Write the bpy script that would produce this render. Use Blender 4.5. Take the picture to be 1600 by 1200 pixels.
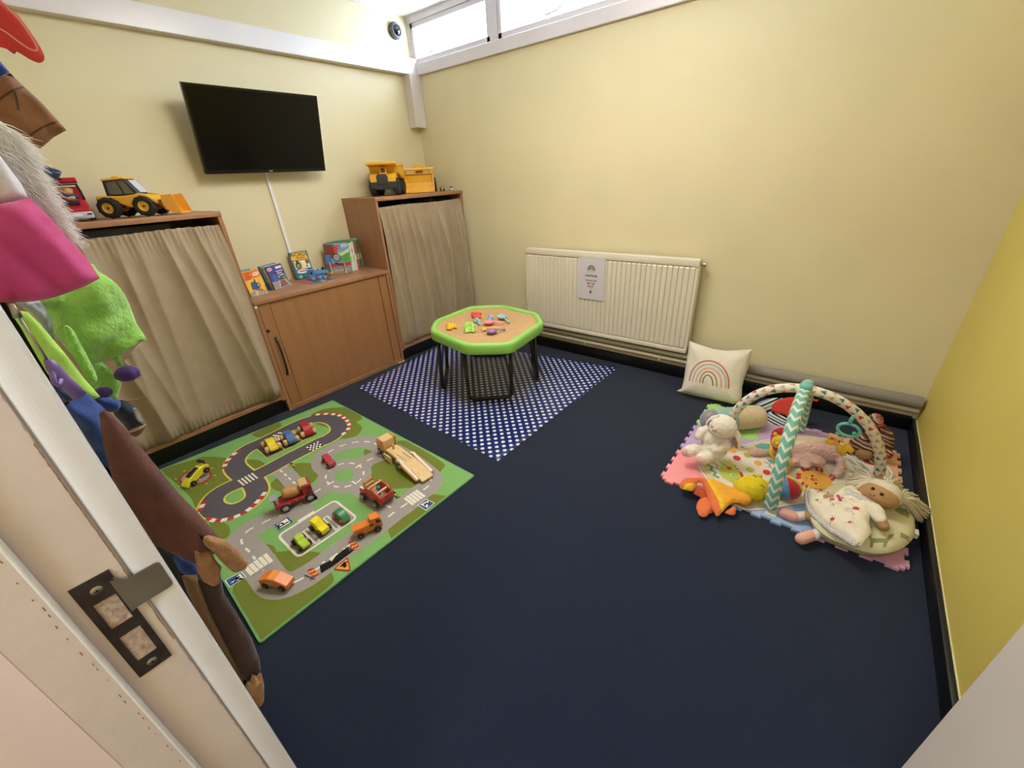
import bpy, bmesh, math, random
import numpy as np
from mathutils import Vector, Matrix, Euler, noise
from mathutils.geometry import delaunay_2d_cdt

for o in list(bpy.data.objects): bpy.data.objects.remove(o)
SC = bpy.context.scene
COL = SC.collection
PI = math.pi
rnd = random.Random(7)

# ------------------------------------------------------------------ camera
CAM = Vector((3.0941, -2.737, 1.3331)); YAW, PITCH, ROLL, FPX = -0.6881, 0.4741, -0.0571, 634.7
fwd = Vector((math.sin(YAW)*math.cos(PITCH), math.cos(YAW)*math.cos(PITCH), -math.sin(PITCH)))
rt0 = Vector((math.cos(YAW), -math.sin(YAW), 0)); up0 = rt0.cross(fwd)
RT = rt0*math.cos(ROLL) + up0*math.sin(ROLL); UP = -rt0*math.sin(ROLL) + up0*math.cos(ROLL)
cd = bpy.data.cameras.new('camera'); cam = bpy.data.objects.new('camera', cd); COL.objects.link(cam)
cam.matrix_world = Matrix(((RT.x, UP.x, -fwd.x, CAM.x), (RT.y, UP.y, -fwd.y, CAM.y), (RT.z, UP.z, -fwd.z, CAM.z), (0, 0, 0, 1)))
cd.sensor_fit = 'HORIZONTAL'; cd.sensor_width = 36; cd.lens = 36*FPX/1600; cd.clip_start = 0.02; cd.clip_end = 100
SC.camera = cam

# ------------------------------------------------------------------ world, lights, exposure
W = bpy.data.worlds.new('daylight'); SC.world = W; W.use_nodes = True
bg = W.node_tree.nodes['Background']; bg.inputs[0].default_value = (0.72, 0.82, 1.0, 1); bg.inputs[1].default_value = 32.0
SC.view_settings.view_transform = 'Standard'; SC.view_settings.look = 'None'
SC.view_settings.gamma = 1; SC.view_settings.use_curve_mapping = False
SC.view_settings.exposure = 0.0
def area(name, loc, sx, sy, power, col, rot=(0, 0, 0)):
    l = bpy.data.lights.new(name, 'AREA'); l.shape = 'RECTANGLE'; l.size = sx; l.size_y = sy; l.energy = power; l.color = col
    o = bpy.data.objects.new(name, l); COL.objects.link(o); o.location = loc; o.rotation_euler = rot
    return o
LAMP_WARM = (1.0, 0.955, 0.89)
area('ceiling_panel_light', (1.9, -1.30, 2.405), 1.15, 0.55, 39, LAMP_WARM)
area('hall_fill_light', (3.0, -3.7, 2.405), 0.5, 0.5, 25, (0.80, 0.91, 1.0))  # added lamp in the unseen hall, brightens and cools the door jamb

# ------------------------------------------------------------------ pixel helper (1600x1200 frame) -> point on a plane
def ray(x, y): return ((x-800)/FPX*RT - (y-600)/FPX*UP + fwd)
def at(x, y, axis=2, val=0.0):
    d = ray(x, y); t = (val-CAM[axis])/d[axis]; return CAM + d*t
def crop(x0, y0, s): return lambda x, y: (x0+x/s, y0+y/s)

# ------------------------------------------------------------------ materials
MATS = {}
def lin(h):
    h = h.lstrip('#'); c = [int(h[i:i+2], 16)/255 for i in (0, 2, 4)]
    return tuple((v/12.92 if v <= 0.04045 else ((v+0.055)/1.055)**2.4) for v in c) + (1,)
def mat(name, col, rough=0.6, var=0.0, vs=8.0, bump=0.0, bs=60.0, metal=0.0, spec=0.5, sheen=0.0, alpha=1.0, coat=0.0, kind='noise', stretch=None, col2=None, detail=4):
    if name in MATS: return MATS[name]
    m = bpy.data.materials.new(name); m.use_nodes = True; nt = m.node_tree; b = nt.nodes['Principled BSDF']
    c = lin(col) if isinstance(col, str) else col
    b.inputs['Base Color'].default_value = c; b.inputs['Roughness'].default_value = rough
    b.inputs['Metallic'].default_value = metal; b.inputs['Specular IOR Level'].default_value = spec
    if sheen: b.inputs['Sheen Weight'].default_value = sheen
    if coat: b.inputs['Coat Weight'].default_value = coat
    if alpha < 1: b.inputs['Alpha'].default_value = alpha
    tc = None
    def coord(sc):
        nonlocal tc
        if tc is None: tc = nt.nodes.new('ShaderNodeTexCoord')
        mp = nt.nodes.new('ShaderNodeMapping'); nt.links.new(tc.outputs['Object'], mp.inputs[0])
        s = stretch or (1, 1, 1); mp.inputs['Scale'].default_value = (sc*s[0], sc*s[1], sc*s[2]); return mp.outputs[0]
    if var or col2:
        n = nt.nodes.new('ShaderNodeTexNoise'); n.inputs['Scale'].default_value = 1; n.inputs['Detail'].default_value = detail
        nt.links.new(coord(vs), n.inputs[0])
        r = nt.nodes.new('ShaderNodeValToRGB'); nt.links.new(n.outputs[0], r.inputs[0])
        c2 = lin(col2) if col2 else tuple(v*(1-var) for v in c[:3]) + (1,)
        c1 = c if col2 else tuple(min(1, v*(1+var*0.6)) for v in c[:3]) + (1,)
        r.color_ramp.elements[0].position = 0.32; r.color_ramp.elements[0].color = c2
        r.color_ramp.elements[1].position = 0.68; r.color_ramp.elements[1].color = c1
        nt.links.new(r.outputs[0], b.inputs['Base Color'])
    if bump:
        if kind == 'voronoi': n2 = nt.nodes.new('ShaderNodeTexVoronoi')
        else: n2 = nt.nodes.new('ShaderNodeTexNoise'); n2.inputs['Detail'].default_value = 6
        n2.inputs['Scale'].default_value = 1; nt.links.new(coord(bs), n2.inputs[0])
        bp = nt.nodes.new('ShaderNodeBump'); bp.inputs['Strength'].default_value = bump; bp.inputs['Distance'].default_value = 0.004
        nt.links.new(n2.outputs[0], bp.inputs['Height']); nt.links.new(bp.outputs[0], b.inputs['Normal'])
    MATS[name] = m; return m
def nodes_of(m):
    nt = m.node_tree; return nt, nt.nodes['Principled BSDF']

WALL = mat('wall_cream', '#d9cea8', 0.5, var=0.03, vs=2.5, bump=0.06, bs=220)
WALL_Y = mat('wall_yellow', '#d3c062', 0.5, var=0.03, vs=2.5, bump=0.06, bs=220)
WHITE = mat('white_gloss_paint', '#e6e3e6', 0.25, var=0.02, vs=4, bump=0.05, bs=40)
CEIL = mat('ceiling_white', '#eceaec', 0.7)
CARPET = mat('navy_carpet', '#1b2336', 0.95, var=0.35, vs=260, bump=0.6, bs=500, spec=0.1, sheen=0.15)
BLACKV = mat('black_vinyl', '#0a0b0f', 0.4, var=0.2, vs=5)
PINKW = mat('pink_wall', '#ecdadc', 0.55, var=0.02, vs=3, bump=0.1, bs=60)
OAK = mat('beech_laminate', '#a07453', 0.42, col2='#936a4b', vs=3, stretch=(6, 6, 0.6), bump=0.02, bs=50)
OAK_D = mat('beech_laminate_door', '#9c6e47', 0.42, col2='#926641', vs=3, stretch=(8, 8, 0.6), bump=0.02, bs=50)
BLACK = mat('black_plastic', '#101012', 0.35)
BLACKR = mat('black_rubber', '#17171a', 0.7)
METAL = mat('steel', '#a8a49c', 0.35, metal=0.9)
DGREY = mat('dark_grey_plastic', '#3a3b40', 0.45)

# ------------------------------------------------------------------ object helpers
def tag(o, label=None, cat=None, group=None, kind=None):
    if label: o['label'] = label
    if cat: o['category'] = cat
    if group: o['group'] = group
    if kind: o['kind'] = kind
    return o
def thing(name, label, cat, loc=(0, 0, 0), rz=0.0, group=None, rot=None):
    o = bpy.data.objects.new(name, None); COL.objects.link(o); o.empty_display_size = 0.02
    o.location = loc; o.rotation_euler = rot if rot else (0, 0, rz)
    o['_m'] = 1; del o['_m']
    return tag(o, label, cat, group)
def wmat(o):
    m = Matrix.LocRotScale(o.location, o.rotation_euler, o.scale)
    return wmat(o.parent) @ m if o.parent else m
def frame(o, u, v):   # 4x4 with origin o, axes u, v, n
    u = Vector(u).normalized(); v = Vector(v); v = (v-u*v.dot(u)).normalized(); n = u.cross(v)
    return Matrix(((u.x, v.x, n.x, o[0]), (u.y, v.y, n.y, o[1]), (u.z, v.z, n.z, o[2]), (0, 0, 0, 1)))
def T(x, y, z): return Matrix.Translation((x, y, z))
def Rz(a): return Matrix.Rotation(a, 4, 'Z')
def Rx(a): return Matrix.Rotation(a, 4, 'X')
def Ry(a): return Matrix.Rotation(a, 4, 'Y')
def catmull(pts, n=8, closed=False):
    P = [Vector(p) for p in pts]; out = []; N = len(P)
    rng = range(N if closed else N-1)
    for i in rng:
        p0 = P[(i-1) % N] if closed or i > 0 else P[0]*2-P[1]
        p1 = P[i]; p2 = P[(i+1) % N]
        p3 = P[(i+2) % N] if closed or i+2 < N else P[-1]*2-P[-2]
        for k in range(n):
            t = k/n
            out.append(0.5*((2*p1)+(p2-p0)*t+(2*p0-5*p1+4*p2-p3)*t*t+(3*p1-p0-3*p2+p3)*t**3))
    if not closed: out.append(P[-1].copy())
    return out

class MB:
    def __init__(s, M=None): s.v = []; s.f = []; s.m = []; s.s = []; s.mats = []; s.M = M or Matrix()
    def mi(s, m):
        if m not in s.mats: s.mats.append(m)
        return s.mats.index(m)
    def add(s, vs, fs, m, smooth=False, M=None):
        X = s.M @ M if M is not None else s.M
        b = len(s.v); k = s.mi(m); s.v += [X @ Vector(v) for v in vs]
        for f in fs: s.f.append([b+i for i in f]); s.m.append(k); s.s.append(smooth)
        return s
    def box(s, c, d, m, M=None, bev=0.0, seg=1):
        if bev:
            bm = bmesh.new(); bmesh.ops.create_cube(bm, size=1)
            for v in bm.verts: v.co = Vector((v.co.x*d[0], v.co.y*d[1], v.co.z*d[2]))
            bmesh.ops.bevel(bm, geom=list(bm.edges), offset=min(bev, min(d)*0.49), segments=seg, affect='EDGES', profile=0.5)
            bm.verts.index_update()
            vs = [v.co+Vector(c) for v in bm.verts]; fs = [[v.index for v in f.verts] for f in bm.faces]; bm.free()
            return s.add(vs, fs, m, seg > 1, M)
        x, y, z = d[0]/2, d[1]/2, d[2]/2
        vs = [(c[0]+i*x, c[1]+j*y, c[2]+k*z) for k in (-1, 1) for j in (-1, 1) for i in (-1, 1)]
        return s.add(vs, [(0, 2, 3, 1), (4, 5, 7, 6), (0, 1, 5, 4), (2, 6, 7, 3), (0, 4, 6, 2), (1, 3, 7, 5)], m, False, M)
    def b2(s, a, b, m, **k):   # box from two corners
        return s.box([(a[i]+b[i])/2 for i in range(3)], [abs(b[i]-a[i]) for i in range(3)], m, **k)
    def lathe(s, prof, m, n=24, M=None, smooth=True, ang=2*PI):
        vs = []; fs = []; full = abs(ang-2*PI) < 1e-6; K = n if full else n+1
        for r, z in prof:
            for i in range(K): a = ang*i/n; vs.append((r*math.cos(a), r*math.sin(a), z))
        for j in range(len(prof)-1):
            for i in range(n):
                a, b = j*K+i, j*K+(i+1) % K; fs.append((a, b, b+K, a+K))
        return s.add(vs, fs, m, smooth, M)
    def cyl(s, p0, p1, r, m, r1=None, n=16, M=None, bev=0.0):
        p0, p1 = Vector(p0), Vector(p1); L = (p1-p0).length; q = (p1-p0).to_track_quat('Z', 'Y').to_matrix().to_4x4()
        r1 = r if r1 is None else r1; bv = min(bev, L*0.4)
        X = Matrix.Translation(p0) @ q
        if M is not None: X = M @ X
        s.lathe([(0, 0), (r-bv, 0)] if not bv else [(0, 0), (r-bv, 0), (r-bv*0.3, bv*0.3), (r, bv)], m, n, X, bool(bv)); s.lathe([(r, bv), (r1, L-bv)], m, n, X)
        s.lathe([(r1-bv, L), (0, L)] if not bv else [(r1, L-bv), (r1-bv*0.3, L-bv*0.3), (r1-bv, L), (0, L)], m, n, X, bool(bv)); return s
    def ball(s, c, r, m, n=16, M=None, R=None):
        if not hasattr(r, '__len__'): r = (r, r, r)
        X = Matrix.Translation(Vector(c)) @ (R if R is not None else Matrix()) @ Matrix.Diagonal((r[0], r[1], r[2], 1))
        if M is not None: X = M @ X
        pr = [(math.sin(PI*i/(n//2)), -math.cos(PI*i/(n//2))) for i in range(n//2+1)]; pr[0] = (0, -1); pr[-1] = (0, 1)
        return s.lathe(pr, m, n, X)
    def tube(s, pts, r, m, n=8, closed=False, M=None, flat=1.0, caps=True):
        P = [Vector(p) for p in pts]; N = len(P); vs = []; fs = []; prev = None
        for i in range(N):
            a = P[(i-1) % N] if closed or i else P[i]; b = P[(i+1) % N] if closed or i < N-1 else P[i]
            t = (b-a).normalized() if (b-a).length > 1e-9 else Vector((0, 0, 1))
            if prev is None:
                u = t.orthogonal().normalized()
            else:
                u = prev - t*prev.dot(t); u = u.normalized() if u.length > 1e-6 else t.orthogonal().normalized()
            prev = u; w = t.cross(u); rr = r[i] if hasattr(r, '__len__') else r
            for k in range(n): c = 2*PI*k/n; vs.append(P[i]+u*math.cos(c)*rr+w*math.sin(c)*rr*flat)
        for i in range(N if closed else N-1):
            for k in range(n): a = i*n+k; b = i*n+(k+1) % n; c = ((i+1) % N)*n; fs.append((a, b, c+(k+1) % n, c+k))
        if not closed and caps: fs.append(list(range(n))[::-1]); fs.append([(N-1)*n+k for k in range(n)])
        return s.add(vs, fs, m, True, M)
    def prism(s, poly, h0, h1, m, M=None, bev=0.0, smooth=False, mtop=None):
        n = len(poly); ar = sum(poly[i][0]*poly[(i+1) % n][1]-poly[(i+1) % n][0]*poly[i][1] for i in range(n))
        if ar < 0: poly = list(poly)[::-1]
        if bev:
            ins = inset(poly, bev); vs = [(x, y, h0) for x, y in ins]+[(x, y, h0+bev) for x, y in poly]+[(x, y, h1-bev) for x, y in poly]+[(x, y, h1) for x, y in ins]
        else: vs = [(x, y, h0) for x, y in poly]+[(x, y, h1) for x, y in poly]
        L = len(vs)//n; fs = []
        for j in range(L-1):
            for i in range(n): a = j*n+i; b = j*n+(i+1) % n; fs.append((a, b, b+n, a+n))
        s.add(vs, fs, m, smooth, M)
        s.add(vs, [list(range(n))[::-1], [(L-1)*n+i for i in range(n)]], mtop or m, False, M); return s
    def flat(s, poly, z, m, M=None):
        P = [Vector((p[0], p[1])) for p in poly]
        r = delaunay_2d_cdt(P, [], [list(range(len(P)))], 1, 1e-6)
        fs = []
        for f in r[2]:
            a, b, c = [r[0][i] for i in f[:3]]
            fs.append(list(f) if (b-a).cross(c-a) > 0 else list(f)[::-1])
        return s.add([(p.x, p.y, z) for p in r[0]], fs, m, False, M)
    def ribbon(s, pts, w, z, m, closed=False, M=None):
        P = [Vector((p[0], p[1])) for p in pts]; N = len(P); vs = []; fs = []
        for i in range(N):
            a = P[(i-1) % N] if closed or i else P[i]; b = P[(i+1) % N] if closed or i < N-1 else P[i]
            t = (b-a).normalized(); nn = Vector((-t.y, t.x))*w/2; vs += [(P[i].x+nn.x, P[i].y+nn.y, z), (P[i].x-nn.x, P[i].y-nn.y, z)]
        for i in range(N if closed else N-1):
            j = (i+1) % N; fs.append((2*i+1, 2*j+1, 2*j, 2*i))
        if N > 40:   # long strips: merge overlaps at tight bends into one flat layer
            q = []
            for f in fs:
                for tr3 in ((f[0], f[1], f[2]), (f[0], f[2], f[3])):
                    (ax, ay), (bx, by), (cx, cy) = [vs[k][:2] for k in tr3]; d2 = (bx-ax)*(cy-ay)-(by-ay)*(cx-ax)
                    if abs(d2) > 1e-10: q.append(list(tr3) if d2 > 0 else list(tr3)[::-1])
            def cov2(p, T3):
                (ax, ay), (bx, by), (cx, cy) = T3
                return (bx-ax)*(p[1]-ay)-(by-ay)*(p[0]-ax) >= -1e-12 and (cx-bx)*(p[1]-by)-(cy-by)*(p[0]-bx) >= -1e-12 and (ax-cx)*(p[1]-cy)-(ay-cy)*(p[0]-cx) >= -1e-12
            TQ = [[vs[k][:2] for k in t] for t in q]
            r = delaunay_2d_cdt([Vector(v[:2]) for v in vs], [], q, 0, 1e-6); fs = []
            for f, src in zip(r[2], r[5]):
                pc = [sum(r[0][k][w] for k in f)/len(f) for w in (0, 1)]
                if not any(cov2(pc, t) for t in TQ): continue
                a, b, c = [r[0][i] for i in f[:3]]; fs.append(list(f) if (b-a).cross(c-a) > 0 else list(f)[::-1])
            vs = [(v.x, v.y, z) for v in r[0]]
        return s.add(vs, fs, m, False, M)
    def dashes(s, pts, w, z, m, dash, gap, M=None, alt=None, closed=False, off=0.0):
        P = [Vector((p[0], p[1])) for p in pts]
        if closed: P.append(P[0])
        D = [0]
        for i in range(1, len(P)): D.append(D[-1]+(P[i]-P[i-1]).length)
        def pos(d):
            d = max(0, min(D[-1]-1e-7, d))
            for i in range(1, len(D)):
                if D[i] >= d: return P[i-1].lerp(P[i], (d-D[i-1])/max(1e-9, D[i]-D[i-1]))
            return P[-1]
        d = off; k = 0
        while d < D[-1]-dash*0.5:
            mm = m if k % 2 == 0 or alt is None else alt
            s.ribbon([pos(d+dash*q/3) for q in range(4)], w, z, mm, False, M); d += dash+gap; k += 1
        return s
    def puff(s, poly, T_, edge, res, m, M=None, fold=None, back=1.0, mb=None, smooth=True, hfun=None, pf=None):
        F = pufftri(poly, res)
        co, d, tri, nb = F
        vs = []; ws = []
        for i, (x, y) in enumerate(co):
            q = min(1, d[i]/edge); pr = math.sqrt(max(0, 1-(1-q)**2)); f = fold(x, y) if fold else 0
            vs.append((x, y, T_*pr+f*(1 if hfun is None else 1))); ws.append((x, y, -T_*back*pr+f))
        n = len(vs)
        if pf:
            gr = {}
            for t in tri: gr.setdefault(pf(sum(co[i][0] for i in t)/3, sum(co[i][1] for i in t)/3), []).append(t)
            for q, tt in gr.items(): s.add(vs+ws, tt, q, smooth, M)
        else: s.add(vs+ws, tri, m, smooth, M)
        bfs = [[n+i if i >= nb else (i if abs(vs[i][2]-ws[i][2]) < 1e-9 else n+i) for i in reversed(t)] for t in tri]
        s.add(vs+ws, bfs, mb or m, smooth, M); return s
    def text(s, body, size, m, M, ext=0.0003, align='CENTER', bold=False, sx=1.0):
        cu = bpy.data.curves.new('tmp', 'FONT'); cu.body = body; cu.size = size; cu.align_x = align; cu.align_y = 'CENTER'; cu.extrude = ext; cu.resolution_u = 3
        cu.offset = size*(0.03 if bold else 0.012)
        o = bpy.data.objects.new('tmp', cu); COL.objects.link(o); bpy.context.view_layer.update()
        me = o.evaluated_get(bpy.context.evaluated_depsgraph_get()).to_mesh()
        s.add([(v.co.x*sx, v.co.y, v.co.z) for v in me.vertices], [list(p.vertices) for p in me.polygons], m, False, M)
        bpy.data.objects.remove(o); bpy.data.curves.remove(cu); return s
    def build(s, name, parent=None, world=False, loc=None, kind=None, mods=()):
        me = bpy.data.meshes.new(name); vs = s.v
        if world:
            inv = wmat(parent).inverted() if parent else Matrix.Translation(Vector(loc)).inverted() if loc else Matrix()
            vs = [inv @ v for v in vs]
        me.from_pydata([tuple(v) for v in vs], [], s.f); 
        for m in s.mats: me.materials.append(m)
        me.polygons.foreach_set('material_index', s.m); me.polygons.foreach_set('use_smooth', s.s); me.update()
        o = bpy.data.objects.new(name, me); COL.objects.link(o)
        if loc: o.location = loc
        if parent: o.parent = parent
        if kind: o['kind'] = kind
        return o
def inset(poly, d):
    n = len(poly); out = []
    for i in range(n):
        a, b, c = Vector(poly[i-1]), Vector(poly[i]), Vector(poly[(i+1) % n])
        e1 = (b-a).normalized(); e2 = (c-b).normalized(); n1 = Vector((-e1.y, e1.x)); n2 = Vector((-e2.y, e2.x))
        q = n1+n2; q = q.normalized() if q.length > 1e-6 else n1
        out.append(tuple(b+q*d/max(0.35, q.dot(n1))))
    return out
def pufftri(poly, res):
    P = [Vector((p[0], p[1])) for p in poly]; B = []
    for i in range(len(P)):
        a, b = P[i], P[(i+1) % len(P)]; k = max(1, int((b-a).length/res))
        for j in range(k): B.append(a.lerp(b, j/k))
    A = np.array([tuple(p) for p in B]); A2 = np.roll(A, -1, 0)
    x0, y0 = A.min(0); x1, y1 = A.max(0); pts = []
    gx = np.arange(x0+res/2, x1, res); gy = np.arange(y0+res/2, y1, res*0.87)
    G = np.array([(x+(res/2 if j % 2 else 0), y) for j, y in enumerate(gy) for x in gx])
    def dist(Q):
        e = A2-A; L = (e**2).sum(1)+1e-12; r = np.empty(len(Q))
        for i, q in enumerate(Q):
            t = np.clip(((q-A)*e).sum(1)/L, 0, 1); c = A+e*t[:, None]; r[i] = math.sqrt(((q-c)**2).sum(1).min())
        return r
    def inside(Q):
        ins = np.zeros(len(Q), bool)
        for i in range(len(A)):
            a, b = A[i], A2[i]; c = ((a[1] > Q[:, 1]) != (b[1] > Q[:, 1]))
            with np.errstate(all='ignore'): xx = (b[0]-a[0])*(Q[:, 1]-a[1])/(b[1]-a[1]+1e-15)+a[0]
            ins ^= c & (Q[:, 0] < xx)
        return ins
    if len(G):
        G = G[inside(G)]; dg = dist(G) if len(G) else np.array([]); keep = dg > res*0.45; G = G[keep]; dg = dg[keep]
    else: dg = np.array([])
    V = B+[Vector((float(a), float(b))) for a, b in G]
    r = delaunay_2d_cdt(V, [], [list(range(len(B)))], 1, 1e-7)
    co = [(v.x, v.y) for v in r[0]]; orig = r[3]; d = []; nb = 0
    for i, o in enumerate(orig):
        j = o[0] if o else 0; isb = (not o) or min(o) < len(B); d.append(0.0 if isb else float(dg[j-len(B)]))
    tri = []
    for f in r[2]:
        a, b, c = [r[0][i] for i in f[:3]]; tri.append(list(f) if (b-a).cross(c-a) > 0 else list(f)[::-1])
    return co, d, tri, 0
def copy_tree(o, parent=None):
    c = o.copy(); COL.objects.link(c); c.parent = parent
    for ch in [x for x in bpy.data.objects if x.parent == o]: copy_tree(ch, c)
    return c
def obj(name, label, cat, mb, loc, group=None):   # one-mesh thing built in world coordinates
    o = mb.build(name, world=True, loc=loc); return tag(o, label, cat, group)
def blob(name, items, m, parent, voxel=0.004, smooth=4, world=True, noise_amp=0.0, noise_size=0.01, mods=True):
    """items: ('b', centre, radii, R) ellipsoids and ('t', points, radii) limbs, fused into one skin"""
    mb = MB()
    for it in items:
        if it[0] == 'b': mb.ball(it[1], it[2], m, 14, R=it[3] if len(it) > 3 else None)
        else:
            pts = [Vector(p) for p in it[1]]; rr = it[2]
            mb.tube(pts, rr, m, 10); mb.ball(pts[0], rr[0], m, 10); mb.ball(pts[-1], rr[-1], m, 10)
    o = mb.build(name, parent, world=world)
    bm = bmesh.new(); bm.from_mesh(o.data); bmesh.ops.remove_doubles(bm, verts=bm.verts, dist=1e-6); bmesh.ops.recalc_face_normals(bm, faces=bm.faces); bm.to_mesh(o.data); bm.free()
    r = o.modifiers.new('skin', 'REMESH'); r.mode = 'VOXEL'; r.voxel_size = voxel; r.use_smooth_shade = True
    if smooth:
        s = o.modifiers.new('relax', 'SMOOTH'); s.factor = 0.5; s.iterations = smooth
    if noise_amp:
        tx = bpy.data.textures.new(name+'_plush', 'CLOUDS'); tx.noise_scale = noise_size; tx.noise_depth = 1
        d = o.modifiers.new('plush', 'DISPLACE'); d.texture = tx; d.strength = noise_amp; d.mid_level = 0.5; d.texture_coords = 'LOCAL'
    return o

# ================================================================== ROOM SHELL
RW, HC, YN = 3.613, 2.449, -2.76      # room width, ceiling height, near wall face
def struct(name, mb, **k): return mb.build(name, kind='structure', **k)
# structure: floor (room and hall)
struct('floor', MB().b2((-0.15, -4.6, -0.1), (RW+0.15, 0.15, 0), CARPET))
struct('ceiling', MB().b2((-0.15, -4.6, HC), (RW+0.15, 0.15, HC+0.1), CEIL))
struct('wall_left', MB().b2((-0.15, -4.6, 0), (0, 0.15, HC), WALL))
struct('wall_right', MB().b2((RW, -4.6, 0), (RW+0.15, 0.15, HC), WALL_Y))
WZ0, WZ1 = 2.10, 2.43
struct('wall_back', MB().b2((0, 0, 0), (RW, 0.15, WZ0), WALL).b2((0, 0, WZ1), (RW, 0.15, HC), WALL))
# near wall with the doorway the camera stands in
JX, JR = 2.62, 3.46
struct('wall_near', MB().b2((0, YN-0.1, 0), (JX-0.03, YN, HC), WALL).b2((JX-0.03, YN-0.1, 2.05), (JR+0.03, YN, HC), WALL).b2((JR+0.03, YN-0.1, 0), (RW, YN, HC), WALL))
struct('wall_hall_left', MB().b2((2.45, -4.5, 0), (2.595, YN-0.1, HC), PINKW))
struct('wall_hall_end', MB().b2((0, -4.6, 0), (RW, -4.45, HC), PINKW))
# door lining (left jamb): stop, rebate, chipped edge, room-side architrave with a rounded nose
JAMB = mat('jamb_paint', '#e3d5d6', 0.5, var=0.05, vs=9, bump=0.25, bs=45)
JWH = mat('jamb_white_gloss', '#ecedf8', 0.22, var=0.03, vs=12, bump=0.2, bs=30)
WOODCHIP = mat('bare_wood_chip', '#a5826a', 0.8, var=0.4, vs=150)
def jamb(name, x, sgn):
    mb = MB(); H = 2.04
    # lining board
    mb.b2((x-sgn*0.03, -2.851, 0), (x, -2.766, H), JAMB)
    # stop bead 6 mm proud toward the opening, white worn arris
    mb.b2((x, -2.851, 0), (x+sgn*0.008, -2.815, H), JAMB)
    mb.cyl((x+sgn*0.0055, -2.8145, 0), (x+sgn*0.0055, -2.8145, H), 0.003, JWH, n=10)
    # architrave on the room side: rounded edge facing the opening
    pr = []
    for i in range(9):
        a = -PI/2+PI/2*i/8; pr.append((x-0.004*sgn+sgn*0.007*math.cos(a)*1.0, -2.7505+0.0145*math.sin(a)))
    pr += [(x+sgn*0.003, -2.743), (x+sgn*0.001, -2.7405), (x-sgn*0.07, -2.7405), (x-sgn*0.07, -2.7675), (x-0.004*sgn, -2.7675)]
    mb.prism(pr, 0, H, JWH, smooth=False)
    return mb
jb = jamb('doorjamb', JX, 1)
# chips along the paint edges, bare wood showing
r_ = random.Random(3)
cv = []; z = 0.45
while z < 1.62:
    w_ = max(0.0, 0.0010*noise.noise(Vector((z*55, 1, 0)))+0.0006*noise.noise(Vector((z*260, 2, 0)))+0.0004+(0.0007 if 0.9 < z < 1.16 else -0.0002)); cv.append((z, w_)); z += 0.0025
vs_ = []
for z, w_ in cv: vs_ += [(JX+0.0003, -2.7664, z), (JX+0.0003, -2.7664-w_, z)]
jb.add(vs_, [(2*i, 2*i+1, 2*i+3, 2*i+2) for i in range(len(cv)-1) if cv[i][1] > 0 or cv[i+1][1] > 0], WOODCHIP)
for k in range(26):
    z = 0.75+0.45*k/26+r_.uniform(-.01, .01); jb.box((JX+0.0082, -2.819-r_.uniform(0, .0018), z), (0.0004, r_.uniform(.0003, .0007), r_.uniform(.0015, .005)), mat('chip_dark', '#7d6a6c', 0.8))
struct('trim_1', jb)
struct('trim_2', jamb('r', JR, -1))
struct('trim_3', MB().b2((JX-0.07, -2.765, 2.04), (JR+0.07, -2.7405, 2.1), JWH).b2((JX-0.03, -2.851, 2.02), (JR+0.03, -2.766, 2.05), JAMB))

# strike plate on the left jamb
SP = thing('strike_plate', 'dark metal strike plate with two painted keep holes on the door jamb', 'strike plate', (JX, -2.79, 1.02))
PLM = mat('blackened_metal', '#453d40', 0.4, metal=0.55, var=0.3, vs=60, spec=0.5)
KEEP = mat('painted_keep', '#d6c3bc', 0.6, col2='#a88c84', vs=160, bump=0.5, bs=200)
LIPM = mat('worn_lip_metal', '#7c786f', 0.42, metal=0.5, var=0.12, vs=30)
def JP(x, y): q = at(x, y, 0, JX); return (q.y, q.z)
jc = crop(80, 840, 5.0)
FJ = Matrix(((0, 0, 1, JX), (1, 0, 0, 0), (0, 1, 0, 0), (0, 0, 0, 1)))    # (u,v,w)->(y,z) on plane x=JX, w out
pl = MB(FJ)
pa, pb, pc, pdn = JP(*jc(125, 420)), JP(*jc(460, 250)), JP(*jc(935, 915)), JP(*jc(685, 1080))
y0 = (pa[0]+pdn[0])/2; y1 = (pb[0]+pc[0])/2; z1 = pa[1]; z0 = pc[1]
lz1, lz0 = JP(*jc(610, 290))[1], JP(*jc(700, 500))[1]
y2 = -2.7435
hz = []
def rect(a, b, c, d): return [(a, c), (b, c), (b, d), (a, d)]
# plate as frame pieces around two holes
hy0 = y0+(y1-y0)*0.22; hy1 = y0+(y1-y0)*0.80; H = z1-z0
ha = (z1-0.20*H, z1-0.46*H); hb = (z1-0.56*H, z1-0.85*H)
for (a, b, c, d) in ((y0, y1, ha[0], z1), (y0, y1, hb[0], ha[1]), (y0, y1, z0, hb[1]), (y0, hy0, ha[1], ha[0]), (hy1, y1, ha[1], ha[0]), (y0, hy0, hb[1], hb[0]), (hy1, y1, hb[1], hb[0])):
    pl.prism(rect(a, b, c, d), 0, 0.0016, PLM)
plate = pl.build('plate', SP, world=True)
k_ = MB(FJ)
for h in (ha, hb): k_.prism(rect(hy0, hy1, h[1], h[0]), -0.004, 0.0004, KEEP)
k_.build('keep_recess', SP, world=True)
lip = MB(FJ); lc = []
for i in range(7):
    a = PI/2*i/6; lc.append((y2-0.004+0.004*math.sin(PI/2-a), lz0+0.004-0.004*math.sin(a)))
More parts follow.
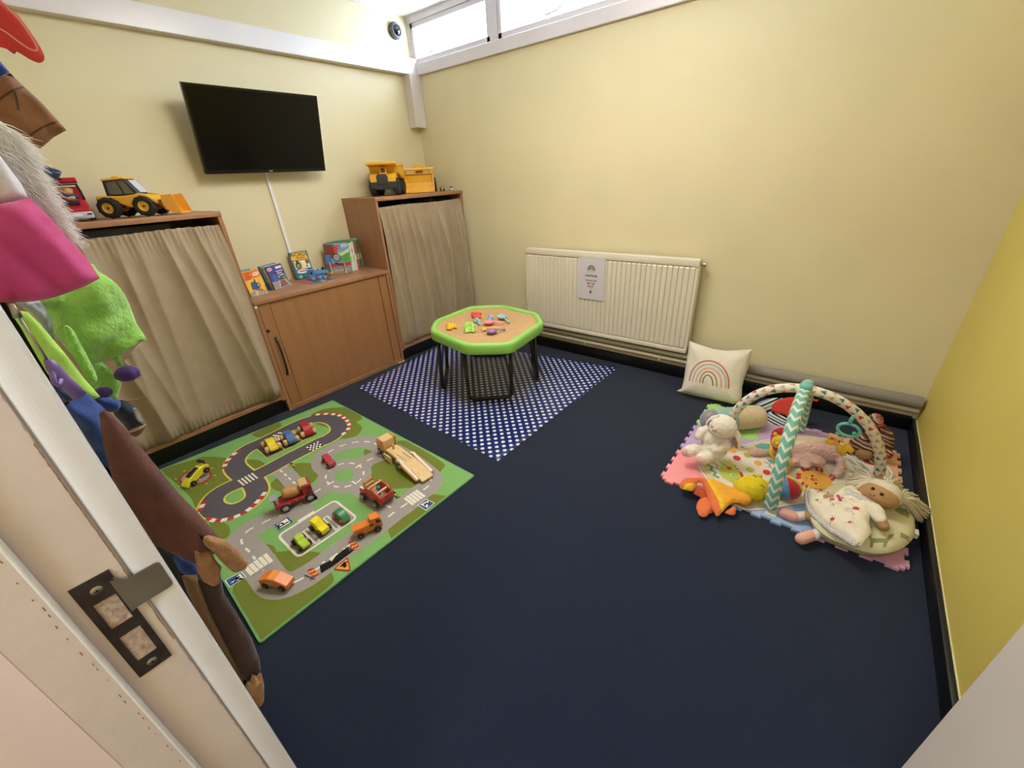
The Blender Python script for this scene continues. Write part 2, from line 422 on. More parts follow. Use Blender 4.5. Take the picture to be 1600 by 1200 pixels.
lp = [(y1-0.001, lz0), (y1+0.004, lz0), (y2-0.004, lz0)]+[(y2-0.004+0.004*math.sin(a*PI/12), lz0+0.004-0.004*math.cos(a*PI/12)) for a in range(1, 7)]+[(y2, lz1-0.004)]+[(y2-0.004+0.004*math.cos(a*PI/12), lz1-0.004+0.004*math.sin(a*PI/12)) for a in range(1, 7)]+[(y1+0.006, lz1), (y1+0.002, lz1+0.004), (y1-0.001, lz1+0.01)]
lip.prism(lp, 0.0034, 0.0046, LIPM); lip.prism([(y1-.004, lz0-.002), (y1+.003, lz0), (y1+.003, lz1), (y1+.001, lz1+.004), (y1-.004, lz1+.006)], 0.0005, 0.0040, LIPM)
lo = lip.build('lip', SP, world=True); lo['label'] = 'grey metal lip curving over the white jamb edge'
for f in (0.10, 0.93):
    sc = MB(FJ @ T(y0+(y1-y0)*0.5, z1-f*H, 0.0016)); sc.lathe([(0, .0012), (.0028, .0010), (.0042, .0002), (.0045, 0)], METAL, 16)
    sc.box((0, 0, .0012), (.004, .0008, .0004), BLACK).box((0, 0, .0012), (.0008, .004, .0004), BLACK)
    sc.build('screw', SP, world=True)

# door leaf, open into the room against the right wall
DL = mat('door_white', '#cfc6bd', 0.45, var=0.03, vs=4)
dl = MB(T(3.425, -2.735, 0.0)); dl.b2((0, 0, 0.01), (0.042, 0.712, 2.0), DL, bev=0.0015)
dd = struct('door_1', dl, world=True, loc=(3.425, -2.735, 0))
dh = MB(); dh.cyl((3.425, -2.10, 1.02), (3.375, -2.10, 1.02), 0.009, METAL); dh.tube([(3.375, -2.10, 1.02), (3.370, -2.12, 1.02), (3.370, -2.21, 1.02)], 0.009, METAL, 10); dh.lathe([(0, 0), (.026, 0), (.026, .004), (0, .004)], METAL, 20, T(3.425, -2.10, 1.02) @ Ry(-PI/2))
dh.build('door_handle', dd, world=True)

# skirting of black vinyl
for nm, a, b in (('baseboard_back', (0.43, -0.018, 0), (RW-0.018, 0, 0.082)), ('baseboard_right', (RW-0.018, YN+0.02, 0), (RW, 0, 0.072)), ('baseboard_near', (0.45, YN, 0), (JX-0.07, YN+0.018, 0.08))):
    struct(nm, MB().b2(a, b, BLACKV, bev=0.004, seg=2))
# worn painted edge between yellow wall and the vinyl
struct('trim_4', MB().b2((RW-0.003, YN+0.02, 0.072), (RW, -0.02, 0.0755), mat('pale_paint_line', '#d6cfa6', 0.5)))

# white boxed conduit along the TV wall and its drop in the corner
struct('trim_5', MB().b2((0, YN, 2.0785), (0.062, -0.001, 2.183), WHITE, bev=0.002))
struct('trim_6', MB().b2((0, -0.1143, 1.7205), (0.0817, -0.001, 2.078), mat('white_boxing', '#d5cdca', 0.4), bev=0.002))
# cable trunking under the TV
struct('trim_7', MB(FJ := Matrix(((0, 0, 1, 0), (1, 0, 0, 0), (0, 1, 0, 0), (0, 0, 0, 1)))).prism([(-1.385, 1.50), (-1.365, 1.50), (-1.352, 0.748), (-1.372, 0.748)], 0, 0.014, WHITE))

# clerestory window strip
FR = mat('window_white', '#dcd8de', 0.3, var=0.02, vs=5, bump=0.1, bs=30)
GL = bpy.data.materials.new('window_glass'); GL.use_nodes = True; nt = GL.node_tree; nt.nodes.clear()
o_ = nt.nodes.new('ShaderNodeOutputMaterial'); mx = nt.nodes.new('ShaderNodeMixShader'); tr = nt.nodes.new('ShaderNodeBsdfTransparent'); gg = nt.nodes.new('ShaderNodeBsdfGlossy')
tr.inputs[0].default_value = (0.96, 0.98, 0.98, 1); gg.inputs['Roughness'].default_value = 0.03
mx.inputs[0].default_value = 0.05; nt.links.new(tr.outputs[0], mx.inputs[1]); nt.links.new(gg.outputs[0], mx.inputs[2]); nt.links.new(mx.outputs[0], o_.inputs[0])
struct('trim_8', MB().b2((0.062, -0.022, 2.0755), (RW, 0.02, 2.150), FR, bev=0.003).b2((0.0, -0.012, 2.405), (RW, 0.03, HC), FR))
WX = [(0.030, 0.83), (0.90, 1.84), (1.90, 2.72), (2.78, 3.58)]
struct('trim_9', MB().b2((0.0, -0.008, 2.15), (0.030, 0.08, 2.405), FR).b2((0.83, -0.008, 2.15), (0.90, 0.08, 2.405), FR).b2((1.84, -0.008, 2.15), (1.90, 0.08, 2.405), FR).b2((2.72, -0.008, 2.15), (2.78, 0.08, 2.405), FR).b2((3.58, -0.008, 2.15), (RW, 0.08, 2.405), FR))
LATCH = mat('latch_metal', '#b9b4cc', 0.3, metal=0.6)
for i, (a, b) in enumerate(WX):
    fr = MB(); f = 0.032; z0_, z1_ = 2.150, 2.405
    fr.b2((a, -0.004, z0_), (b, 0.045, z0_+f+0.003), FR, bev=0.003).b2((a, -0.004, z1_-f), (b, 0.045, z1_), FR, bev=0.003)
    fr.b2((a, -0.004, z0_), (a+f, 0.045, z1_), FR, bev=0.003).b2((b-f, -0.004, z0_), (b, 0.045, z1_), FR, bev=0.003)
    w_ = struct('window_%d' % (i+1), fr)
    MB().b2((a+f-.004, 0.02, z0_+f-.004), (b-f+.004, 0.024, z1_-f+.004), GL).build('pane', w_)
    cx = a+(0.27 if i == 0 else 0.45)
    lt = MB(); zb = z0_+f+0.003
    lt.tube([(cx-0.055, -0.016, zb+.012), (cx-0.03, -0.018, zb+.014), (cx+.03, -0.018, zb+.018), (cx+.05, -0.02, zb+.026), (cx+.062, -0.022, zb+.046), (cx+.072, -.022, zb+.05)], [.004, .004, .004, .0045, .0035, .004], LATCH, 8)
    for dx in (-.045, -.03, .042): lt.cyl((cx+dx, -.014, zb-.010), (cx+dx, -.014, zb+.016), .0035, LATCH, n=8)
    lt.ball((cx-.055, -.016, zb+.014), .007, LATCH, 10)
    lt.build('window_stay', w_)
# ================================================================== CABINETS
CF, HT, HM = 0.422, 1.2424, 0.748        # cabinet front x, tall top z, low top z
CUR = mat('beige_curtain', '#9d8b71', 0.85, var=0.06, vs=14, bump=0.25, bs=700, sheen=0.2)
GAPSHADE = mat('gap_shade', '#1d1716', 0.7)
CHIPW = mat('white_corner', '#d9d2c8', 0.5)
def curtain(y0, y1, z0, z1, seed, amp, nf, name_parent, gather_bot=0.0, lean=0.0, slack=0.018):
    r = random.Random(seed); nu, nv = 260, 46; vs = []; fs = []
    folds = []; y = 0.0
    while y < 1.02:
        folds.append((y, r.uniform(0.5, 1.0)*amp, r.uniform(0.6, 1.5)/nf, r.uniform(-0.5, 1.0)*lean, r.uniform(0.5, 1.0))); y += r.uniform(0.4, 1.5)/nf
    ph = [r.uniform(0, 6.3) for _ in range(8)]
    for j in range(nv+1):
        v = j/nv; z = z1+(z0-z1)*v
        for i in range(nu+1):
            u = i/nu; x = 0.0
            for (c, a, w, ln, lo) in folds:
                d = (u-(c+ln*v))/(w*(0.35+0.45*v+gather_bot*0)); fall = (1-v*(1-lo)) if gather_bot < .5 else 1
                x += a*fall*math.exp(-1.3*abs(d)**1.35)*(0.35+0.65*min(1, v*5))*(1 if v < .93 else (1-(v-.93)/.07*0.6))
            tight = max(0, 1-v*9); x += tight*0.0035*math.sin(u*nf*22+ph[0]+2*math.sin(u*17+ph[1]))
            tb = max(0, 1-(1-v)*11); x += tb*0.0035*math.sin(u*nf*19+ph[2]+2*math.sin(u*13+ph[3]))
            x += slack*math.sin(PI*v)*(0.7+0.3*math.sin(u*5+ph[4]))
            x += 0.003*noise.noise(Vector((u*9, v*4, seed)))+0.0015*noise.noise(Vector((u*25, v*14, seed)))
            zz = z+0.0015*math.sin(u*nf*11+ph[5])*(v < .01)-0.003*math.sin(u*9+ph[6])
            vs.append((x, y0+(y1-y0)*u, zz))
    for j in range(nv):
        for i in range(nu): a = j*(nu+1)+i; fs.append((a, a+nu+1, a+nu+2, a+1))
    mb = MB(T(CF-0.022, 0, 0)).add(vs, fs, CUR, True)
    o = mb.build('curtain', name_parent, world=True)
    s = o.modifiers.new('cloth', 'SOLIDIFY'); s.thickness = 0.0015; s.offset = -1
    return o
def tall(label, y0, y1, seed, **k):
    t = thing('tall_cabinet', label, 'cabinet', (CF/2, (y0+y1)/2, 0), group='tall open cabinets with curtains')
    a, b = y0+.001, y1-.001; X0 = 0.003
    MB().b2((X0, a, 0.09), (CF, a+0.020, HT-0.025), OAK, bev=.001).b2((X0, b-0.020, 0.09), (CF, b, HT-0.025), OAK, bev=.001).b2((X0, a+.02, .09), (X0+.01, b-.02, HT-.025), OAK).b2((X0, a+.02, .10), (CF-.004, b-.02, .125), OAK, bev=.001).build('carcass', t, world=True)
    MB().b2((X0, a-.0005, HT-0.025), (CF+.004, b+.0005, HT), OAK, bev=.0015, seg=2).build('top_panel', t, world=True)
    MB().b2((X0, a+.004, 0.0), (CF-.03, b-.004, 0.0895), BLACKV).build('plinth', t, world=True)
    MB().b2((X0+.01, a+.021, .66), (CF-.05, b-.021, .685), OAK).build('shelf', t, world=True)
    MB().cyl((CF-.03, a+.0205, 1.172), (CF-.03, b-.0205, 1.172), .004, METAL, n=8).build('curtain_wire', t, world=True)
    curtain(a+.022, b-.022, 0.128, 1.178, seed, name_parent=t, **k)
    return t
tR = tall('tall wooden curtained cabinet in the corner beside the radiator', -0.878, -0.004, 5, amp=0.050, nf=16, lean=0.10)
tL = tall('tall wooden curtained cabinet at left behind the dressing-up clothes', -2.738, -1.8475, 12, amp=0.058, nf=11, lean=0.16, gather_bot=0.3, slack=0.03)
# things just visible above the curtains
BAG = mat('black_nylon', '#191419', 0.55, bump=0.4, bs=60)
bg_ = MB(); r = random.Random(4)
for i in range(9):
    y = -.72+i*.075; bg_.ball((.24+r.uniform(-.03, .03), y, 1.165+r.uniform(-.012, .012)+(.015 if i > 4 else 0)), (.12, .07, .032), BAG, 12, R=Rz(r.uniform(-.4, .4)))
bg_.b2((.05, -.80, .6855), (.36, -.12, 1.15), BAG, bev=.03, seg=3)
o = bg_.build('bag', world=True, loc=(.22, -.42, .69)); tag(o, 'crumpled black bag stuffed on the shelf above the curtain of the corner cabinet', 'bag')
gb = MB().b2((.06, -2.70, .6855), (.36, -2.07, 1.206), mat('grey_box', '#3a3630', .7), bev=.004)
o = gb.build('storage_box', world=True, loc=(.22, -2.38, .6855)); tag(o, 'dark grey box on the shelf above the curtain of the left cabinet', 'box')

# low tambour cabinet
lc_ = thing('low_cabinet', 'low wooden sliding-door cabinet carrying the picture books', 'cabinet', (CF/2, -1.363, 0))
a, b = -1.8465, -0.879
car = MB().b2((.003, a, 0), (CF-.002, a+.020, HM-.025), OAK, bev=.001).b2((.003, b-.020, 0), (CF-.002, b, HM-.025), OAK, bev=.001).b2((.003, a+.02, 0), (CF-.002, b-.02, .028), OAK, bev=.001).b2((.003, a+.02, .028), (.012, b-.02, HM-.025), OAK)
car.build('carcass', lc_, world=True)
MB().b2((.003, a-.0002, HM-.025), (CF+.004, b+.0002, HM), OAK, bev=.002, seg=2).build('top_panel', lc_, world=True)
dr = MB().b2((CF-.026, a+.094, .0295), (CF-.010, b-.092, HM-.028), OAK_D, bev=.0015)
door = dr.build('sliding_door', lc_, world=True)
MB().b2((CF-.022, a+.024, .0295), (CF-.008, a+.091, HM-.028), OAK_D, bev=.001).build('lock_stile', lc_, world=True)
MB().b2((CF-.022, b-.089, .0295), (CF-.008, b-.024, HM-.028), OAK_D, bev=.001).build('side_stile', lc_, world=True)
MB().b2((CF-.05, a+.02, .028), (CF-.028, b-.02, HM-.026), GAPSHADE).build('shadow_gap_panel', lc_, world=True)  # added dark sheet behind the door, puts shade into the gaps
hb_ = MB(); hp = []
for i in range(13):
    u = i/12; hp.append((CF-.006+.022*math.sin(PI*u)**0.6, a+.062+.012*0, .502-.252*u))
hb_.tube(hp, [.0055]*13, BLACK, 10); hb_.box((CF-.006, a+.062, .50), (.010, .013, .016), BLACK, bev=.002).box((CF-.006, a+.062, .252), (.010, .013, .016), BLACK, bev=.002)
h_ = hb_.build('handle', lc_, world=True); h_['label'] = 'black bow handle'
lk = MB().lathe([(0, .007), (.008, .0065), (.010, .004), (.0105, 0)], BLACK, 18, T(CF-.008, a+.035, .556) @ Ry(PI/2)); lk.build('lock', lc_, world=True)
MB().b2((CF-.004, a+.001, HM-.043), (CF+.001, a+.018, HM-.028), CHIPW, bev=.001).build('corner_bracket', lc_, world=True)
MB().b2((CF-.004, b-.06, .0), (CF+.002, b-.0, .007), CHIPW, bev=.001).build('corner_bracket', lc_, world=True)

# ================================================================== TELEVISION
tv = thing('television', 'flat black wall-mounted television tilted forward over the low cabinet', 'television', (0.0, -1.378, 1.63))
SCR = mat('tv_screen', '#070707', 0.14, spec=0.25); BEZ = mat('tv_bezel', '#0c0c0e', 0.18)
tilt = math.atan2(0.10, 0.418); hh = math.hypot(0.10, 0.418)
TVM = Matrix.Translation((0.10, -1.378, 1.427)) @ Ry(tilt) @ Matrix(((0, 0, 1, 0), (1, 0, 0, 0), (0, 1, 0, 0), (0, 0, 0, 1)))
w2 = .3685
MB(TVM).prism(rect(-w2, w2, 0, hh), -.028, -.001, BEZ, bev=.004).prism(rect(-w2+.08, w2-.08, .05, hh-.1), -.06, -.028, BEZ, bev=.006).build('housing', tv, world=True)
MB(TVM).prism(rect(-w2+.010, w2-.010, .020, hh-.010), -.001, .0004, SCR).build('screen', tv, world=True)
bz = MB(TVM)
for q in (rect(-w2, w2, 0, .019), rect(-w2, w2, hh-.010, hh), rect(-w2, -w2+.010, .019, hh-.010), rect(w2-.010, w2, .019, hh-.010)): bz.prism(q, -.001, .0022, BEZ)
bz.build('bezel', tv, world=True)
MB().text('JVC', .012, mat('logo_silver', '#c9c9cc', .3), TVM @ T(0.0, .0085, .0024), ext=.0002, sx=1.2).build('brand_mark', tv, world=True)
MB(TVM).cyl((w2-.03, .009, .0022), (w2-.03, .009, .0028), .0018, mat('standby', '#551010', .4), n=10).build('standby_light', tv, world=True)
MB().b2((.0, -1.50, 1.52), (.012, -1.26, 1.75), BLACK).b2((.012, -1.42, 1.60), (.09, -1.34, 1.68), BLACK).build('wall_bracket', tv, world=True)

# ================================================================== DOME CAMERA in the corner
dc = thing('dome_camera', 'dark grey dome security camera high on the wall beside the window', 'security camera', (0, -.138, 2.345))
DM = Matrix.Translation((0, -.138, 2.345)) @ Ry(PI/2) 
MB().lathe([(0, 0), (.052, 0), (.053, .006), (.053, .022), (.047, .028), (.040, .028)], DGREY, 32, DM).build('housing', dc, world=True)
MB().lathe([(.045, .028), (.043, .036), (.036, .040), (.034, .036)], mat('grey_ring', '#54565c', .4), 32, DM).build('trim_ring', dc, world=True)
MB().lathe([(0, .056), (.012, .054), (.022, .048), (.030, .040), (.034, .034)], mat('dark_dome', '#15151a', .12, coat=.5), 24, DM).cyl(Vector((0, 0, .050)), Vector((0, 0, .058)), .009, BLACK, M=DM).build('dome', dc, world=True)
MB().lathe([(0, .003), (.004, .002), (.0045, 0)], METAL, 10, DM @ T(-.0, -.050, .022)).build('screw', dc, world=True)

# ================================================================== CEILING LIGHTS (out of the frame, above; the hall one is added fill)
for nm, x, y, sx, sy in (('c', 1.9, -1.30, 1.2, .6), ('h', 3.0, -3.7, .55, .55)):
    t = thing('ceiling_light', 'flat white ceiling light panel %s' % ('over the middle of the playroom' if nm == 'c' else 'added in the unseen hall to brighten the door jamb'), 'ceiling light', (x, y, HC))
    mbf = MB()
    for q in ((x-sx/2, y-sy/2, x+sx/2, y-sy/2+.03), (x-sx/2, y+sy/2-.03, x+sx/2, y+sy/2), (x-sx/2, y-sy/2, x-sx/2+.03, y+sy/2), (x+sx/2-.03, y-sy/2, x+sx/2, y+sy/2)): mbf.b2((q[0], q[1], HC-.045), (q[2], q[3], HC-.0005), WHITE)
    mbf.build('frame', t, world=True)
    em = mat('lamp_diffuser', '#ffffff', .6); nt, bb = nodes_of(em); bb.inputs['Emission Color'].default_value = (1, .95, .87, 1); bb.inputs['Emission Strength'].default_value = 2.0
    MB().b2((x-sx/2+.03, y-sy/2+.03, HC-.03), (x+sx/2-.03, y+sy/2-.03, HC-.02), em).build('diffuser', t, world=True)

# ================================================================== RADIATOR, PIPES
RAD = mat('radiator_cream', '#ddd4c0', 0.32, var=0.02, vs=6)
rd = thing('radiator', 'long cream panel radiator with a notice taped on it', 'radiator', (1.783, -.05, .22))
x0, x1, z0, z1 = 1.1385, 2.4271, .2204, .8248
p = MB(); NF = 37; pitch = (x1-x0-.03)/NF; prof = []
for i in range(NF):
    xs = x0+.015+i*pitch
    prof += [(xs, 0), (xs+pitch*.12, .007), (xs+pitch*.2, .0085), (xs+pitch*.8, .0085), (xs+pitch*.88, .007)]
prof.append((x1-.015, 0))
def frontskin(m):
    vs = []; fs = []; n = len(prof)
    zz = [(z0+.028, 0), (z0+.040, 1), (z1-.052, 1), (z1-.040, 0)]
    for z, k in zz:
        for (x, h) in prof: vs.append((x, -.090-h*k, z))
    for j in range(len(zz)-1):
        for i in range(n-1): a = j*n+i; fs.append((a, a+1, a+1+n, a+n))
    p.add(vs, fs, m, False)
frontskin(RAD)
p.b2((x0, -.0995, z1-.040), (x1, -.088, z1-.004), RAD, bev=.003, seg=2).b2((x0, -.0995, z0), (x1, -.088, z0+.028), RAD, bev=.003, seg=2)
p.b2((x0, -.092, z0+.02), (x0+.016, -.084, z1-.03), RAD).b2((x1-.016, -.092, z0+.02), (x1, -.084, z1-.03), RAD).b2((x0, -.0865, z0+.01), (x1, -.080, z1-.02), RAD)
p.build('front_panel', rd, world=True)
MB().b2((x0, -.100, z1-.006), (x1, -.038, z1), RAD, bev=.002).b2((x0-.002, -.099, z0+.02), (x0, -.04, z1), RAD).b2((x1, -.099, z0+.02), (x1+.002, -.04, z1), RAD).build('casing', rd, world=True)
MB().b2((x0+.01, -.06, z0+.005), (x1-.01, -.045, z1-.03), RAD).build('back_panel', rd, world=True)
for x in (1.4, 2.15): MB().b2((x-.02, -.045, .3), (x+.02, -.0008, .7), RAD).build('wall_bracket', rd, world=True)
v = MB().cyl((x1, -.055, z1-.03), (x1+.030, -.055, z1-.03), .010, METAL, n=12).cyl((x1+.02, -.055, z1-.03), (x1+.028, -.055, z1-.03), .014, METAL, n=6); v.build('bleed_plug', rd, world=True)
v = MB().cyl((x1, -.055, z0+.03), (x1+.035, -.055, z0+.03), .010, METAL, n=12).cyl((x1+.035, -.055, z0+.055), (x1+.035, -.055, .155), .0095, RAD, n=12); v.build('valve', rd, world=True)
PIPE = mat('cream_pipe', '#cfc4a6', .4)
pp = MB().cyl((.95, -.048, .140), (3.60, -.048, .140), .014, PIPE, n=16)
o = pp.build('heating_pipe', world=True, loc=(2.2, -.048, .140)); tag(o, 'cream heating pipe running low along the wall under the radiator', 'pipe')
for x in (1.10, 1.66, 2.25): MB().b2((x-.006, -.064, .12), (x+.006, -.0, .16), PIPE).build('pipe_clip', o, world=True)
pp = MB().cyl((.95, -.06, .182), (2.462, -.06, .182), .013, PIPE, n=16); o = pp.build('heating_pipe', world=True, loc=(1.7, -.06, .182)); tag(o, 'upper cream pipe tight beneath the bottom edge of the radiator', 'pipe')
LAG = mat('grey_foam', '#8b8579', .85, bump=.2, bs=300)
lg = MB().lathe([(.008, 0), (.030, 0), (.032, .003), (.032, 1.075), (.029, 1.08), (.008, 1.08)], LAG, 24, T(2.52, -.052, .188) @ Ry(PI/2)); o = lg.build('foam_lagging', world=True, loc=(3.06, -.052, .188)); tag(o, 'grey foam pipe lagging tube along the wall right of the rainbow cushion', 'pipe insulation')

# notice on the radiator
nt_ = thing('notice', 'white printed notice with rainbow and red word hanging on the radiator', 'notice', (1.714, -.1035, .645))
PAP = mat('laminated_paper', '#cdc8d0', .3, spec=.4); INK = mat('ink_black', '#1d1a20', .6); INKR = mat('ink_red', '#b5202c', .6)
def ink(c): return mat('ink_'+c, '#'+c, .6)
NM = Matrix(((1, 0, 0, 1.714), (0, 0, -1, -.1035), (0, 1, 0, .645), (0, 0, 0, 1)))
MB(NM).prism(rect(-.105, .105, -.1485, .1485), -.0005, .0005, PAP).build('sheet', nt_, world=True)
tx = MB(NM); 
tx.text('CAUTION', .0205, INK, T(0, .022, .0008), sx=1.05, bold=True).build('heading', nt_, world=True); tx = MB(NM); tx.text('RADIATOR', .0165, INK, T(0, -.012, .0008), sx=1.1); tx.text('MAY BE', .0165, INK, T(0, -.032, .0008), sx=1.1)
tx.build('warning_text', nt_, world=True); tx = MB(NM); tx.text('HOT', .0205, INKR, T(0, -.053, .0008), sx=1.15, bold=True); tx.flat(rect(-.020, .020, -.0655, -.0640), .0008, INKR)
tx.build('red_word', nt_, world=True)
rb = MB(NM @ T(0, .062, 0))
for k, (r_o, r_i) in enumerate(((.031, .0275), (.0255, .022), (.020, .017), (.0150, .0125), (.0105, .0085), (.0065, .0045))):
    pts = [((r_o+r_i)/2*math.cos(a*PI/16), (r_o+r_i)/2*1.15*math.sin(a*PI/16)) for a in range(17)]; rb.ribbon(pts, r_o-r_i, .0008, INK)
rb.text('the rainbow room', .0075, INK, T(0, -.009, .0008)) if False else rb.flat(rect(-.03, .03, -.010, -.0085), .0008, INK)
rb.build('rainbow_print', nt_, world=True)
fl = MB(NM @ T(0, -.092, 0)); fp = [(0, .019), (.004, .010), (.0085, .003), (.0085, -.005), (.004, -.011), (-.004, -.011), (-.0085, -.005), (-.0080, .002), (-.004, .006)]
fl.flat(fp, .0008, mat('ink_maroon', '#7d3a46', .6)); fl.build('flame_print', nt_, world=True)

# ================================================================== TRAY TABLE
SP_ = bpy.data.materials.new('polka_dot_vinyl'); SP_.use_nodes = True; nt, bb = nodes_of(SP_)
tc = nt.nodes.new('ShaderNodeTexCoord'); bb.inputs['Roughness'].default_value = .28; bb.inputs['Specular IOR Level'].default_value = .5
def vm(op, a, b=None):
    n = nt.nodes.new('ShaderNodeVectorMath'); n.operation = op
    for i, q in enumerate((a, b)):
        if q is None: continue
        if hasattr(q, 'links'): nt.links.new(q, n.inputs[i])
        else: n.inputs[i].default_value = q
    return n
def dots(offset):
    s = .0562; a = vm('ADD', tc.outputs['Object'], offset); m_ = vm('MULTIPLY', a.outputs[0], (1/s, 1/s, 0)); f = vm('FRACTION', m_.outputs[0]); c = vm('SUBTRACT', f.outputs[0], (.5, .5, 0)); l = vm('LENGTH', c.outputs[0])
    lt = nt.nodes.new('ShaderNodeMath'); lt.operation = 'LESS_THAN'; nt.links.new(l.outputs['Value'], lt.inputs[0]); lt.inputs[1].default_value = .0108/s; return lt
d1, d2 = dots((0, 0, 0)), dots((.0281, .0281, 0))
mxm = nt.nodes.new('ShaderNodeMath'); mxm.operation = 'MAXIMUM'; nt.links.new(d1.outputs[0], mxm.inputs[0]); nt.links.new(d2.outputs[0], mxm.inputs[1])
mix = nt.nodes.new('ShaderNodeMix'); mix.data_type = 'RGBA'; nt.links.new(mxm.outputs[0], mix.inputs['Factor']); mix.inputs['A'].default_value = lin('#132564'); mix.inputs['B'].default_value = lin('#dcdae2')
nt.links.new(mix.outputs['Result'], bb.inputs['Base Color'])
sc_ = [Vector((.402, -.350, 0)), at(965, 575), at(778, 721), at(558, 606)]
mp_ = MB(); nn_ = 40; vs = []; fs = []
for j in range(nn_+1):
    for i in range(nn_+1):
        u, v = i/nn_, j/nn_; q = (sc_[0]*(1-u)+sc_[1]*u)*(1-v)+(sc_[3]*(1-u)+sc_[2]*u)*v
        vs.append((q.x, q.y, .0012+.0022*max(0, noise.noise(Vector((q.x*5, q.y*9, 3))))))
for j in range(nn_):
    for i in range(nn_): a = j*(nn_+1)+i; fs.append((a, a+nn_+1, a+nn_+2, a+1))
mp_.add(vs, fs, SP_, True)
LX, LY = 1.8147, -1.4628   # one dot centre
o = mp_.build('splash_mat', world=True, loc=(LX-.0281, LY-.0281, 0)); tag(o, 'blue plastic splash mat with white polka dots under the tray table', 'mat')
s_ = o.modifiers.new('sheet', 'SOLIDIFY'); s_.thickness = .001; s_.offset = 1

GREEN = mat('lime_plastic', '#8cc45e', .38, spec=.4); SAND = mat('play_sand', '#c39d72', .95, var=.12, vs=90, bump=.8, bs=350, spec=.1)
TT = thing('tray_table', 'green eight-sided sand tray on a black tubular stand', 'play table', (1.295, -.79, 0))
G = crop(640, 460, 5)
ZR = .462
cor = [at(*G(*q), 2, ZR) for q in ((152, 275), (190, 195), (470, 85), (740, 75), (1010, 140), (1050, 215), (790, 385), (440, 395))]
cen = sum(cor, Vector())/8
# regular form: square with cut corners fitted to the measured corners
dirs = [(c-cen) for c in cor]
def roundpoly(P, r, n=5):
    out = []; N = len(P)
    for i in range(N):
        a, b, c = Vector(P[i-1]), Vector(P[i]), Vector(P[(i+1) % N]); u = (a-b).normalized(); v = (c-b).normalized()
        for k in range(n+1): t = k/n; out.append(tuple((b+u*r*(1-t)**1)*(1-t)+(b+v*r*t)*t if False else (b+u*r)*(1-t)**2+b*2*t*(1-t)+(b+v*r)*t*t))
    return out
oct_ = [(c.x-cen.x, c.y-cen.y) for c in cor]
if sum(oct_[i][0]*oct_[(i+1) % 8][1]-oct_[(i+1) % 8][0]*oct_[i][1] for i in range(8)) < 0: oct_ = oct_[::-1]
def sc2(P, d): return inset(P, d)
base = roundpoly(oct_, .055, 6)
rings = [(0.012, ZR-.064), (0.0, ZR-.066), (-.002, ZR-.06), (.000, ZR-.02), (.004, ZR-.006), (.013, ZR-.001), (.024, ZR), (.034, ZR-.003), (.040, ZR-.012), (.044, ZR-.035), (.050, ZR-.05)]
N = len(base); vs = []; fs = []
for d, z in rings:
    for (x, y) in inset(base, d): vs.append((cen.x+x, cen.y+y, z))
for j in range(len(rings)-1):
    for i in range(N): a = j*N+i; b = j*N+(i+1) % N; fs.append((a, b, b+N, a+N))
tr_ = MB().add(vs, fs, GREEN, True); tr_.add([(cen.x+x, cen.y+y, ZR-.052) for x, y in inset(base, .045)], [list(range(N))], GREEN)
tr_.build('tray', TT, world=True)
sd = MB(); co, d, tri, _ = pufftri(inset(base, .040), .014)
vs = [(cen.x+x, cen.y+y, ZR-.017+.004*noise.noise(Vector((x*14, y*14, 0)))+.0012*math.sin(math.hypot(x+.1, y-.05)*150+4*noise.noise(Vector((x*9, y*9, 5))))) for x, y in co]
sd.add(vs, tri, SAND, True); so = sd.build('sand', TT, world=True); so['kind'] = 'stuff'; so['label'] = 'smooth light brown sand filling the tray'
# stand: four U-shaped tube legs and a square frame beneath the tray
def uleg(a, b, top=ZR-.07, splay=.02):
    a, b = Vector(a), Vector(b); m = (a+b)/2; out = Vector((m.x-cen.x, m.y-cen.y, 0)).normalized(); e = (b-a).normalized(); r = .035; z = .0165
    A0 = a-out*splay-e*.01; B0 = b-out*splay+e*.01
    pts = [Vector((A0.x, A0.y, top)), Vector((a.x, a.y, z+r*1.6))]
    pts += [Vector((a.x, a.y, z+r))+e*(r*(1-math.cos(t*PI/12)))-Vector((0, 0, r*math.sin(t*PI/12))) for t in range(7)]
    pts += [Vector((b.x, b.y, z+r))-e*(r*(1-math.cos(t*PI/12)))-Vector((0, 0, r*math.sin(t*PI/12))) for t in range(6, -1, -1)]
    pts += [Vector((b.x, b.y, z+r*1.6)), Vector((B0.x, B0.y, top))]
    MB().tube(pts, .0125, BLACK, 10).build('leg', TT, world=True)
lf = lambda x, y: at(*G(x, y), 2, .0)
uleg(lf(470, 835), lf(800, 815)); uleg(lf(262, 748), lf(300, 600)); uleg(lf(965, 560), lf(1000, 690)); uleg(lf(480, 490), lf(765, 490))
fr_ = MB(); ins = inset(oct_, .10); q = [Vector((cen.x+x, cen.y+y, ZR-.078)) for x, y in ins]; fr_.tube(q, .010, BLACK, 8, closed=True); fr_.build('top_frame', TT, world=True)
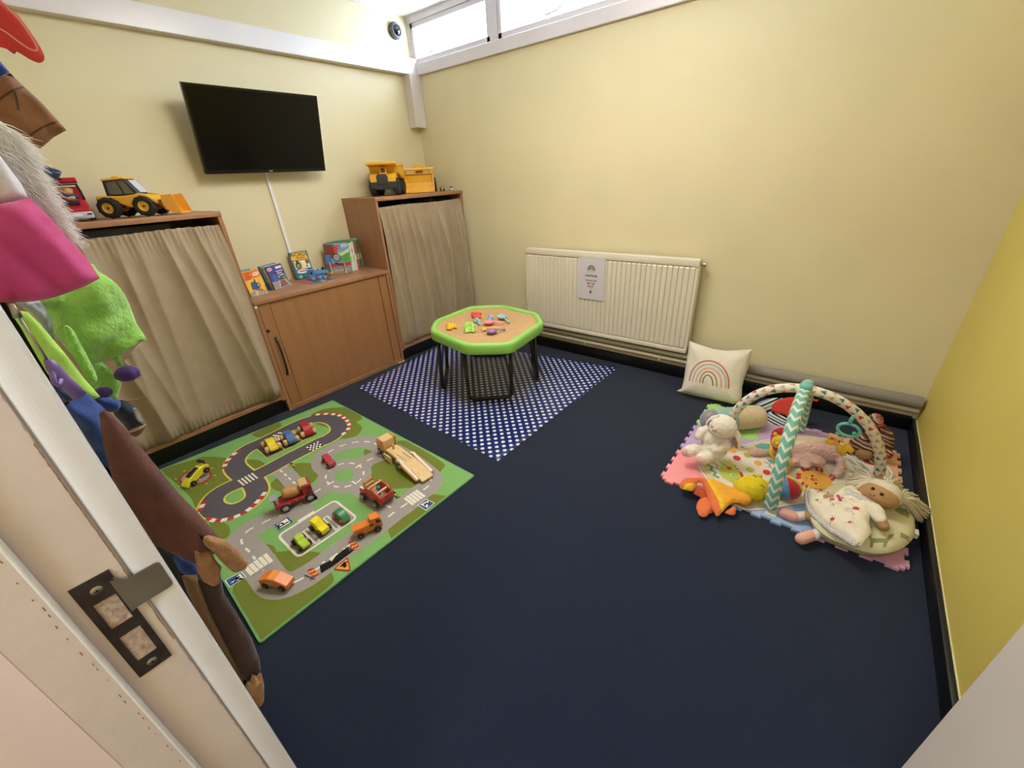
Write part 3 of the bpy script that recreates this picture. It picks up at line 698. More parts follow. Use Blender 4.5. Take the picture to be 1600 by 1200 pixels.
# ================================================================== ROAD RUG (pattern laid as thin coloured pile in the one mesh)
A_ = crop(240, 620, 5.715); B_ = crop(480, 640, 5.714); C_ = crop(340, 780, 5.217)
RZ = .011
def g(p):
    """('A', x, y) style point -> rug plane point"""
    f = {'A': A_, 'B': B_, 'C': C_}[p[0]]; q = at(*f(p[1], p[2]), 2, RZ); return (q.x, q.y)
def gs(k, *xy): return [g((k, a, b)) for a, b in xy]
def fab(n, c, **k): return mat('rug_'+n, c, .95, var=.12, vs=180, bump=.5, bs=420, spec=.1, **k)
GB, GO, GR, AS, WH, YE, RE, BK, BL, EDG = fab('green', '#7ba863'), fab('olive', '#707b33'), fab('road', '#9c9591'), fab('asphalt', '#5a565c'), fab('white', '#e2dcd0'), fab('yellow', '#d2c05a'), fab('red', '#b23a35'), fab('black', '#20201f'), fab('blue', '#34589c'), fab('edge', '#6ba06a')
rug = thing('road_rug', 'green play rug printed with roads, a racetrack and a parking lot', 'rug', (1.2, -2.12, 0))
rc = [(.452, -2.585), (1.897, -2.661), (1.912, -1.632), (.548, -1.605)]
body = roundpoly(rc, .012, 4)
MB().prism(body, .0005, RZ-.0007, EDG, bev=.002).build('edge_binding', rug, world=True)
rg = MB(); lay = [RZ-.0006]
def L(): lay[0] += .000035; return lay[0]
ins = inset(rc, .008); gx = []; 
rg.flat(ins, L(), GB)
def clipr(poly):   # keep blobs inside the rug (Sutherland-Hodgman against the inset corners)
    out = [Vector(p) for p in poly]
    for i in range(4):
        a, b = Vector(ins[i]), Vector(ins[(i+1) % 4]); n = Vector((-(b-a).y, (b-a).x)); src = out; out = []
        for j in range(len(src)):
            p, q = src[j-1], src[j]; dp, dq = (p-a).dot(n), (q-a).dot(n)
            if dp >= 0: out.append(p)
            if (dp >= 0) != (dq >= 0): out.append(p.lerp(q, dp/(dp-dq)))
        if len(out) < 3: return None
    res = []
    for p in out:
        if not res or (p-res[-1]).length > 1e-5: res.append(p)
    return [tuple(p) for p in res]
def blobp(pts, m=GO, n=5):
    c = clipr([tuple(p[:2]) for p in catmull([(x, y, 0) for x, y in pts], n, True)])
    if c: rg.flat(c, L(), m)
blobs = [gs('A', (100, 640), (330, 570), (450, 535), (600, 540), (720, 565), (690, 640), (740, 750), (600, 830), (460, 910), (380, 990), (330, 900), (220, 790), (90, 680)),
 gs('A', (880, 335), (960, 290), (1060, 240), (1120, 225), (1140, 260), (1100, 310), (1020, 350), (930, 360)),
 gs('B', (0, 75), (150, -5), (390, -15), (490, 75), (440, 108), (490, 160), (450, 225), (370, 255), (280, 250), (200, 170), (60, 120)),
 gs('A', (810, 570), (900, 558), (970, 580), (990, 612), (880, 672), (830, 625)),
 gs('A', (1240, 610), (1360, 590), (1450, 620), (1470, 680), (1420, 760), (1350, 800), (1290, 700)),
 gs('A', (1060, 760), (1110, 720), (1160, 760), (1220, 830), (1160, 850), (1080, 830), (1045, 790)),
 gs('B', (0, 490), (50, 480), (90, 520), (95, 590), (60, 640), (0, 670), (-60, 600)),
 gs('B', (690, 435), (590, 490), (550, 600), (640, 665), (740, 705), (860, 702), (980, 690), (1025, 660), (960, 600), (850, 540), (760, 460)),
 gs('B', (505, 375), (540, 342), (592, 378), (520, 420)),
 gs('B', (760, 310), (860, 275), (960, 320), (1100, 400), (1225, 485), (1200, 540), (1160, 572), (1100, 500), (950, 430)),
 gs('B', (1040, 850), (1100, 762), (1200, 765), (1290, 790), (1200, 870), (1000, 1020), (800, 1200), (740, 1130), (725, 1060), (760, 1000), (900, 900)),
 gs('C', (350, 375), (420, 368), (462, 390), (478, 440), (420, 450), (380, 420)),
 gs('C', (470, 440), (540, 425), (700, 420), (800, 430), (845, 450), (760, 530), (600, 625), (560, 610), (520, 550)),
 gs('C', (210, 610), (320, 690), (400, 780), (520, 800), (640, 770), (740, 700), (830, 600), (900, 570), (945, 640), (920, 700), (700, 900), (400, 1160), (330, 1190), (250, 970), (120, 760)),
 gs('C', (-20, 190), (60, 195), (100, 240), (90, 300), (40, 325), (-20, 300)),
 gs('A', (500, 1120), (600, 1120), (660, 1150), (680, 1200), (600, 1240), (530, 1200))]
for b in blobs: blobp(b)
def path(pts, n=8, closed=False): return [tuple(p[:2]) for p in catmull([(x, y, 0) for x, y in pts], n, closed)]
RWD = .118
zr = L(); zr2 = L()
outer = gs('A', (1430, 860), (1330, 940), (1180, 1040), (1040, 1095), (950, 1140))+gs('C', (250, 255), (195, 320), (210, 380), (260, 430), (330, 520), (390, 605), (440, 670), (500, 700), (590, 690), (700, 640), (830, 555), (1000, 425), (1180, 305), (1320, 200))+gs('B', (800, 899), (880, 845), (970, 765), (1055, 705), (1105, 650), (1085, 595), (1000, 520), (890, 440), (780, 375), (700, 340), (620, 310), (560, 290), (490, 285), (420, 292), (330, 315), (255, 345), (185, 385), (140, 430), (150, 490), (210, 540))
po = path(outer); rg.ribbon(po, RWD, zr, GR)
q1 = path(gs('B', (430, 520), (540, 455), (630, 415), (720, 390))); rg.ribbon(q1, RWD*.95, L(), GR)
q2 = path(gs('B', (400, 640), (480, 690), (560, 750), (690, 845), (800, 899))); rg.ribbon(q2, RWD*.95, L(), GR)
q3 = path(gs('B', (240, 640), (150, 690), (90, 725), (20, 765))+gs('A', (1430, 860))); rg.ribbon(q3, RWD*.95, L(), GR)
def ell(k, cx, cy, rx, ry, tilt=0, n=40):
    out = []
    for i in range(n):
        a = 2*PI*i/n; x, y = rx*math.cos(a), ry*math.sin(a); c, s = math.cos(tilt), math.sin(tilt); out.append(g((k, cx+x*c-y*s, cy+x*s+y*c)))
    return out
rg.flat(ell('B', 335, 592, 245, 150, -.2), L(), GR); rg.flat(ell('B', 332, 588, 88, 56, -.2), L(), GB)
rg.flat(gs('A', (1050, 692), (1190, 615), (1260, 660), (1340, 740), (1390, 830), (1280, 900), (1190, 830), (1120, 745)), L(), GR)
rg.flat(gs('C', (600, 60), (740, 20), (810, 100), (650, 190)), L(), GR)
zl = L(); DW = .0085
for pth in (po, q1, q2, q3): rg.dashes(pth, DW, zl, WH, .036, .034)
rg.dashes(ell('B', 335, 585, 172, 104, -.2), DW, L(), WH, .032, .028, closed=True)
rg.ribbon(gs('A', (1045, 688), (1185, 617)), .009, L(), WH)
rg.dashes(gs('A', (1130, 655), (1270, 780)), DW, L(), WH, .028, .022)
# car park
pk = gs('C', (478, 300), (958, 0), (1150, 150), (655, 487)); pk = roundpoly(pk, .03, 5)
rg.flat(pk, L(), WH); rg.flat(inset(pk if sum(pk[i][0]*pk[(i+1) % len(pk)][1]-pk[(i+1) % len(pk)][0]*pk[i][1] for i in range(len(pk))) > 0 else pk[::-1], .010), L(), GR)
rg.ribbon(gs('C', (655, 182), (788, 100)), .013, L(), WH)
for a, b in (((712, 250), (818, 352)), ((875, 145), (985, 242))):
    p0, p1 = Vector(g(('C', *a))), Vector(g(('C', *b))); rg.ribbon([p0, p1], .026, L(), WH); e = (p1-p0).normalized()*.006; rg.ribbon([p0+e, p1-e], .012, L(), GR)
# racetrack
TWD = .098
lane = gs('A', (900, 440), (1010, 545), (1170, 475), (1330, 395), (1470, 325), (1430, 290), (1250, 330), (1080, 380))
loop = gs('A', (1486, 405), (1340, 480), (1200, 552), (1040, 640), (930, 695), (830, 742), (690, 800), (590, 855), (535, 910), (515, 965), (545, 1010), (620, 1030), (700, 1020), (800, 980), (885, 920), (925, 860), (915, 800), (870, 745), (800, 700), (735, 640), (725, 585), (770, 520), (850, 460), (960, 410), (1080, 350), (1200, 290), (1320, 235))+gs('B', (55, 86), (120, 76), (180, 78), (245, 100), (285, 145), (275, 195), (230, 235), (175, 268))
# the last stretch joins the first
lp_ = path(loop, 6, True)
rg.ribbon(lp_, TWD+.018, L(), YE, closed=True); rg.flat(lane, L(), AS)
rg.ribbon(gs('A', (915, 462), (1010, 547), (1170, 475), (1330, 395), (1475, 322)), .007, L(), YE)
rg.ribbon(lp_, TWD, L(), AS, closed=True)
for a, b in (((1085, 395), (1172, 476)), ((1235, 325), (1332, 396)), ((1380, 258), (1470, 325))): rg.ribbon(gs('A', a, b), .006, L(), YE)
for dx in (0, 45): rg.ribbon(gs('A', (1065+dx, 345-dx*.5), (1120+dx, 350-dx*.5), (1125+dx*1.1, 390-dx*.6)), .014, L(), WH)
k1 = [path(gs('A', (785, 478), (710, 520), (655, 580), (625, 645)), 5), path(gs('A', (470, 925), (425, 990), (410, 1040)), 5), path(gs('A', (480, 1085), (560, 1108), (690, 1085), (810, 1035), (920, 945), (1000, 850)), 5), path(gs('B', (40, 52), (120, 42), (200, 40), (285, 52), (345, 88), (375, 140), (355, 190), (305, 230)), 5)]
for k in k1: rg.dashes(k, .022, L(), RE, .026, 0, alt=WH)
# crossing stripes and start grid
cr4 = gs('A', (742, 752), (890, 675), (945, 722), (795, 798))
def bil(Q, u, v): Q = [Vector(q) for q in Q]; return (Q[0]*(1-u)+Q[1]*u)*(1-v)+(Q[3]*(1-u)+Q[2]*u)*v
cc_ = sum((Vector(p) for p in cr4), Vector((0, 0)))/4; rg.flat([tuple(cc_+(Vector(p)-cc_)*1.22) for p in cr4], L(), AS); zz = L()
for i in range(5):
    u = .04+i*.2; rg.flat([tuple(bil(cr4, a, b)) for a, b in ((u, 1), (min(1, u+.1), 1), (max(0, u-.0)+.10, 0), (u, 0))], zz, WH)
sg = gs('A', (1362, 452), (1470, 398), (1512, 440), (1408, 492)); rg.flat(sg, L(), WH); zz = L()
for i in range(7):
    for j in range(4):
        if (i+j) % 2: rg.flat([tuple(bil(sg, a, b)) for a, b in ((i/7, j/4), ((i+1)/7, j/4), ((i+1)/7, (j+1)/4), (i/7, (j+1)/4))], zz, BK)
# zebra crossings
for k_, q_ in (('C', ((222, 556), (385, 436), (455, 518), (288, 630))), ('B', ((856, 786), (968, 712), (1064, 780), (950, 858)))): rg.flat(gs(k_, *q_), L(), GR)
zz = L()
for a, b in (((232, 558), (285, 615)), ((268, 530), (325, 590)), ((306, 503), (362, 562)), ((344, 475), (400, 538)), ((384, 450), (440, 515))): rg.ribbon(gs('C', a, b), .015, zz, WH)
for a, b in (((868, 790), (948, 850)), ((892, 772), (972, 832)), ((918, 755), (998, 815)), ((944, 738), (1024, 797)), ((970, 722), (1050, 780))): rg.ribbon(gs('B', a, b), .013, zz, WH)
# parking, pedestrian and roadworks signs, pit, barriers, lights
def sgn(k, q, c1, c2, grow=.12):
    Q = gs(k, *q); rg.flat(Q, L(), c1); c = sum((Vector(p) for p in Q), Vector((0, 0)))/len(Q)
    rg.flat([tuple(Vector(p).lerp(c, grow*2)) for p in Q], L(), c2); return c, Q
c, Q = sgn('C', ((462, 210), (572, 145), (615, 188), (503, 255)), BL, WH)
rg.text('P', .062, BK, Matrix(((-1, 0, 0, c.x), (0, -1, 0, c.y), (0, 0, 1, L()+.0002), (0, 0, 0, 1))), ext=.0001)
def person(k, pts, w=.005):
    z = L()
    for p in pts: rg.ribbon(gs(k, *p), w, z, BK)
for k, q, tri, fig in (('C', ((58, 665), (198, 590), (236, 636), (96, 722)), ((105, 690), (185, 605), (215, 640)), (((120, 668), (180, 630)), ((135, 680), (165, 645), (205, 655)), ((150, 640), (160, 660)))),
                       ('B', ((985, 855), (1065, 800), (1140, 835), (1060, 905)), ((1010, 850), (1085, 812), (1075, 880)), (((1040, 850), (1085, 840)), ((1050, 865), (1065, 835), (1090, 850))))):
    c, Q = sgn(k, q, WH, BL, .06); rg.flat(gs(k, *tri), L(), WH); person(k, fig, .007)
tq = roundpoly(gs('C', (938, 578), (1064, 468), (1088, 588)), .012, 4); rg.flat(tq, L(), RE)
c = sum((Vector(p) for p in tq), Vector((0, 0)))/len(tq); rg.flat([tuple(Vector(p).lerp(c, .25)) for p in tq], L(), fab('amber', '#dd9d42'))
person('C', (((1000, 555), (1060, 510)), ((1015, 530), (1040, 560)), ((1030, 515), (1050, 550))), .007)
rg.flat(gs('C', (832, 545), (900, 512), (960, 470), (1062, 388), (1112, 418), (1030, 480), (950, 540), (846, 606)), L(), BK)
for a, b in (((925, 480), (960, 465)), ((850, 525), (875, 510)), ((1020, 410), (1045, 398)), ((925, 505), (955, 468))): rg.ribbon(gs('C', a, b), .008, L(), WH)
AM = fab('amber', '#dd9d42')
for P in (((745, 575), (825, 640)), ((1075, 350), (1145, 400))):
    p0, p1 = Vector(P[0]), Vector(P[1])
    for off in (0, 28): rg.dashes(gs('C', (p0.x+off*.5, p0.y-5+off*.1), (p1.x-off*.2, p1.y-15+off*.4)) if False else gs('C', (p0.x+off*.7, p0.y-off*.25), (p0.x+off*.7+55, p0.y-off*.25+62)), .013, L(), RE, .010, 0, alt=AM)
    rg.ribbon(gs('C', (p0.x-35, p0.y+45), (p1.x-30, p1.y+15)), .004, L(), AS); rg.ribbon(gs('C', (p1.x-50, p1.y-20), (p1.x-70, p1.y+25)), .004, L(), AS)
pad = ell('A', 375, 722, 148, 66, -.2); rg.flat(pad, L(), RE); rg.flat(ell('A', 375, 722, 128, 54, -.2), L(), GR)
for q in (((300, 760), (340, 735)), ((400, 745), (420, 735)), ((420, 690), (460, 685)), ((430, 680), (440, 700))): rg.ribbon(gs('A', *q), .016, L(), WH)
for i in range(8):
    a = 2*PI*i/8+.2; x, y = 375+178*math.cos(a), 722+92*math.sin(a)-178*math.cos(a)*.2; c_ = crop; rg.flat(gs('A', (x-12, y+4), (x+12, y+2), (x, y-9)), L(), YE)
for k, (x, y), (u, v) in (('A', (1245, 612), (32, 20)), ('B', (788, 762), (42, 28))):
    rg.flat(gs(k, (x-u, y-v*.8), (x-u*.3, y-v*1.1), (x+u, y+v*.8), (x+u*.3, y+v*1.1)), L(), BK)
    for t, m_ in ((-.5, RE), (0.05, YE), (.55, GB)): rg.flat(ell(k, x+u*t, y+v*t*.9, u*.28, v*.34, n=12), L(), m_)
rg.build('pile', rug, world=True)

# ================================================================== WOODEN TOY CARS on the rug
def paint(n, c): return mat('painted_'+n, c, .38, spec=.5, var=.04, vs=30)
NW = mat('natural_wood', '#c9a77a', .6, col2='#b9935f', vs=25, stretch=(1, 6, 6)); DW_ = mat('drum_wood', '#c08f55', .5, col2='#a97843', vs=25, stretch=(6, 1, 6))
BKW = mat('black_wheel', '#1b1b1e', .5); GRW = mat('grey_hub', '#a5a29c', .5); REDW = mat('red_wheel', '#b5443a', .5)
def pose(k0, p0, k1, p1, z=.04):
    f = {'A': A_, 'B': B_, 'C': C_}; a = at(*f[k0](*p0), 2, z); b = at(*f[k1](*p1), 2, z); c = (a+b)/2; return c.x, c.y, math.atan2(b.y-a.y, b.x-a.x)
def wheel(t, x, y, r, w, m, hub=None, z0=None):
    mb = MB(T(x, y, r if z0 is None else z0) @ Rx(PI/2)); mb.lathe([(0, -w/2), (r*.86, -w/2), (r, -w*.32), (r, w*.32), (r*.86, w/2), (0, w/2)], m, 20)
    if hub:
        for s in (-1, 1): mb.lathe([(0, s*(w/2+.0015)), (r*.55, s*(w/2+.001)), (r*.62, s*w*.45)], hub, 16)
        mb.cyl((0, 0, -w/2-.0025), (0, 0, w/2+.0025), r*.15, METAL, n=8)
    else: mb.cyl((0, 0, -w/2-.001), (0, 0, w/2+.001), r*.2, NW if m != NW else DW_, n=8)
    return mb.build('wheel', t)
def wooden_car(name, label, pos, Lc, Wc, prof, m, wr, ww, wm, hub=None, cat='toy car', group='wooden toy cars on the road rug', wx=(-.3, .3), z0=None, gap=.001, rot=None, clear=.45, windows=None, wins=None):
    x, y, h = pos; t = thing(name, label, cat, (x, y, RZ+.0037), h, group=group, rot=rot)
    P = [(a*Lc, wr*clear+b) for a, b in prof]
    mb = MB(Matrix(((1, 0, 0, 0), (0, 0, -1, 0), (0, 1, 0, 0), (0, 0, 0, 1)))); mb.prism(P, -Wc/2, Wc/2, m, bev=.0025)
    mb.build('body', t)
    if windows:
        wm_ = wins or BK_GL
        for s in (-1, 1):
            w = MB()
            for q in windows: w.add([(a*Lc, s*(Wc/2+.0004), wr*clear+b) for a, b in q], [list(range(len(q)))[::-s]], wm_)
            w.build('window', t)
    for fx in wx:
        MB().cyl((fx*Lc, -Wc/2-.004, wr), (fx*Lc, Wc/2+.004, wr), .003, NW, n=8).build('axle', t)
        for s in (-1, 1): wheel(t, fx*Lc, s*(Wc/2+ww/2+gap), wr, ww, wm, hub)
    return t
BK_GL = mat('printed_window', '#3b3430', .5)
def rprof(pts, n=4): return [tuple(p[:2]) for p in catmull([(a, b, 0) for a, b in pts], n, True)]
wave = rprof([(-.5, .004), (-.5, .018), (-.38, .034), (-.12, .048), (.12, .046), (.3, .034), (.5, .026), (.5, .004), (0, .002)])
bump2 = rprof([(-.5, .004), (-.5, .030), (-.34, .042), (-.1, .034), (.02, .046), (.18, .047), (.3, .034), (.5, .028), (.5, .004), (0, .002)])
boxy = [(-.5, .004), (-.5, .036), (-.42, .046), (.12, .046), (.26, .028), (.5, .024), (.5, .004)]
wooden_car('toy_car', 'yellow wooden car with natural wood wheels in the racetrack pit', pose('A', (1020, 380), 'A', (1080, 470)), .125, .042, wave, paint('yellow', '#dcc431'), .020, .020, NW)
wooden_car('toy_car', 'blue wooden car with natural wood wheels between the yellow and red ones', pose('A', (1180, 320), 'A', (1245, 405)), .120, .042, bump2, paint('blue', '#41689c'), .019, .020, NW)
wooden_car('toy_car', 'red wooden car with natural wood wheels nearest the cabinet', pose('A', (1335, 240), 'A', (1400, 340)), .125, .044, boxy, paint('red', '#a52a30'), .019, .020, NW)
race = rprof([(-.5, .004), (-.5, .020), (-.42, .030), (-.1, .026), (.1, .021), (.5, .018), (.5, .006), (0, .003)])
t = wooden_car('toy_car', 'small red wooden car with black wheels by the roundabout', pose('B', (155, 410), 'B', (220, 485)), .105, .032, rprof([(-.5, .004), (-.5, .026), (-.3, .032), (.3, .030), (.5, .026), (.5, .006), (0, .003)]), paint('crimson', '#b03a44'), .012, .010, BKW, gap=-.004)
beetle = rprof([(-.5, .002), (-.46, .016), (-.30, .034), (-.05, .042), (.2, .036), (.42, .018), (.5, .004), (0, .001)])
wooden_car('toy_car', 'green wooden beetle-shaped car with red wheels in the parking lot', pose('B', (255, 905), 'B', (340, 965)), .088, .034, beetle, paint('green', '#2e7d4a'), .0115, .008, REDW, gap=-.003)
wooden_car('toy_car', 'bright yellow wooden car with black wheels in the middle parking bay', pose('B', (60, 1000), 'B', (160, 1070)), .092, .036, [(-.5, .004), (-.5, .026), (-.40, .044), (.02, .044), (.16, .026), (.5, .024), (.5, .004)], paint('bright_yellow', '#e8d81f'), .014, .011, BKW)
wooden_car('toy_car', 'lime green wooden car with black wheels in the first parking bay', pose('C', (640, 300), 'C', (712, 365)), .085, .032, rprof([(-.5, .004), (-.5, .018), (-.3, .034), (0, .037), (.15, .024), (.5, .020), (.5, .005), (0, .003)]), paint('lime', '#a6c63a'), .012, .010, BKW)
ORP = paint('orange', '#dc7a35')
t = wooden_car('toy_car', 'orange wooden sports car with black wheels on the corner of the road', pose('C', (395, 650), 'C', (575, 680), .035), .118, .044, [(-.5, .006), (-.5, .030), (-.16, .047), (.10, .045), (.5, .024), (.5, .006)], ORP, .014, .010, BKW, gap=-.006, windows=[[(-.28, .022), (-.12, .038), (.06, .037), (.16, .024)]], wins=NW)
MB().add([(-.15*.118, -.018, .0538), (-.15*.118, .018, .0538), (.09*.118, .018, .0520), (.09*.118, -.018, .0520)], [(0, 3, 2, 1)], paint('orange_light', '#e58f4d')).build('roof', t)
t = wooden_car('toy_truck', 'orange wooden dumper truck with black wheels beside the roadworks', pose('B', (450, 1070), 'B', (620, 1000), .045), .118, .040, [(-.5, .012), (-.5, .040), (.12, .044), (.12, .064), (.42, .062), (.5, .044), (.5, .006), (-.3, .004)], ORP, .014, .010, BKW, windows=[[(.30, .034), (.30, .052), (.40, .051), (.46, .040), (.46, .034)], [(.06, .03), (.06, .040), (.20, .040), (.20, .03)]], cat='toy truck')
# yellow and black racer nose-down on the helipad
x, y, h = pose('A', (330, 745), 'A', (405, 640), .05)
t = thing('toy_car', 'yellow and black racing car tipped up on the printed helipad', 'toy car', (x, y, RZ+.034), 0, group='wooden toy cars on the road rug', rot=(0, -.30, h-.55))
YP = paint('race_yellow', '#d8d02c'); mb = MB(Matrix(((1, 0, 0, 0), (0, 0, -1, 0), (0, 1, 0, 0), (0, 0, 0, 1))))
mb.prism(rprof([(-.065, -.012), (-.067, .006), (-.03, .020), (.03, .024), (.062, .012), (.066, -.010), (0, -.014)]), -.021, .021, YP, bev=.003); mb.build('body', t)
MB().box((0, 0, .022), (.06, .03, .012), BKW, bev=.004).build('cockpit', t); MB().box((.062, 0, .034), (.016, .044, .004), BKW).box((.062, .015, .024), (.005, .004, .018), BKW).box((.062, -.015, .024), (.005, .004, .018), BKW).build('spoiler', t)
for fx in (-.040, .042):
    for s in (-1, 1): wheel(t, fx, s*.025, .015, .010, BKW, z0=-.010)
# cement mixer truck
x, y, h = pose('A', (1140, 960), 'A', (1390, 850), .04)
RP = paint('truck_red', '#9e2430'); t = thing('toy_truck', 'red wooden cement mixer truck with round wooden drum by the parking sign', 'toy truck', (x, y, RZ+.0037), h, group='wooden toy trucks on the road rug')
MB().box((-.005, 0, .033), (.165, .066, .016), RP, bev=.003).box((-.078, 0, .043), (.012, .062, .010), RP, bev=.002).build('chassis', t)
MB().box((.055, 0, .066), (.042, .066, .052), RP, bev=.006, seg=2).box((.048, 0, .095), (.036, .060, .006), NW, bev=.002).build('cab', t)
for s in (-1, 1): MB().box((.062, s*.0335, .072), (.018, .001, .018), BK_GL).build('window', t)
MB(T(-.010, 0, .069) @ Ry(math.radians(-90+14))).lathe([(0, -.036), (.019, -.036), (.026, -.018), (.027, .006), (.022, .028), (.015, .036), (0, .036)], DW_, 24).build('drum', t)
MB().box((-.074, 0, .058), (.012, .05, .03), mat('grey_board', '#8d9196', .5), bev=.002).box((-.085, 0, .074), (.030, .046, .006), mat('grey_board', '#8d9196', .5), bev=.002).build('chute', t)
for i in range(5): MB().box((-.06+i*.03, -.0335, .033), (.006, .001, .006), NW).build('bolt', t)
for fx in (-.052, .055):
    for s in (-1, 1): wheel(t, fx, s*.038, .021, .010, BKW, GRW)
# fire engine
x, y, h = pose('B', (560, 720), 'B', (690, 800), .035)
t = thing('toy_truck', 'red wooden fire engine with ladder frame and blue peg near the traffic lights', 'toy truck', (x, y, RZ+.0037), h, group='wooden toy trucks on the road rug')
RF = paint('fire_red', '#b23a35'); s3 = Matrix(((1, 0, 0, 0), (0, 0, -1, 0), (0, 1, 0, 0), (0, 0, 0, 1)))
MB().box((0, 0, .030), (.150, .060, .014), NW, bev=.002).build('chassis', t)
for s in (-1, 1):
    P = [(-.078, .024), (-.078, .046), (-.03, .046), (-.022, .078), (0, .082)]+[(.03+.05*math.sin(a*PI/12), .040+.045*math.cos(a*PI/12)) for a in range(0, 7)]+[(.080, .024)]
    MB(s3).prism(P, s*.033-.005, s*.033+.005, RF, bev=.002).build('side_panel', t)
MB().box((-.05, 0, .06), (.03, .045, .030), NW, bev=.003).box((-.05, 0, .082), (.016, .05, .014), DW_, bev=.003).build('cab_block', t)
MB().box((.078, 0, .045), (.008, .064, .03), RF, bev=.002).text('FIRE', .013, BK_GL, Matrix(((0, 0, 1, .0824), (1, 0, 0, 0), (0, 1, 0, .046), (0, 0, 0, 1)))).build('front_board', t)
MB().cyl((0, -.038, .080), (0, .038, .080), .006, NW).cyl((.05, -.038, .070), (.05, .038, .070), .006, NW).build('cross_bar', t)
MB().ball((.026, .0, .075), .010, paint('peg_blue', '#2f77a8'), 14).cyl((.026, 0, .036), (.026, 0, .068), .007, paint('peg_blue', '#2f77a8')).build('peg', t)
for fx in (-.048, .046):
    for s in (-1, 1): wheel(t, fx, s*.045, .020, .010, BKW, GRW)
# transporter
x, y, h = pose('B', (700, 330), 'B', (1060, 590), .035)
t = thing('toy_truck', 'orange and natural wood car transporter with long low trailer', 'toy truck', (x, y, RZ+.0037), h, group='wooden toy trucks on the road rug')
OW = paint('pale_orange', '#d88a4a'); NL = mat('pale_ply', '#d8bd8a', .6, col2='#cbaa74', vs=18, stretch=(1, 8, 8))
for s in (-1, 1): MB(s3).prism([(-.205, .020), (-.205, .062), (-.185, .100), (-.130, .100), (-.125, .020)], s*.036-.004, s*.036+.004, OW, bev=.002).build('cab_side', t)
MB().box((-.165, 0, .060), (.062, .066, .070), NL, bev=.003).build('cab', t)
for s in (-1, 1): MB().box((-.175, s*.0405, .078), (.020, .001, .020), mat('window_pale', '#cfd0cc', .4)).build('window', t)
MB(s3).prism([(-.12, .034), (-.12, .050), (-.05, .050), (-.02, .046), (.06, .046), (.205, .014), (.205, .006), (.06, .032), (-.02, .032)], -.034, .034, NL, bev=.002).box((-.09, 0, .046), (.07, .072, .008), NL, bev=.002).build('trailer_deck', t)
MB().cyl((-.095, 0, .05), (-.095, 0, .078), .006, NW).build('peg', t)
for s in (-1, 1):
    q = [(-.01, .030), (0, .052), (.03, .062), (.06, .050), (.10, .040), (.18, .020), (.18, .010), (.09, .026), (.05, .036), (.02, .044)]
    MB(s3).prism(q, s*.042-.007, s*.042+.001*s*0+.007, mat('white_wood', '#dcd4c4', .5), bev=.002).build('wheel_guard', t)
    MB(s3).prism([(.02, .030), (.06, .046), (.18, .016), (.18, .009), (.05, .032)], s*.052-.002, s*.052+.002, OW).build('ramp_rail', t)
for i in range(2):
    MB().box((.0, (i-.5)*.03, .0488), (.10, .0015, .0008), BK_GL).build('groove', t)
for fx, yy in ((-.182, .040), (-.135, .040), (.03, .040)):
    for s in (-1, 1): wheel(t, fx, s*(yy+(.0 if fx < 0 else .006)), .019, .010, BKW, GRW)
# ================================================================== VEHICLES ON THE TALL CABINETS
def P_(n, c, r=.4): return mat('plastic_'+n, c, r, spec=.45)
TY, TYD, RUB = P_('construction_yellow', '#e2ae35', .35), P_('dark_amber', '#c9861c'), mat('tyre_rubber', '#1e1c1c', .75)
S3 = Matrix(((1, 0, 0, 0), (0, 0, -1, 0), (0, 1, 0, 0), (0, 0, 0, 1)))   # profile (x,z) extruded in y
def big_wheel(t, x, y, r, w, hub, lugs=20, side=1):
    mb = MB(T(x, y, r) @ Rx(PI/2)); mb.lathe([(r*.52, -w/2), (r*.86, -w/2), (r*.97, -w*.36), (r, 0), (r*.97, w*.36), (r*.86, w/2), (r*.52, w/2), (r*.5, 0), (r*.52, -w/2)], RUB, 28)
    for i in range(lugs):
        a = 2*PI*i/lugs; s = 1 if i % 2 else -1
        mb.box((math.cos(a)*r*.985, math.sin(a)*r*.985, s*w*.2), (r*.07, r*.11, w*.46), RUB, M=Matrix() if False else None)
    wo = mb.build('wheel', t)
    MB(T(x, y, r) @ Rx(PI/2)).lathe([(0, -w*.30), (r*.2, -w*.34), (r*.34, -w*.22), (r*.50, -w*.36), (r*.53, -w*.40), (r*.53, w*.40), (r*.50, w*.36), (r*.34, w*.22), (r*.2, w*.34), (0, w*.30)], hub, 24).build('hub', wo)
    MB(T(x, y, r) @ Rx(PI/2)).lathe([(0, -w*.38), (r*.13, -w*.38), (r*.13, w*.38), (0, w*.38)], DGREY, 6).build('hub_nut', wo)
    return wo
ZT = HT+.0022
# loader on the left cabinet
t = thing('toy_loader', 'yellow toy wheel loader with amber bucket on the left tall cabinet', 'toy loader', (.225, -2.145, ZT), math.radians(52))
MB(S3).prism([(-.125, .065), (-.135, .085), (-.125, .100), (-.02, .095), (.03, .100), (.10, .092), (.125, .070), (.12, .050), (.03, .040), (-.01, .042), (-.04, .060), (-.09, .070)], -.045, .045, TY, bev=.006).build('body', t)
for s in (-1, 1): MB(S3).prism([(.02, .060), (.03, .092), (.06, .104), (.095, .098), (.13, .070), (.125, .055), (.10, .080), (.06, .088), (.04, .070)], s*.060-.014, s*.060+.014, TY, bev=.003).build('mudguard', t)
CABF = P_('cab_black', '#1f1f22', .35); GLS = mat('toy_window', '#5f5b52', .12, spec=.6); 
cb = [(-.085, .095), (-.078, .165), (.018, .170), (.060, .098)]
MB(S3).prism(cb, -.040, .040, CABF, bev=.004).build('cab', t)
MB(S3).prism([(-.082, .163), (-.078, .172), (.014, .177), (.022, .168)], -.043, .043, TY, bev=.003).box((-.03, .178, 0), (.03, .008, .03), TY, bev=.002).build('cab_roof', t)
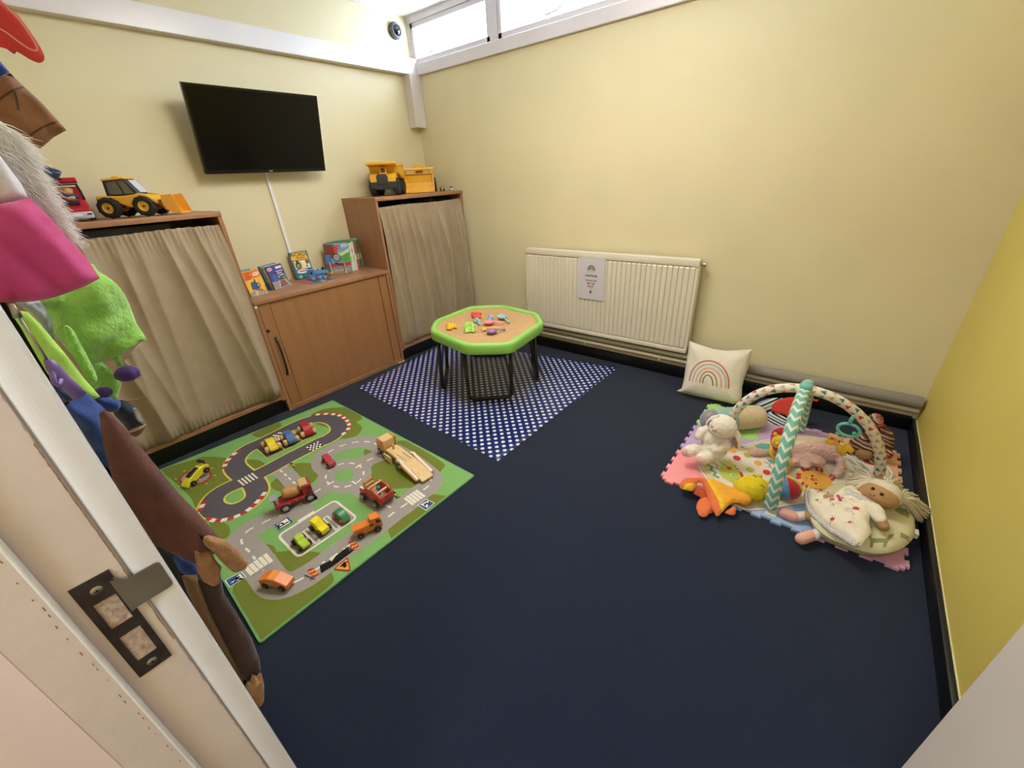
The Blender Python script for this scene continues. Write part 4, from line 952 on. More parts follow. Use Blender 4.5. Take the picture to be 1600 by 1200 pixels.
for s in (-1, 1):
    MB(S3).prism([(-.068, .105), (-.063, .156), (-.022, .160), (-.012, .102)], s*.0402-.0006, s*.0402+.0006, GLS).build('side_window', t)
    MB(S3).prism([(-.004, .102), (-.014, .160), (.010, .162), (.034, .104)], s*.0402-.0006, s*.0402+.0006, GLS).build('side_window', t)
MB(frame((.0405, 0, .1348), (0, 1, 0), (-.042, 0, .072))).prism(rect(-.031, .031, -.034, .030), .001, .0035, mat('windscreen_reflection', '#c3cbe2', .08, spec=.8)).build('windscreen', t)  # pale blue colour paints in the window reflected by the windscreen
for fx in (-.078, .072):
    for s in (-1, 1): big_wheel(t, fx, s*.066, .046, .040, TY)
for s in (-1, 1): MB(S3).prism([(.06, .075), (.065, .088), (.135, .055), (.155, .022), (.145, .015), (.125, .045)], s*.034-.005, s*.034+.005, TYD, bev=.002).build('lift_arm', t)
BUC = P_('bucket_amber', '#e0a03a', .35)
bk = MB(S3 @ T(.150, 0, 0)); sec = [(.0, .070), (-.004, .045), (.004, .020), (.022, .006), (.052, .002), (.052, .005), (.024, .010), (.010, .024), (.003, .046), (.006, .070)]
bk.prism(sec, -.058, .058, BUC)
for s in (-1, 1): bk.prism([(.0, .070), (-.004, .045), (.004, .020), (.022, .006), (.055, .002), (.040, .072)], s*.058-.0018, s*.058+.0018, BUC, bev=.0005)
bk.box((.022, .071, 0), (.040, .003, .118), BUC) if False else None
bo = bk.build('bucket', t); bo.scale = (1, 1, 1)
for v_ in bo.data.vertices: v_.co.z *= 1.28; v_.co.x = .150+(v_.co.x-.150)*1.2
# fire engine with a blue scoop load
t = thing('toy_fire_engine', 'red toy fire engine with white bumper and a figure inside at the left cabinet end', 'toy fire engine', (.19, -2.375, ZT), math.radians(-6)); t.scale = (1.3, 1.38, 1.12)
FRD = P_('fire_red', '#a81f30', .3); FWH = P_('bumper_grey', '#b9bac6', .4)
MB(S3).prism([(-.12, .025), (-.12, .085), (.02, .085), (.045, .080), (.075, .050), (.075, .025)], -.043, .043, FRD, bev=.005, smooth=False).build('body', t)
MB(S3).prism([(-.12, .085), (-.12, .130), (-.03, .130), (-.03, .085)], -.042, .042, FRD, bev=.004).build('rear_box', t)
MB().box((.078, 0, .022), (.018, .088, .026), FWH, bev=.005, seg=2).build('bumper', t)
MB().box((.0885, 0, .024), (.002, .034, .010), P_('plate_white', '#dcdce4')).build('number_plate', t)
for s in (-1, 1): MB().box((.0875, s*.034, .026), (.003, .012, .006), BLACK).build('lamp', t)
MB(frame((.062, 0, .069), (0, 1, 0), (-.030, 0, .030))).prism(rect(-.024, .024, -.010, .010), .0, .004, BLACK).build('grille', t)
for s in (-1, 1): MB().tube([(.045, s*.040, .080), (.030, s*.040, .110), (.010, s*.038, .138), (-.02, s*.036, .140)], .0035, CABF, 8).build('cab_pillar', t)
MB().box((-.010, 0, .139), (.05, .080, .008), P_('roof_grey', '#59636b'), bev=.003).build('cab_roof', t)
MB().cyl((.005, -.044, .152), (.005, .044, .152), .011, P_('beacon_red', '#b3162c', .15), bev=.003).box((.005, 0, .156), (.022, .022, .012), BLACK, bev=.003).build('light_bar', t)
MB().box((.030, -.050, .105), (.006, .012, .030), BLACK, bev=.003).build('mirror', t)
fg = MB().ball((.0, .010, .110), (.013, .013, .014), P_('figure_skin', '#c98e66')).ball((.0, .010, .090), (.014, .020, .016), P_('figure_shirt', '#3a3f74')).ball((-.004, .010, .118), (.015, .015, .010), P_('figure_hat', '#caa14a')).ball((.014, .012, .088), (.006, .010, .006), P_('figure_green', '#a5cf5a'))
fg.build('driver_figure', t)
for fx in (-.08, .045):
    for s in (-1, 1): big_wheel(t, fx, s*.038, .021, .016, FWH, 0)
sc_ = thing('toy_boat', 'blue plastic toy boat tray lying on the roof of the fire engine', 'toy boat', (.19, -2.395, ZT+.190), rot=(0, .30, math.radians(25))); sc_.scale = (.8, .9, .9)
BB = P_('boat_blue', '#4d6a9e', .4)
hull = rprof([(-.065, -.028), (-.070, 0), (-.065, .028), (.0, .032), (.050, .024), (.072, 0), (.050, -.024), (.0, -.032)], 5)
nH = len(hull); vs = []; 
for sc, z in ((.70, 0), (.86, .012), (1.0, .028), (1.06, .030), (1.05, .034), (.94, .034), (.84, .016), (.66, .005)): vs += [(x*sc, y*sc, z) for x, y in hull]
fs = [(j*nH+i, j*nH+(i+1) % nH, (j+1)*nH+(i+1) % nH, (j+1)*nH+i) for j in range(7) for i in range(nH)]
MB().add(vs, fs, BB, True).add(vs[:nH], [list(range(nH))[::-1]], BB).add(vs[-nH:], [list(range(nH))], BB).build('hull', sc_)
# dumper truck on the corner cabinet
t = thing('toy_dump_truck', 'big yellow toy dump truck with black grille on the corner cabinet', 'toy dump truck', (.205, -.585, ZT), math.radians(-50)); t.scale = (1.13, 1.13, 1.15)
GRL = P_('grille_grey', '#34363c', .45)
MB().box((-.02, 0, .068), (.22, .090, .030), GRL, bev=.004).build('chassis', t)
MB().box((.110, 0, .062), (.030, .168, .044), GRL, bev=.006).box((.100, 0, .047), (.05, .12, .022), GRL, bev=.006).build('bumper', t)
MB(S3).prism([(.040, .080), (.040, .128), (.085, .128), (.120, .118), (.122, .080)], -.082, .082, TY, bev=.005).build('front_body', t)
MB(Matrix(((0, 0, 1, .1225), (1, 0, 0, 0), (0, 1, 0, 0), (0, 0, 0, 1)))).prism([(-.034, .066), (.034, .066), (.036, .112), (.026, .126), (-.026, .126), (-.036, .112)], -.006, .008, GRL, bev=.003).build('radiator_grille', t)
cbm = MB()
for a, b in (((.045, -.022, .126), (.080, .022, .134)), ((.045, -.022, .160), (.080, .022, .168)), ((.045, -.022, .13), (.080, -.015, .165)), ((.045, .015, .13), (.080, .022, .165)), ((.045, -.02, .13), (.050, .02, .165))): cbm.b2(a, b, TY, bev=.002)
cbm.build('cab', t)
MB().b2((.050, -.015, .134), (.070, .015, .160), mat('dark_seat', '#7c4a1a', .5)).build('cab_interior', t)
dp = MB(S3)
for s in (-1, 1): dp.prism([(-.150, .100), (-.140, .178), (.040, .180), (.125, .190), (.125, .182), (.050, .168), (.030, .128), (-.060, .098)], s*.090-.004, s*.090+.004, TY, bev=.0015)
dp.prism([(-.150, .100), (-.145, .110), (-.060, .106), (.025, .136), (.042, .176), (.125, .190), (.125, .182), (.050, .168), (.034, .126), (-.060, .096)], -.086, .086, TY)
dp.box((.118, .186, 0), (.018, .016, .19), TY, bev=.003).box((-.05, .178, -.094), (.17, .014, .008), TY, bev=.002).box((-.05, .178, .094), (.17, .014, .008), TY, bev=.002)
dp.build('dump_bed', t)
for fx in (-.085, .070):
    for s in (-1, 1): big_wheel(t, fx, s*.076, .050, .040, RUB if fx > 9 else GRL, 22)
# front loader on the corner cabinet
t = thing('toy_loader', 'yellow toy loader seen behind its square bucket, beside the dump truck', 'toy loader', (.170, -.228, ZT), math.radians(-47)); t.scale = (1.05, 1.25, 1.22)
MB().box((-.05, 0, .070), (.13, .070, .050), TY, bev=.008).box((-.02, 0, .045), (.16, .05, .02), GRL).build('body', t)
cb = MB()
for a, b in (((-.06, -.032, .150), (.01, .032, .160)), ((-.06, -.032, .095), (.01, .032, .108)), ((.0, -.032, .1), (.01, -.024, .155)), ((.0, .024, .1), (.01, .032, .155)), ((-.06, -.032, .1), (-.05, -.024, .155)), ((-.06, .024, .1), (-.05, .032, .155))): cb.b2(a, b, TY, bev=.002)
cb.box((-.02, 0, .166), (.05, .045, .010), TY, bev=.004); cb.build('cab', t)
MB().b2((-.045, -.022, .105), (-.006, .022, .135), mat('dark_seat', '#7c4a1a', .5), bev=.004).build('cab_interior', t)
for s in (-1, 1): MB(S3).prism([(-.03, .10), (-.03, .125), (.06, .148), (.088, .135), (.088, .06), (.078, .06), (.076, .125)], s*.088-.004, s*.088+.004, TY, bev=.002).build('lift_arm', t)
MB().cyl((.080, -.100, .139), (.080, .100, .139), .008, TY, bev=.002).build('cross_bar', t)
bk = MB(S3 @ T(.075, 0, 0)); BUC2 = P_('bucket_yellow', '#e0a828', .35)
bk.prism([(.0, .112), (-.004, .060), (.006, .022), (.026, .004), (.060, .001), (.060, .004), (.028, .009), (.012, .026), (.003, .060), (.006, .112)], -.092, .092, BUC2)
for s in (-1, 1): bk.prism([(.0, .114), (-.004, .060), (.006, .022), (.026, .004), (.063, .001), (.022, .114)], s*.0935-.0025, s*.0935+.0025, BUC2, bev=.0008)
bk.box((.011, .113, 0), (.024, .005, .19), BUC2, bev=.001); bk.build('bucket', t)
for fx in (-.075, .035):
    for s in (-1, 1): big_wheel(t, fx, s*.078, .044, .036, GRL, 20)
# two tiny vehicles
t = thing('toy_tractor', 'tiny yellow and black toy tractor at the right end of the corner cabinet', 'toy tractor', (.355, -.165, ZT), math.radians(-35))
MB().box((.006, 0, .022), (.030, .014, .014), TY, bev=.002).box((-.008, 0, .036), (.018, .020, .004), TY, bev=.001).build('body', t); MB().box((-.008, 0, .030), (.013, .014, .012), BLACK).build('cab', t)
for fx, r in ((.014, .010), (-.012, .014)):
    for s in (-1, 1): wheel(t, fx, s*.014, r, .007, BKW)
t = thing('toy_car', 'tiny grey and white toy car last in line on the corner cabinet', 'toy car', (.370, -.075, ZT), math.radians(-40))
MB(S3).prism([(-.022, .006), (-.022, .020), (.022, .018), (.024, .006)], -.014, .014, P_('tiny_white', '#b9b3ab'), bev=.002).build('body', t)
MB(S3).prism([(-.016, .019), (-.010, .034), (.006, .034), (.014, .019)], -.011, .011, P_('tiny_grey', '#5d6670'), bev=.002).build('cab', t)
for fx in (-.012, .013):
    for s in (-1, 1): wheel(t, fx, s*.013, .006, .005, BKW)

# ================================================================== BOOKS on the low cabinet
PAGE = mat('paper_edge', '#d9d2c2', .8)
def cov(c, r=.3): return mat('cover_'+c, '#'+c, r, spec=.4)
def book(label, bl, w, h, th, ang, tilt, spine, art, base, name='picture_book', group='picture books on the low cabinet', lift=.0012, z=None):
    e = Vector((math.cos(ang), math.sin(ang), 0)); n = Vector((e.y, -e.x, 0))     # n faces the camera side
    v = (Vector((0, 0, 1))*math.cos(tilt)-n*math.sin(tilt))
    o = Vector((bl[0], bl[1], (z or HM)+lift+th*math.sin(tilt)*0)); nn = e.cross(v); M = Matrix(((e.x, v.x, nn.x, o.x), (e.y, v.y, nn.y, o.y), (e.z, v.z, nn.z, o.z), (0, 0, 0, 1)))
    t = thing(name, label, 'book', o, group=group)
    MB(M).prism(rect(0, w, 0, h), -.0010, 0, cov(base)).prism(rect(0, w, 0, h), -th, -th+.001, cov(spine)).prism(rect(0, .0012, 0, h), -th+.001, -.001, cov(spine)).build('cover', t, world=True)
    MB(M).prism(rect(.0014, w-.002, .0015, h-.002), -th+.0011, -.0011, PAGE).build('pages', t, world=True)
    a = MB(M @ Matrix.Diagonal((w, h, 1, 1))); K = [0.00008]
    def F(poly, c): a.flat(poly, K[0], cov(c)); K[0] += .00008
    def E(cx, cy, rx, ry, c, n=20): F([(cx+rx*math.cos(2*PI*i/n), cy+ry*math.sin(2*PI*i/n)) for i in range(n)], c)
    def X(s, cx, cy, size, c, sx=1): a.M, sv = M, a.M; a.text(s, size, cov(c), T(cx*w, cy*h, K[0]+.0001), ext=.00005, sx=sx); a.M = sv
    art(F, E, X); a.build('cover_print', t, world=True); return t
def rc_(x0, y0, x1, y1): return [(x0, y0), (x1, y0), (x1, y1), (x0, y1)]
def lines(F, x, y, n, c, w=.4, dy=.07):
    for i in range(n): F(rc_(x, y-i*dy, x+w-(i % 2)*.1, y-i*dy+.035), c)
def plain(c1, c2, c3='e8e4da'):
    def f(F, E, X): F(rc_(0, .55, 1, 1), c1); F(rc_(0, 0, 1, .3), c2); lines(F, .1, .85, 2, c3, .7, .08)
    return f
def engine_art(F, E, body, dark, cx=.45, cy=.42, s=1.0):
    F([(cx-.32*s, cy-.18*s), (cx-.28*s, cy+.12*s), (cx-.05*s, cy+.16*s), (cx+.18*s, cy+.04*s), (cx+.15*s, cy-.18*s)], body)
    E(cx+.14*s, cy-.02*s, .13*s, .115*s, dark); E(cx+.15*s, cy-.02*s, .095*s, .085*s, '8d8f96'); F(rc_(cx-.02*s, cy+.1*s, cx+.05*s, cy+.24*s), dark)
    F([(cx-.1*s, cy-.18*s), (cx+.28*s, cy-.20*s), (cx+.30*s, cy-.27*s), (cx-.12*s, cy-.26*s)], 'b12f2f')
def a1(F, E, X):
    F([(0, .0), (1, 0), (1, .75), (0, .75)], 'e3b23a'); F(rc_(0, .74, 1, 1), 'dd7a3a'); F([(0, .62), (1, .74), (1, .76), (0, .76)], 'dd7a3a'); lines(F, .1, .9, 4, 'a8352a', .36, .075)
    F([(.55, .80), (.62, .90), (.90, .92), (.93, .84), (.80, .78)], 'ece6de'); F(rc_(.63, .84, .86, .87), 'c2392f')
    engine_art(F, E, '3a5a92', '20232c', .52, .42, .95); F([(0, 0), (1, 0), (1, .14), (.5, .22), (0, .16)], '9b8d78'); F([(.3, .0), (.42, .2), (.48, .2), (.42, 0)], 'd8cfc0')
def a2(F, E, X):
    F(rc_(0, 0, 1, 1), '4a3f80'); E(.2, .86, .15, .07, 'd9c8dc'); F(rc_(.1, .84, .3, .88), 'b8425a'); F(rc_(.56, .82, .94, .92), 'e2dfe6'); lines(F, .5, .70, 3, 'dcd7e2', .42, .09)
    engine_art(F, E, '3f65a8', '252a38', .42, .50, .85); F([(0, 0), (.3, 0), (.45, .32), (0, .34)], '8f8a88'); F([(.45, .0), (1, 0), (1, .32), (.55, .34)], '7a7f8a'); F([(.42, .02), (.95, .04), (.8, .30), (.52, .30)], '8b5a4a')
    F([(.30, 0), (.36, 0), (.50, .33), (.46, .33)], 'd6d2cc'); F([(.95, .0), (1, .02), (.82, .33), (.78, .33)], 'd6d2cc'); F(rc_(.72, .34, 1, .48), '5f8a4a')
def a3(F, E, X):
    F(rc_(0, 0, 1, 1), '2f7390'); F([(.03, .72), (.03, .92), (.10, .90), (.14, .97), (.9, .97), (.97, .92), (.92, .80), (.97, .70), (.1, .70)], 'e3b43c')
    X('WORDS', .5, .885, .034, '22282e', 1.05); X('ABC', .5, .775, .026, 'c2392f', 1.3) if False else (F(rc_(.33, .74, .52, .80), 'c2452f'), F(rc_(.38, .76, .47, .78), 'e3b43c'), F(rc_(.56, .74, .78, .80), 'c2452f'), F(rc_(.63, .76, .78, .78), 'e3b43c'))
    F(rc_(.10, .36, .94, .67), 'e6d9ae'); F(rc_(.12, .36, .48, .64), 'e0b94e'); E(.30, .50, .15, .13, '23303f'); E(.30, .49, .09, .08, '8d9299'); F(rc_(.24, .6, .36, .68), '23303f')
    F(rc_(.56, .52, .70, .65), 'f0ead8'); F(rc_(.74, .52, .92, .66), '8a4a30'); F(rc_(.64, .38, .86, .50), 'f0ead8'); E(.75, .44, .05, .04, '6a4028')
    E(.44, .27, .32, .075, 'ece8e4'); F(rc_(.22, .255, .66, .295), 'c2392f'); F(rc_(.0, 0, 1, .06), '2a6078'); E(.22, .08, .09, .055, 'a8c8a0')
def a4(F, E, X):
    F(rc_(0, .42, 1, 1), '6fa3cf'); F([(.45, .55), (1, .62), (1, .80), (.8, .72), (.6, .66), (.45, .72)], 'bcd9a0'); F([(.4, .38), (1, .38), (1, .68), (.85, .64), (.62, .52), (.45, .55)], '5c9a4c')
    F([(0, .5), (.0, 1), (.12, .97), (.42, .95), (.46, .5)], '7a4038'); F([(.40, .60), (.38, .92), (.55, .88), (.52, .58)], 'c24e34'); F(rc_(.32, .87, .70, .91), 'c24436'); F(rc_(.42, .80, .66, .83), 'c24436'); E(.82, .90, .13, .045, 'ece8ea'); F(rc_(.74, .885, .90, .915), 'b84a5a')
    F([(.02, .28), (.02, .62), (.22, .64), (.26, .3)], '4f74b8'); E(.46, .52, .155, .135, '2a2c33'); E(.46, .52, .125, .11, '9a9ca2')
    F([(0, .20), (0, .30), (1, .36), (1, .24)], 'a8454a'); F(rc_(0, 0, 1, .20), '8f8884'); F([(.2, .06), (.9, .10), (.9, .13), (.2, .09)], 'c9c4be'); F(rc_(.0, .08, .22, .20), '4f78ae'); F(rc_(0, .0, .25, .07), '86a84c'); F([(.3, .32), (.62, .24), (.66, .27), (.4, .36)], '2a2c33')
def a5(c1, c2):
    def f(F, E, X): F(rc_(0, 0, 1, 1), c1); F([(.5, 0), (1, 0), (1, .95), (.7, .9)], c2); F(rc_(.6, .3, .95, .5), 'b8c88a'); F(rc_(.7, .6, .92, .72), '28402c'); F(rc_(.66, .1, .9, .2), 'e0dcd0')
    return f
R15 = math.radians(12)
book('orange and yellow picture book showing an engine, leftmost on the low cabinet', (.292, -1.797), .100, .150, .006, PI/2, R15, 'd9952e', a1, 'e3b23a')
for i, (c, l) in enumerate((('c8b43a', 'thin yellow book pressed behind the orange picture book'), ('a8b048', 'olive spined thin book second behind the orange picture book'), ('4f7fa8', 'blue book standing behind the orange one, its pale top edge showing'))):
    book(l, (.292-.010-.0095*i-.01*(i > 1), -1.800-.003*i-.022*(i > 1)), .100, .150+.001*i+.004*(i > 1), .006, PI/2, R15, c, plain(c, '3a4a7a'), c)
book('purple picture book showing an engine on rails, beside the orange one', (.248, -1.631), .135, .148, .006, math.radians(112), R15, '4a3f80', a2, '4a3f80')
for i, (c, l) in enumerate((('d9c85a', 'thin yellow book directly behind the purple picture book'), ('b8c0b0', 'grey-green thin book in the middle behind the purple picture book'), ('5a86a0', 'pale blue book behind the purple stack'), ('3f6f7a', 'dark teal book at the very back of the purple stack'))):
    book(l, (.248-.0095*(i+1), -1.632-.0042*(i+1)-.006*(i > 1)), .135, .148+.0045*(i > 1), .006, math.radians(112), R15, c, plain(c, '3a4a7a'), c)
book('blue and yellow picture book titled WORDS leaning at the wall', (.075, -1.397), .128, .184, .016, math.radians(87), R15*.8, '2f7390', a3, '2f7390')
book('large picture book with a red and blue train scene, front of the right-hand row', (.098, -1.177), .180, .213, .005, math.radians(43.9), R15, '86a84c', a4, '6fa3cf')
L0, R0, L1, R1 = Vector((.098, -1.177)), Vector((.228, -1.052)), Vector((.062, -1.040)), Vector((.110, -.885))
nm_ = ('second', 'third', 'fourth', 'fifth', 'sixth'); cl_ = (('3f6a3a', 'e0e0d8'), ('6fa05a', 'c8d8d0'), ('4d7a44', 'b04a40'), ('5a9a8a', '2f5a3a'), ('9cc0b8', '5a8a6a'))
for i in range(5):
    k = (i+1)/5; a = L0.lerp(L1, k); b = R0.lerp(R1, k); d = b-a
    book('green landscape picture book standing %s from the front in the right-hand row' % nm_[i], (a.x, a.y), .178, .214, .004, math.atan2(d.y, d.x), R15*(1-.5*k), cl_[i][1], a5(*cl_[i]), cl_[i][0])
# clear and wooden stands in front of the books
ACR = mat('clear_acrylic', '#cfd3d6', .08, alpha=.28, spec=.6)
def stand(label, bl, ang, w, mtl, style):
    e = Vector((math.cos(ang), math.sin(ang), 0)); n = Vector((e.y, -e.x, 0)); o = Vector((bl[0], bl[1], HM+.0006)); M = Matrix(((e.x, 0, n.x, o.x), (e.y, 0, n.y, o.y), (0, 1, 0, o.z), (0, 0, 0, 1))) 
    t = thing('book_stand', label, 'book stand', o, group='book stands on the low cabinet'); 
    if style == 'peg':
        for fx in (.20, .78):
            MB(M).tube([(w*fx, .010, .018), (w*fx, .012, .006), (w*fx-.004, .085, -.004)], [.006, .005, .0035], mtl, 10).lathe([(0, 0), (.012, 0), (.014, .006), (.010, .014), (0, .016)], mtl, 14, T(w*fx, 0, .018) @ Rx(-PI/2)).build('upright', t, world=True)
        MB(M).box((w*.5, .004, .010), (w*.6, .006, .010), mtl).build('foot_rail', t, world=True)
    else:
        MB(M).prism([(0, 0), (w, 0), (w, .016), (w*.5, .012), (0, .016)], .004, .006, mtl).build('lip', t, world=True)
        MB(M).prism(rect(w*.1, w*.9, 0, .0015), -.02, .004, mtl).build('foot_rail', t, world=True)
    return t
stand('natural wood peg stand holding the row of large picture books', (.098+.004, -1.177-.006), math.radians(43.9), .18, NW, 'peg')
stand('clear plastic stand at the foot of the orange picture book', (.294, -1.797), PI/2, .10, ACR, 'lip')
stand('clear plastic stand at the foot of the purple picture book', (.250, -1.632), math.radians(112), .135, ACR, 'lip')
# flat magazine and toy train
fm = thing('magazine', 'glossy grey and red magazine lying flat beneath the blue toy engine', 'magazine', (.23, -1.335, HM))
q = [(.135, -1.412), (.325, -1.428), (.345, -1.262), (.150, -1.245)]
MB().prism(q, HM+.0005, HM+.003, cov('7d8496')).build('pages', fm, world=True); m_ = MB()
def QP(u, v): a = Vector(q[0]).lerp(Vector(q[1]), u); b = Vector(q[3]).lerp(Vector(q[2]), u); return tuple(a.lerp(b, v))
for k, (poly, c) in enumerate((([(0, 0), (1, 0), (1, .12), (0, .2)], 'a83a44'), ([(0, .3), (1, .2), (1, .34), (0, .5)], '3d5688'), ([(.1, .6), (1, .5), (1, .62), (.1, .8)], 'b9b5bb'), ([(.1, .86), (.9, .8), (.9, .95), (.1, .97)], '59504e'))): m_.flat([QP(*p) for p in poly], HM+.0031+.0001*k, cov(c))
m_.build('cover_print', fm, world=True)
tb = P_('train_blue', '#3f7db4', .35); trd = P_('train_red', '#b92f3c', .35)
t = thing('toy_train', 'chunky blue and red toy steam engine on the magazine', 'toy train', (.232, -1.325, HM+.0038), math.radians(66))
MB(S3).prism([(-.062, .014), (-.062, .022), (.062, .022), (.068, .014), (.060, .008), (-.056, .008)], -.026, .026, trd, bev=.002).build('footplate', t)
MB().cyl((-.01, 0, .042), (.055, 0, .042), .021, tb, n=24, bev=.003).box((.02, 0, .028), (.07, .036, .02), tb, bev=.003).ball((.012, 0, .062), (.009, .009, .010), tb).build('boiler', t)
MB().box((-.036, 0, .044), (.044, .044, .048), tb, bev=.004).box((-.036, 0, .070), (.052, .050, .005), tb, bev=.002).build('cab', t)
for s in (-1, 1): MB().box((-.036, s*.0222, .052), (.014, .001, .014), BLACK, bev=.0).build('window', t)
MB().cyl((.043, 0, .060), (.043, 0, .080), .0075, BLACK, r1=.0085, bev=.002).build('chimney', t)
MB().cyl((.055, 0, .042), (.060, 0, .042), .019, BLACK, n=24).cyl((.060, 0, .042), (.066, 0, .042), .016, P_('smokebox_grey', '#c9c9cc'), n=24, bev=.002).build('smokebox_front', t)
for s in (-1, 1): MB().cyl((.066, s*.016, .017), (.074, s*.016, .017), .005, BLACK).build('buffer', t)
for fx in (-.032, .012, .046):
    for s in (-1, 1): wheel(t, fx, s*.025, .0135 if fx < .04 else .010, .006, P_('wheel_blue', '#4a93c4'))

# ================================================================== SAND TOYS in the tray
SZ = ZR-.0125
H_ = crop(690, 480, 13.33)
def onsand(x, y): return at(*H_(x, y), 2, SZ+.006)
def bar(label, name, a, b, headr, m, kind):
    pa, pb = onsand(*a), onsand(*b); ang = math.atan2(pb.y-pa.y, pb.x-pa.x); Ln = (pb-pa).length
    t = thing(name, label, 'sand toy', (pa.x, pa.y, SZ), ang, group='sand toys in the tray')
    r = headr
    if kind == 'scoop':
        vs = []; n = 24; fs = []
        for k, (rr, z) in enumerate(((.0, .006), (.45, .006), (.8, .010), (1.0, .020), (1.08, .021), (1.04, .018), (.86, .006), (.5, .002), (0, .001))): vs += [(rr*r*1.15*math.cos(2*PI*i/n), rr*r*math.sin(2*PI*i/n), z) for i in range(n)]
        for j in range(8):
            for i in range(n): fs.append((j*n+i, (j+1)*n+i, (j+1)*n+(i+1) % n, j*n+(i+1) % n))
        MB().add(vs, fs, m, True).build('bowl', t)
        MB().tube([(r*1.05, 0, .019), (r*1.6, 0, .016), (Ln*.8, 0, .011), (Ln, 0, .010)], [.007, .0065, .006, .010], m, 10, flat=.5).build('handle', t)
    else:
        hd = MB().box((-.004, 0, .010), (.012, .05, .006), m, bev=.002)
        for i in range(5): hd.tube([(-.006, -.02+.01*i, .010), (-.024, -.022+.011*i, .008), (-.032, -.024+.012*i, .002)], .003, m, 6)
        hd.build('rake_head', t); MB().tube([(0, 0, .011), (Ln*.5, 0, .012), (Ln, 0, .010)], [.006, .005, .007], m, 10, flat=.6).build('handle', t)
    return t
bar('pink plastic scoop with round bowl on the sand', 'sand_scoop', (990, 340), (1290, 345), .033, P_('pink', '#dd8286'), 'scoop')
bar('purple plastic scoop on the sand nearest the tray rim', 'sand_scoop', (1050, 530), (1320, 475), .030, P_('purple', '#8f6aa0'), 'scoop')
bar('pale blue slotted spoon lying by itself on the right of the sand', 'sand_spoon', (1265, 225), (1410, 325), .033, P_('pale_blue', '#96b9c4'), 'scoop')
bar('yellow plastic rake between the pink and purple scoops', 'sand_rake', (920, 460), (1270, 435), .02, P_('apricot', '#dfb158'), 'rake')
def mould(label, pts, m, h=.020, inner=None):
    P = [onsand(*p) for p in pts]; c = sum(P, Vector())/len(P); t = thing('sand_mould', label, 'sand toy', (c.x, c.y, SZ), group='sand toys in the tray')
    poly = [(p.x-c.x, p.y-c.y) for p in P]; poly = [tuple(p[:2]) for p in catmull([(a, b, 0) for a, b in poly], 4, True)]
    MB(T(0, 0, .004)).puff(poly, h, .018, .007, m, back=.15).build('shell', t)
    if inner:
        k = MB(T(0, 0, .004))
        for (a, b) in inner:
            pa, pb = onsand(*a)-c, onsand(*b)-c; k.tube([(pa.x, pa.y, h*.72), ((pa.x+pb.x)/2, (pa.y+pb.y)/2, h*1.08), (pb.x, pb.y, h*.72)], .004, m, 8)
        k.build('ridge', t)
    return t
RS = P_('mould_red', '#d5452f'); YS = P_('mould_yellow', '#e2ae20'); GS = P_('mould_green', '#a2cf62'); BS = P_('mould_blue', '#8fb2bf')
mould('red plastic sand mould shaped like a crab at the back of the sand', [(610, 135), (680, 130), (720, 150), (770, 130), (835, 140), (820, 175), (835, 210), (740, 215), (640, 210), (625, 175)], RS, .018, [((640, 150), (640, 200)), ((800, 150), (800, 200)), ((690, 165), (760, 165))])
mould('yellow plastic sand mould alone on the left of the sand', [(100, 370), (150, 350), (190, 375), (250, 350), (320, 395), (310, 430), (250, 420), (200, 450), (110, 455), (90, 420)], YS, .022, [((150, 370), (180, 420)), ((240, 370), (230, 410))])
mould('green plastic sand mould with ridges, the farther of the pair', [(470, 370), (520, 340), (600, 335), (670, 350), (695, 395), (640, 410), (580, 395), (520, 415), (465, 400)], GS, .020, [((510, 360), (520, 400)), ((560, 350), (570, 395)), ((620, 350), (625, 395))])
mould('green plastic sand mould with ridges, the nearer of the pair', [(465, 450), (530, 430), (600, 440), (680, 445), (708, 480), (660, 515), (590, 500), (500, 525), (470, 490)], GS, .020, [((510, 450), (515, 505)), ((560, 445), (570, 500)), ((620, 450), (625, 500))])
mould('pale blue fish-shaped sand mould beneath the red one', [(655, 275), (700, 245), (750, 250), (775, 225), (795, 265), (830, 320), (815, 360), (760, 350), (720, 310), (670, 300)], BS, .018, [((700, 265), (780, 320))])
mould('pale blue fish-shaped sand mould near the back of the sand', [(960, 180), (1000, 190), (1060, 180), (1095, 210), (1060, 235), (1030, 280), (960, 285), (950, 250), (975, 225)], BS, .018, [((1000, 210), (1010, 265))])
# ================================================================== PLAY CORNER
from mathutils.bvhtree import BVHTree
def hit(x, y, M):            # pixel ray on the local xy-plane of M -> local 2D
    n = M.to_3x3() @ Vector((0, 0, 1)); o = M.translation; d = ray(x, y); t = (o-CAM).dot(n)/d.dot(n); q = M.inverted() @ (CAM+d*t); return (q.x, q.y)
def plane3(a, b, c): a, b, c = Vector(a), Vector(b), Vector(c); return frame(a, b-a, c-a)
def vplane(anchor, lean=0.0):   # upright plane through a floor point, square to the line of sight
    n = Vector((CAM.x-anchor[0], CAM.y-anchor[1], 0)).normalized(); u = Vector((-n.y, n.x, 0))
    v = Vector((0, 0, 1))*math.cos(lean)-n*math.sin(lean); return frame(Vector(anchor), u, v)
def W3(M, x, y, off=0.0): X = M @ T(0, 0, off); a, b = hit(x, y, X); return X @ Vector((a, b, 0))
def rp(P, r): return r*((P-CAM).dot(fwd))/FPX
def bvh_of(mb): return BVHTree.FromPolygons([tuple(v) for v in mb.v], mb.f)
def drape(mb, M, tree, off=.0006):   # lift a flat print (local plane of M) onto the modelled surface
    n = (M.to_3x3() @ Vector((0, 0, 1))).normalized(); out = []
    for v in mb.v:
        h = tree.ray_cast(v+n*.3, -n); out.append(h[0]+n*off if h[0] is not None else v)
    mb.v = out; return mb
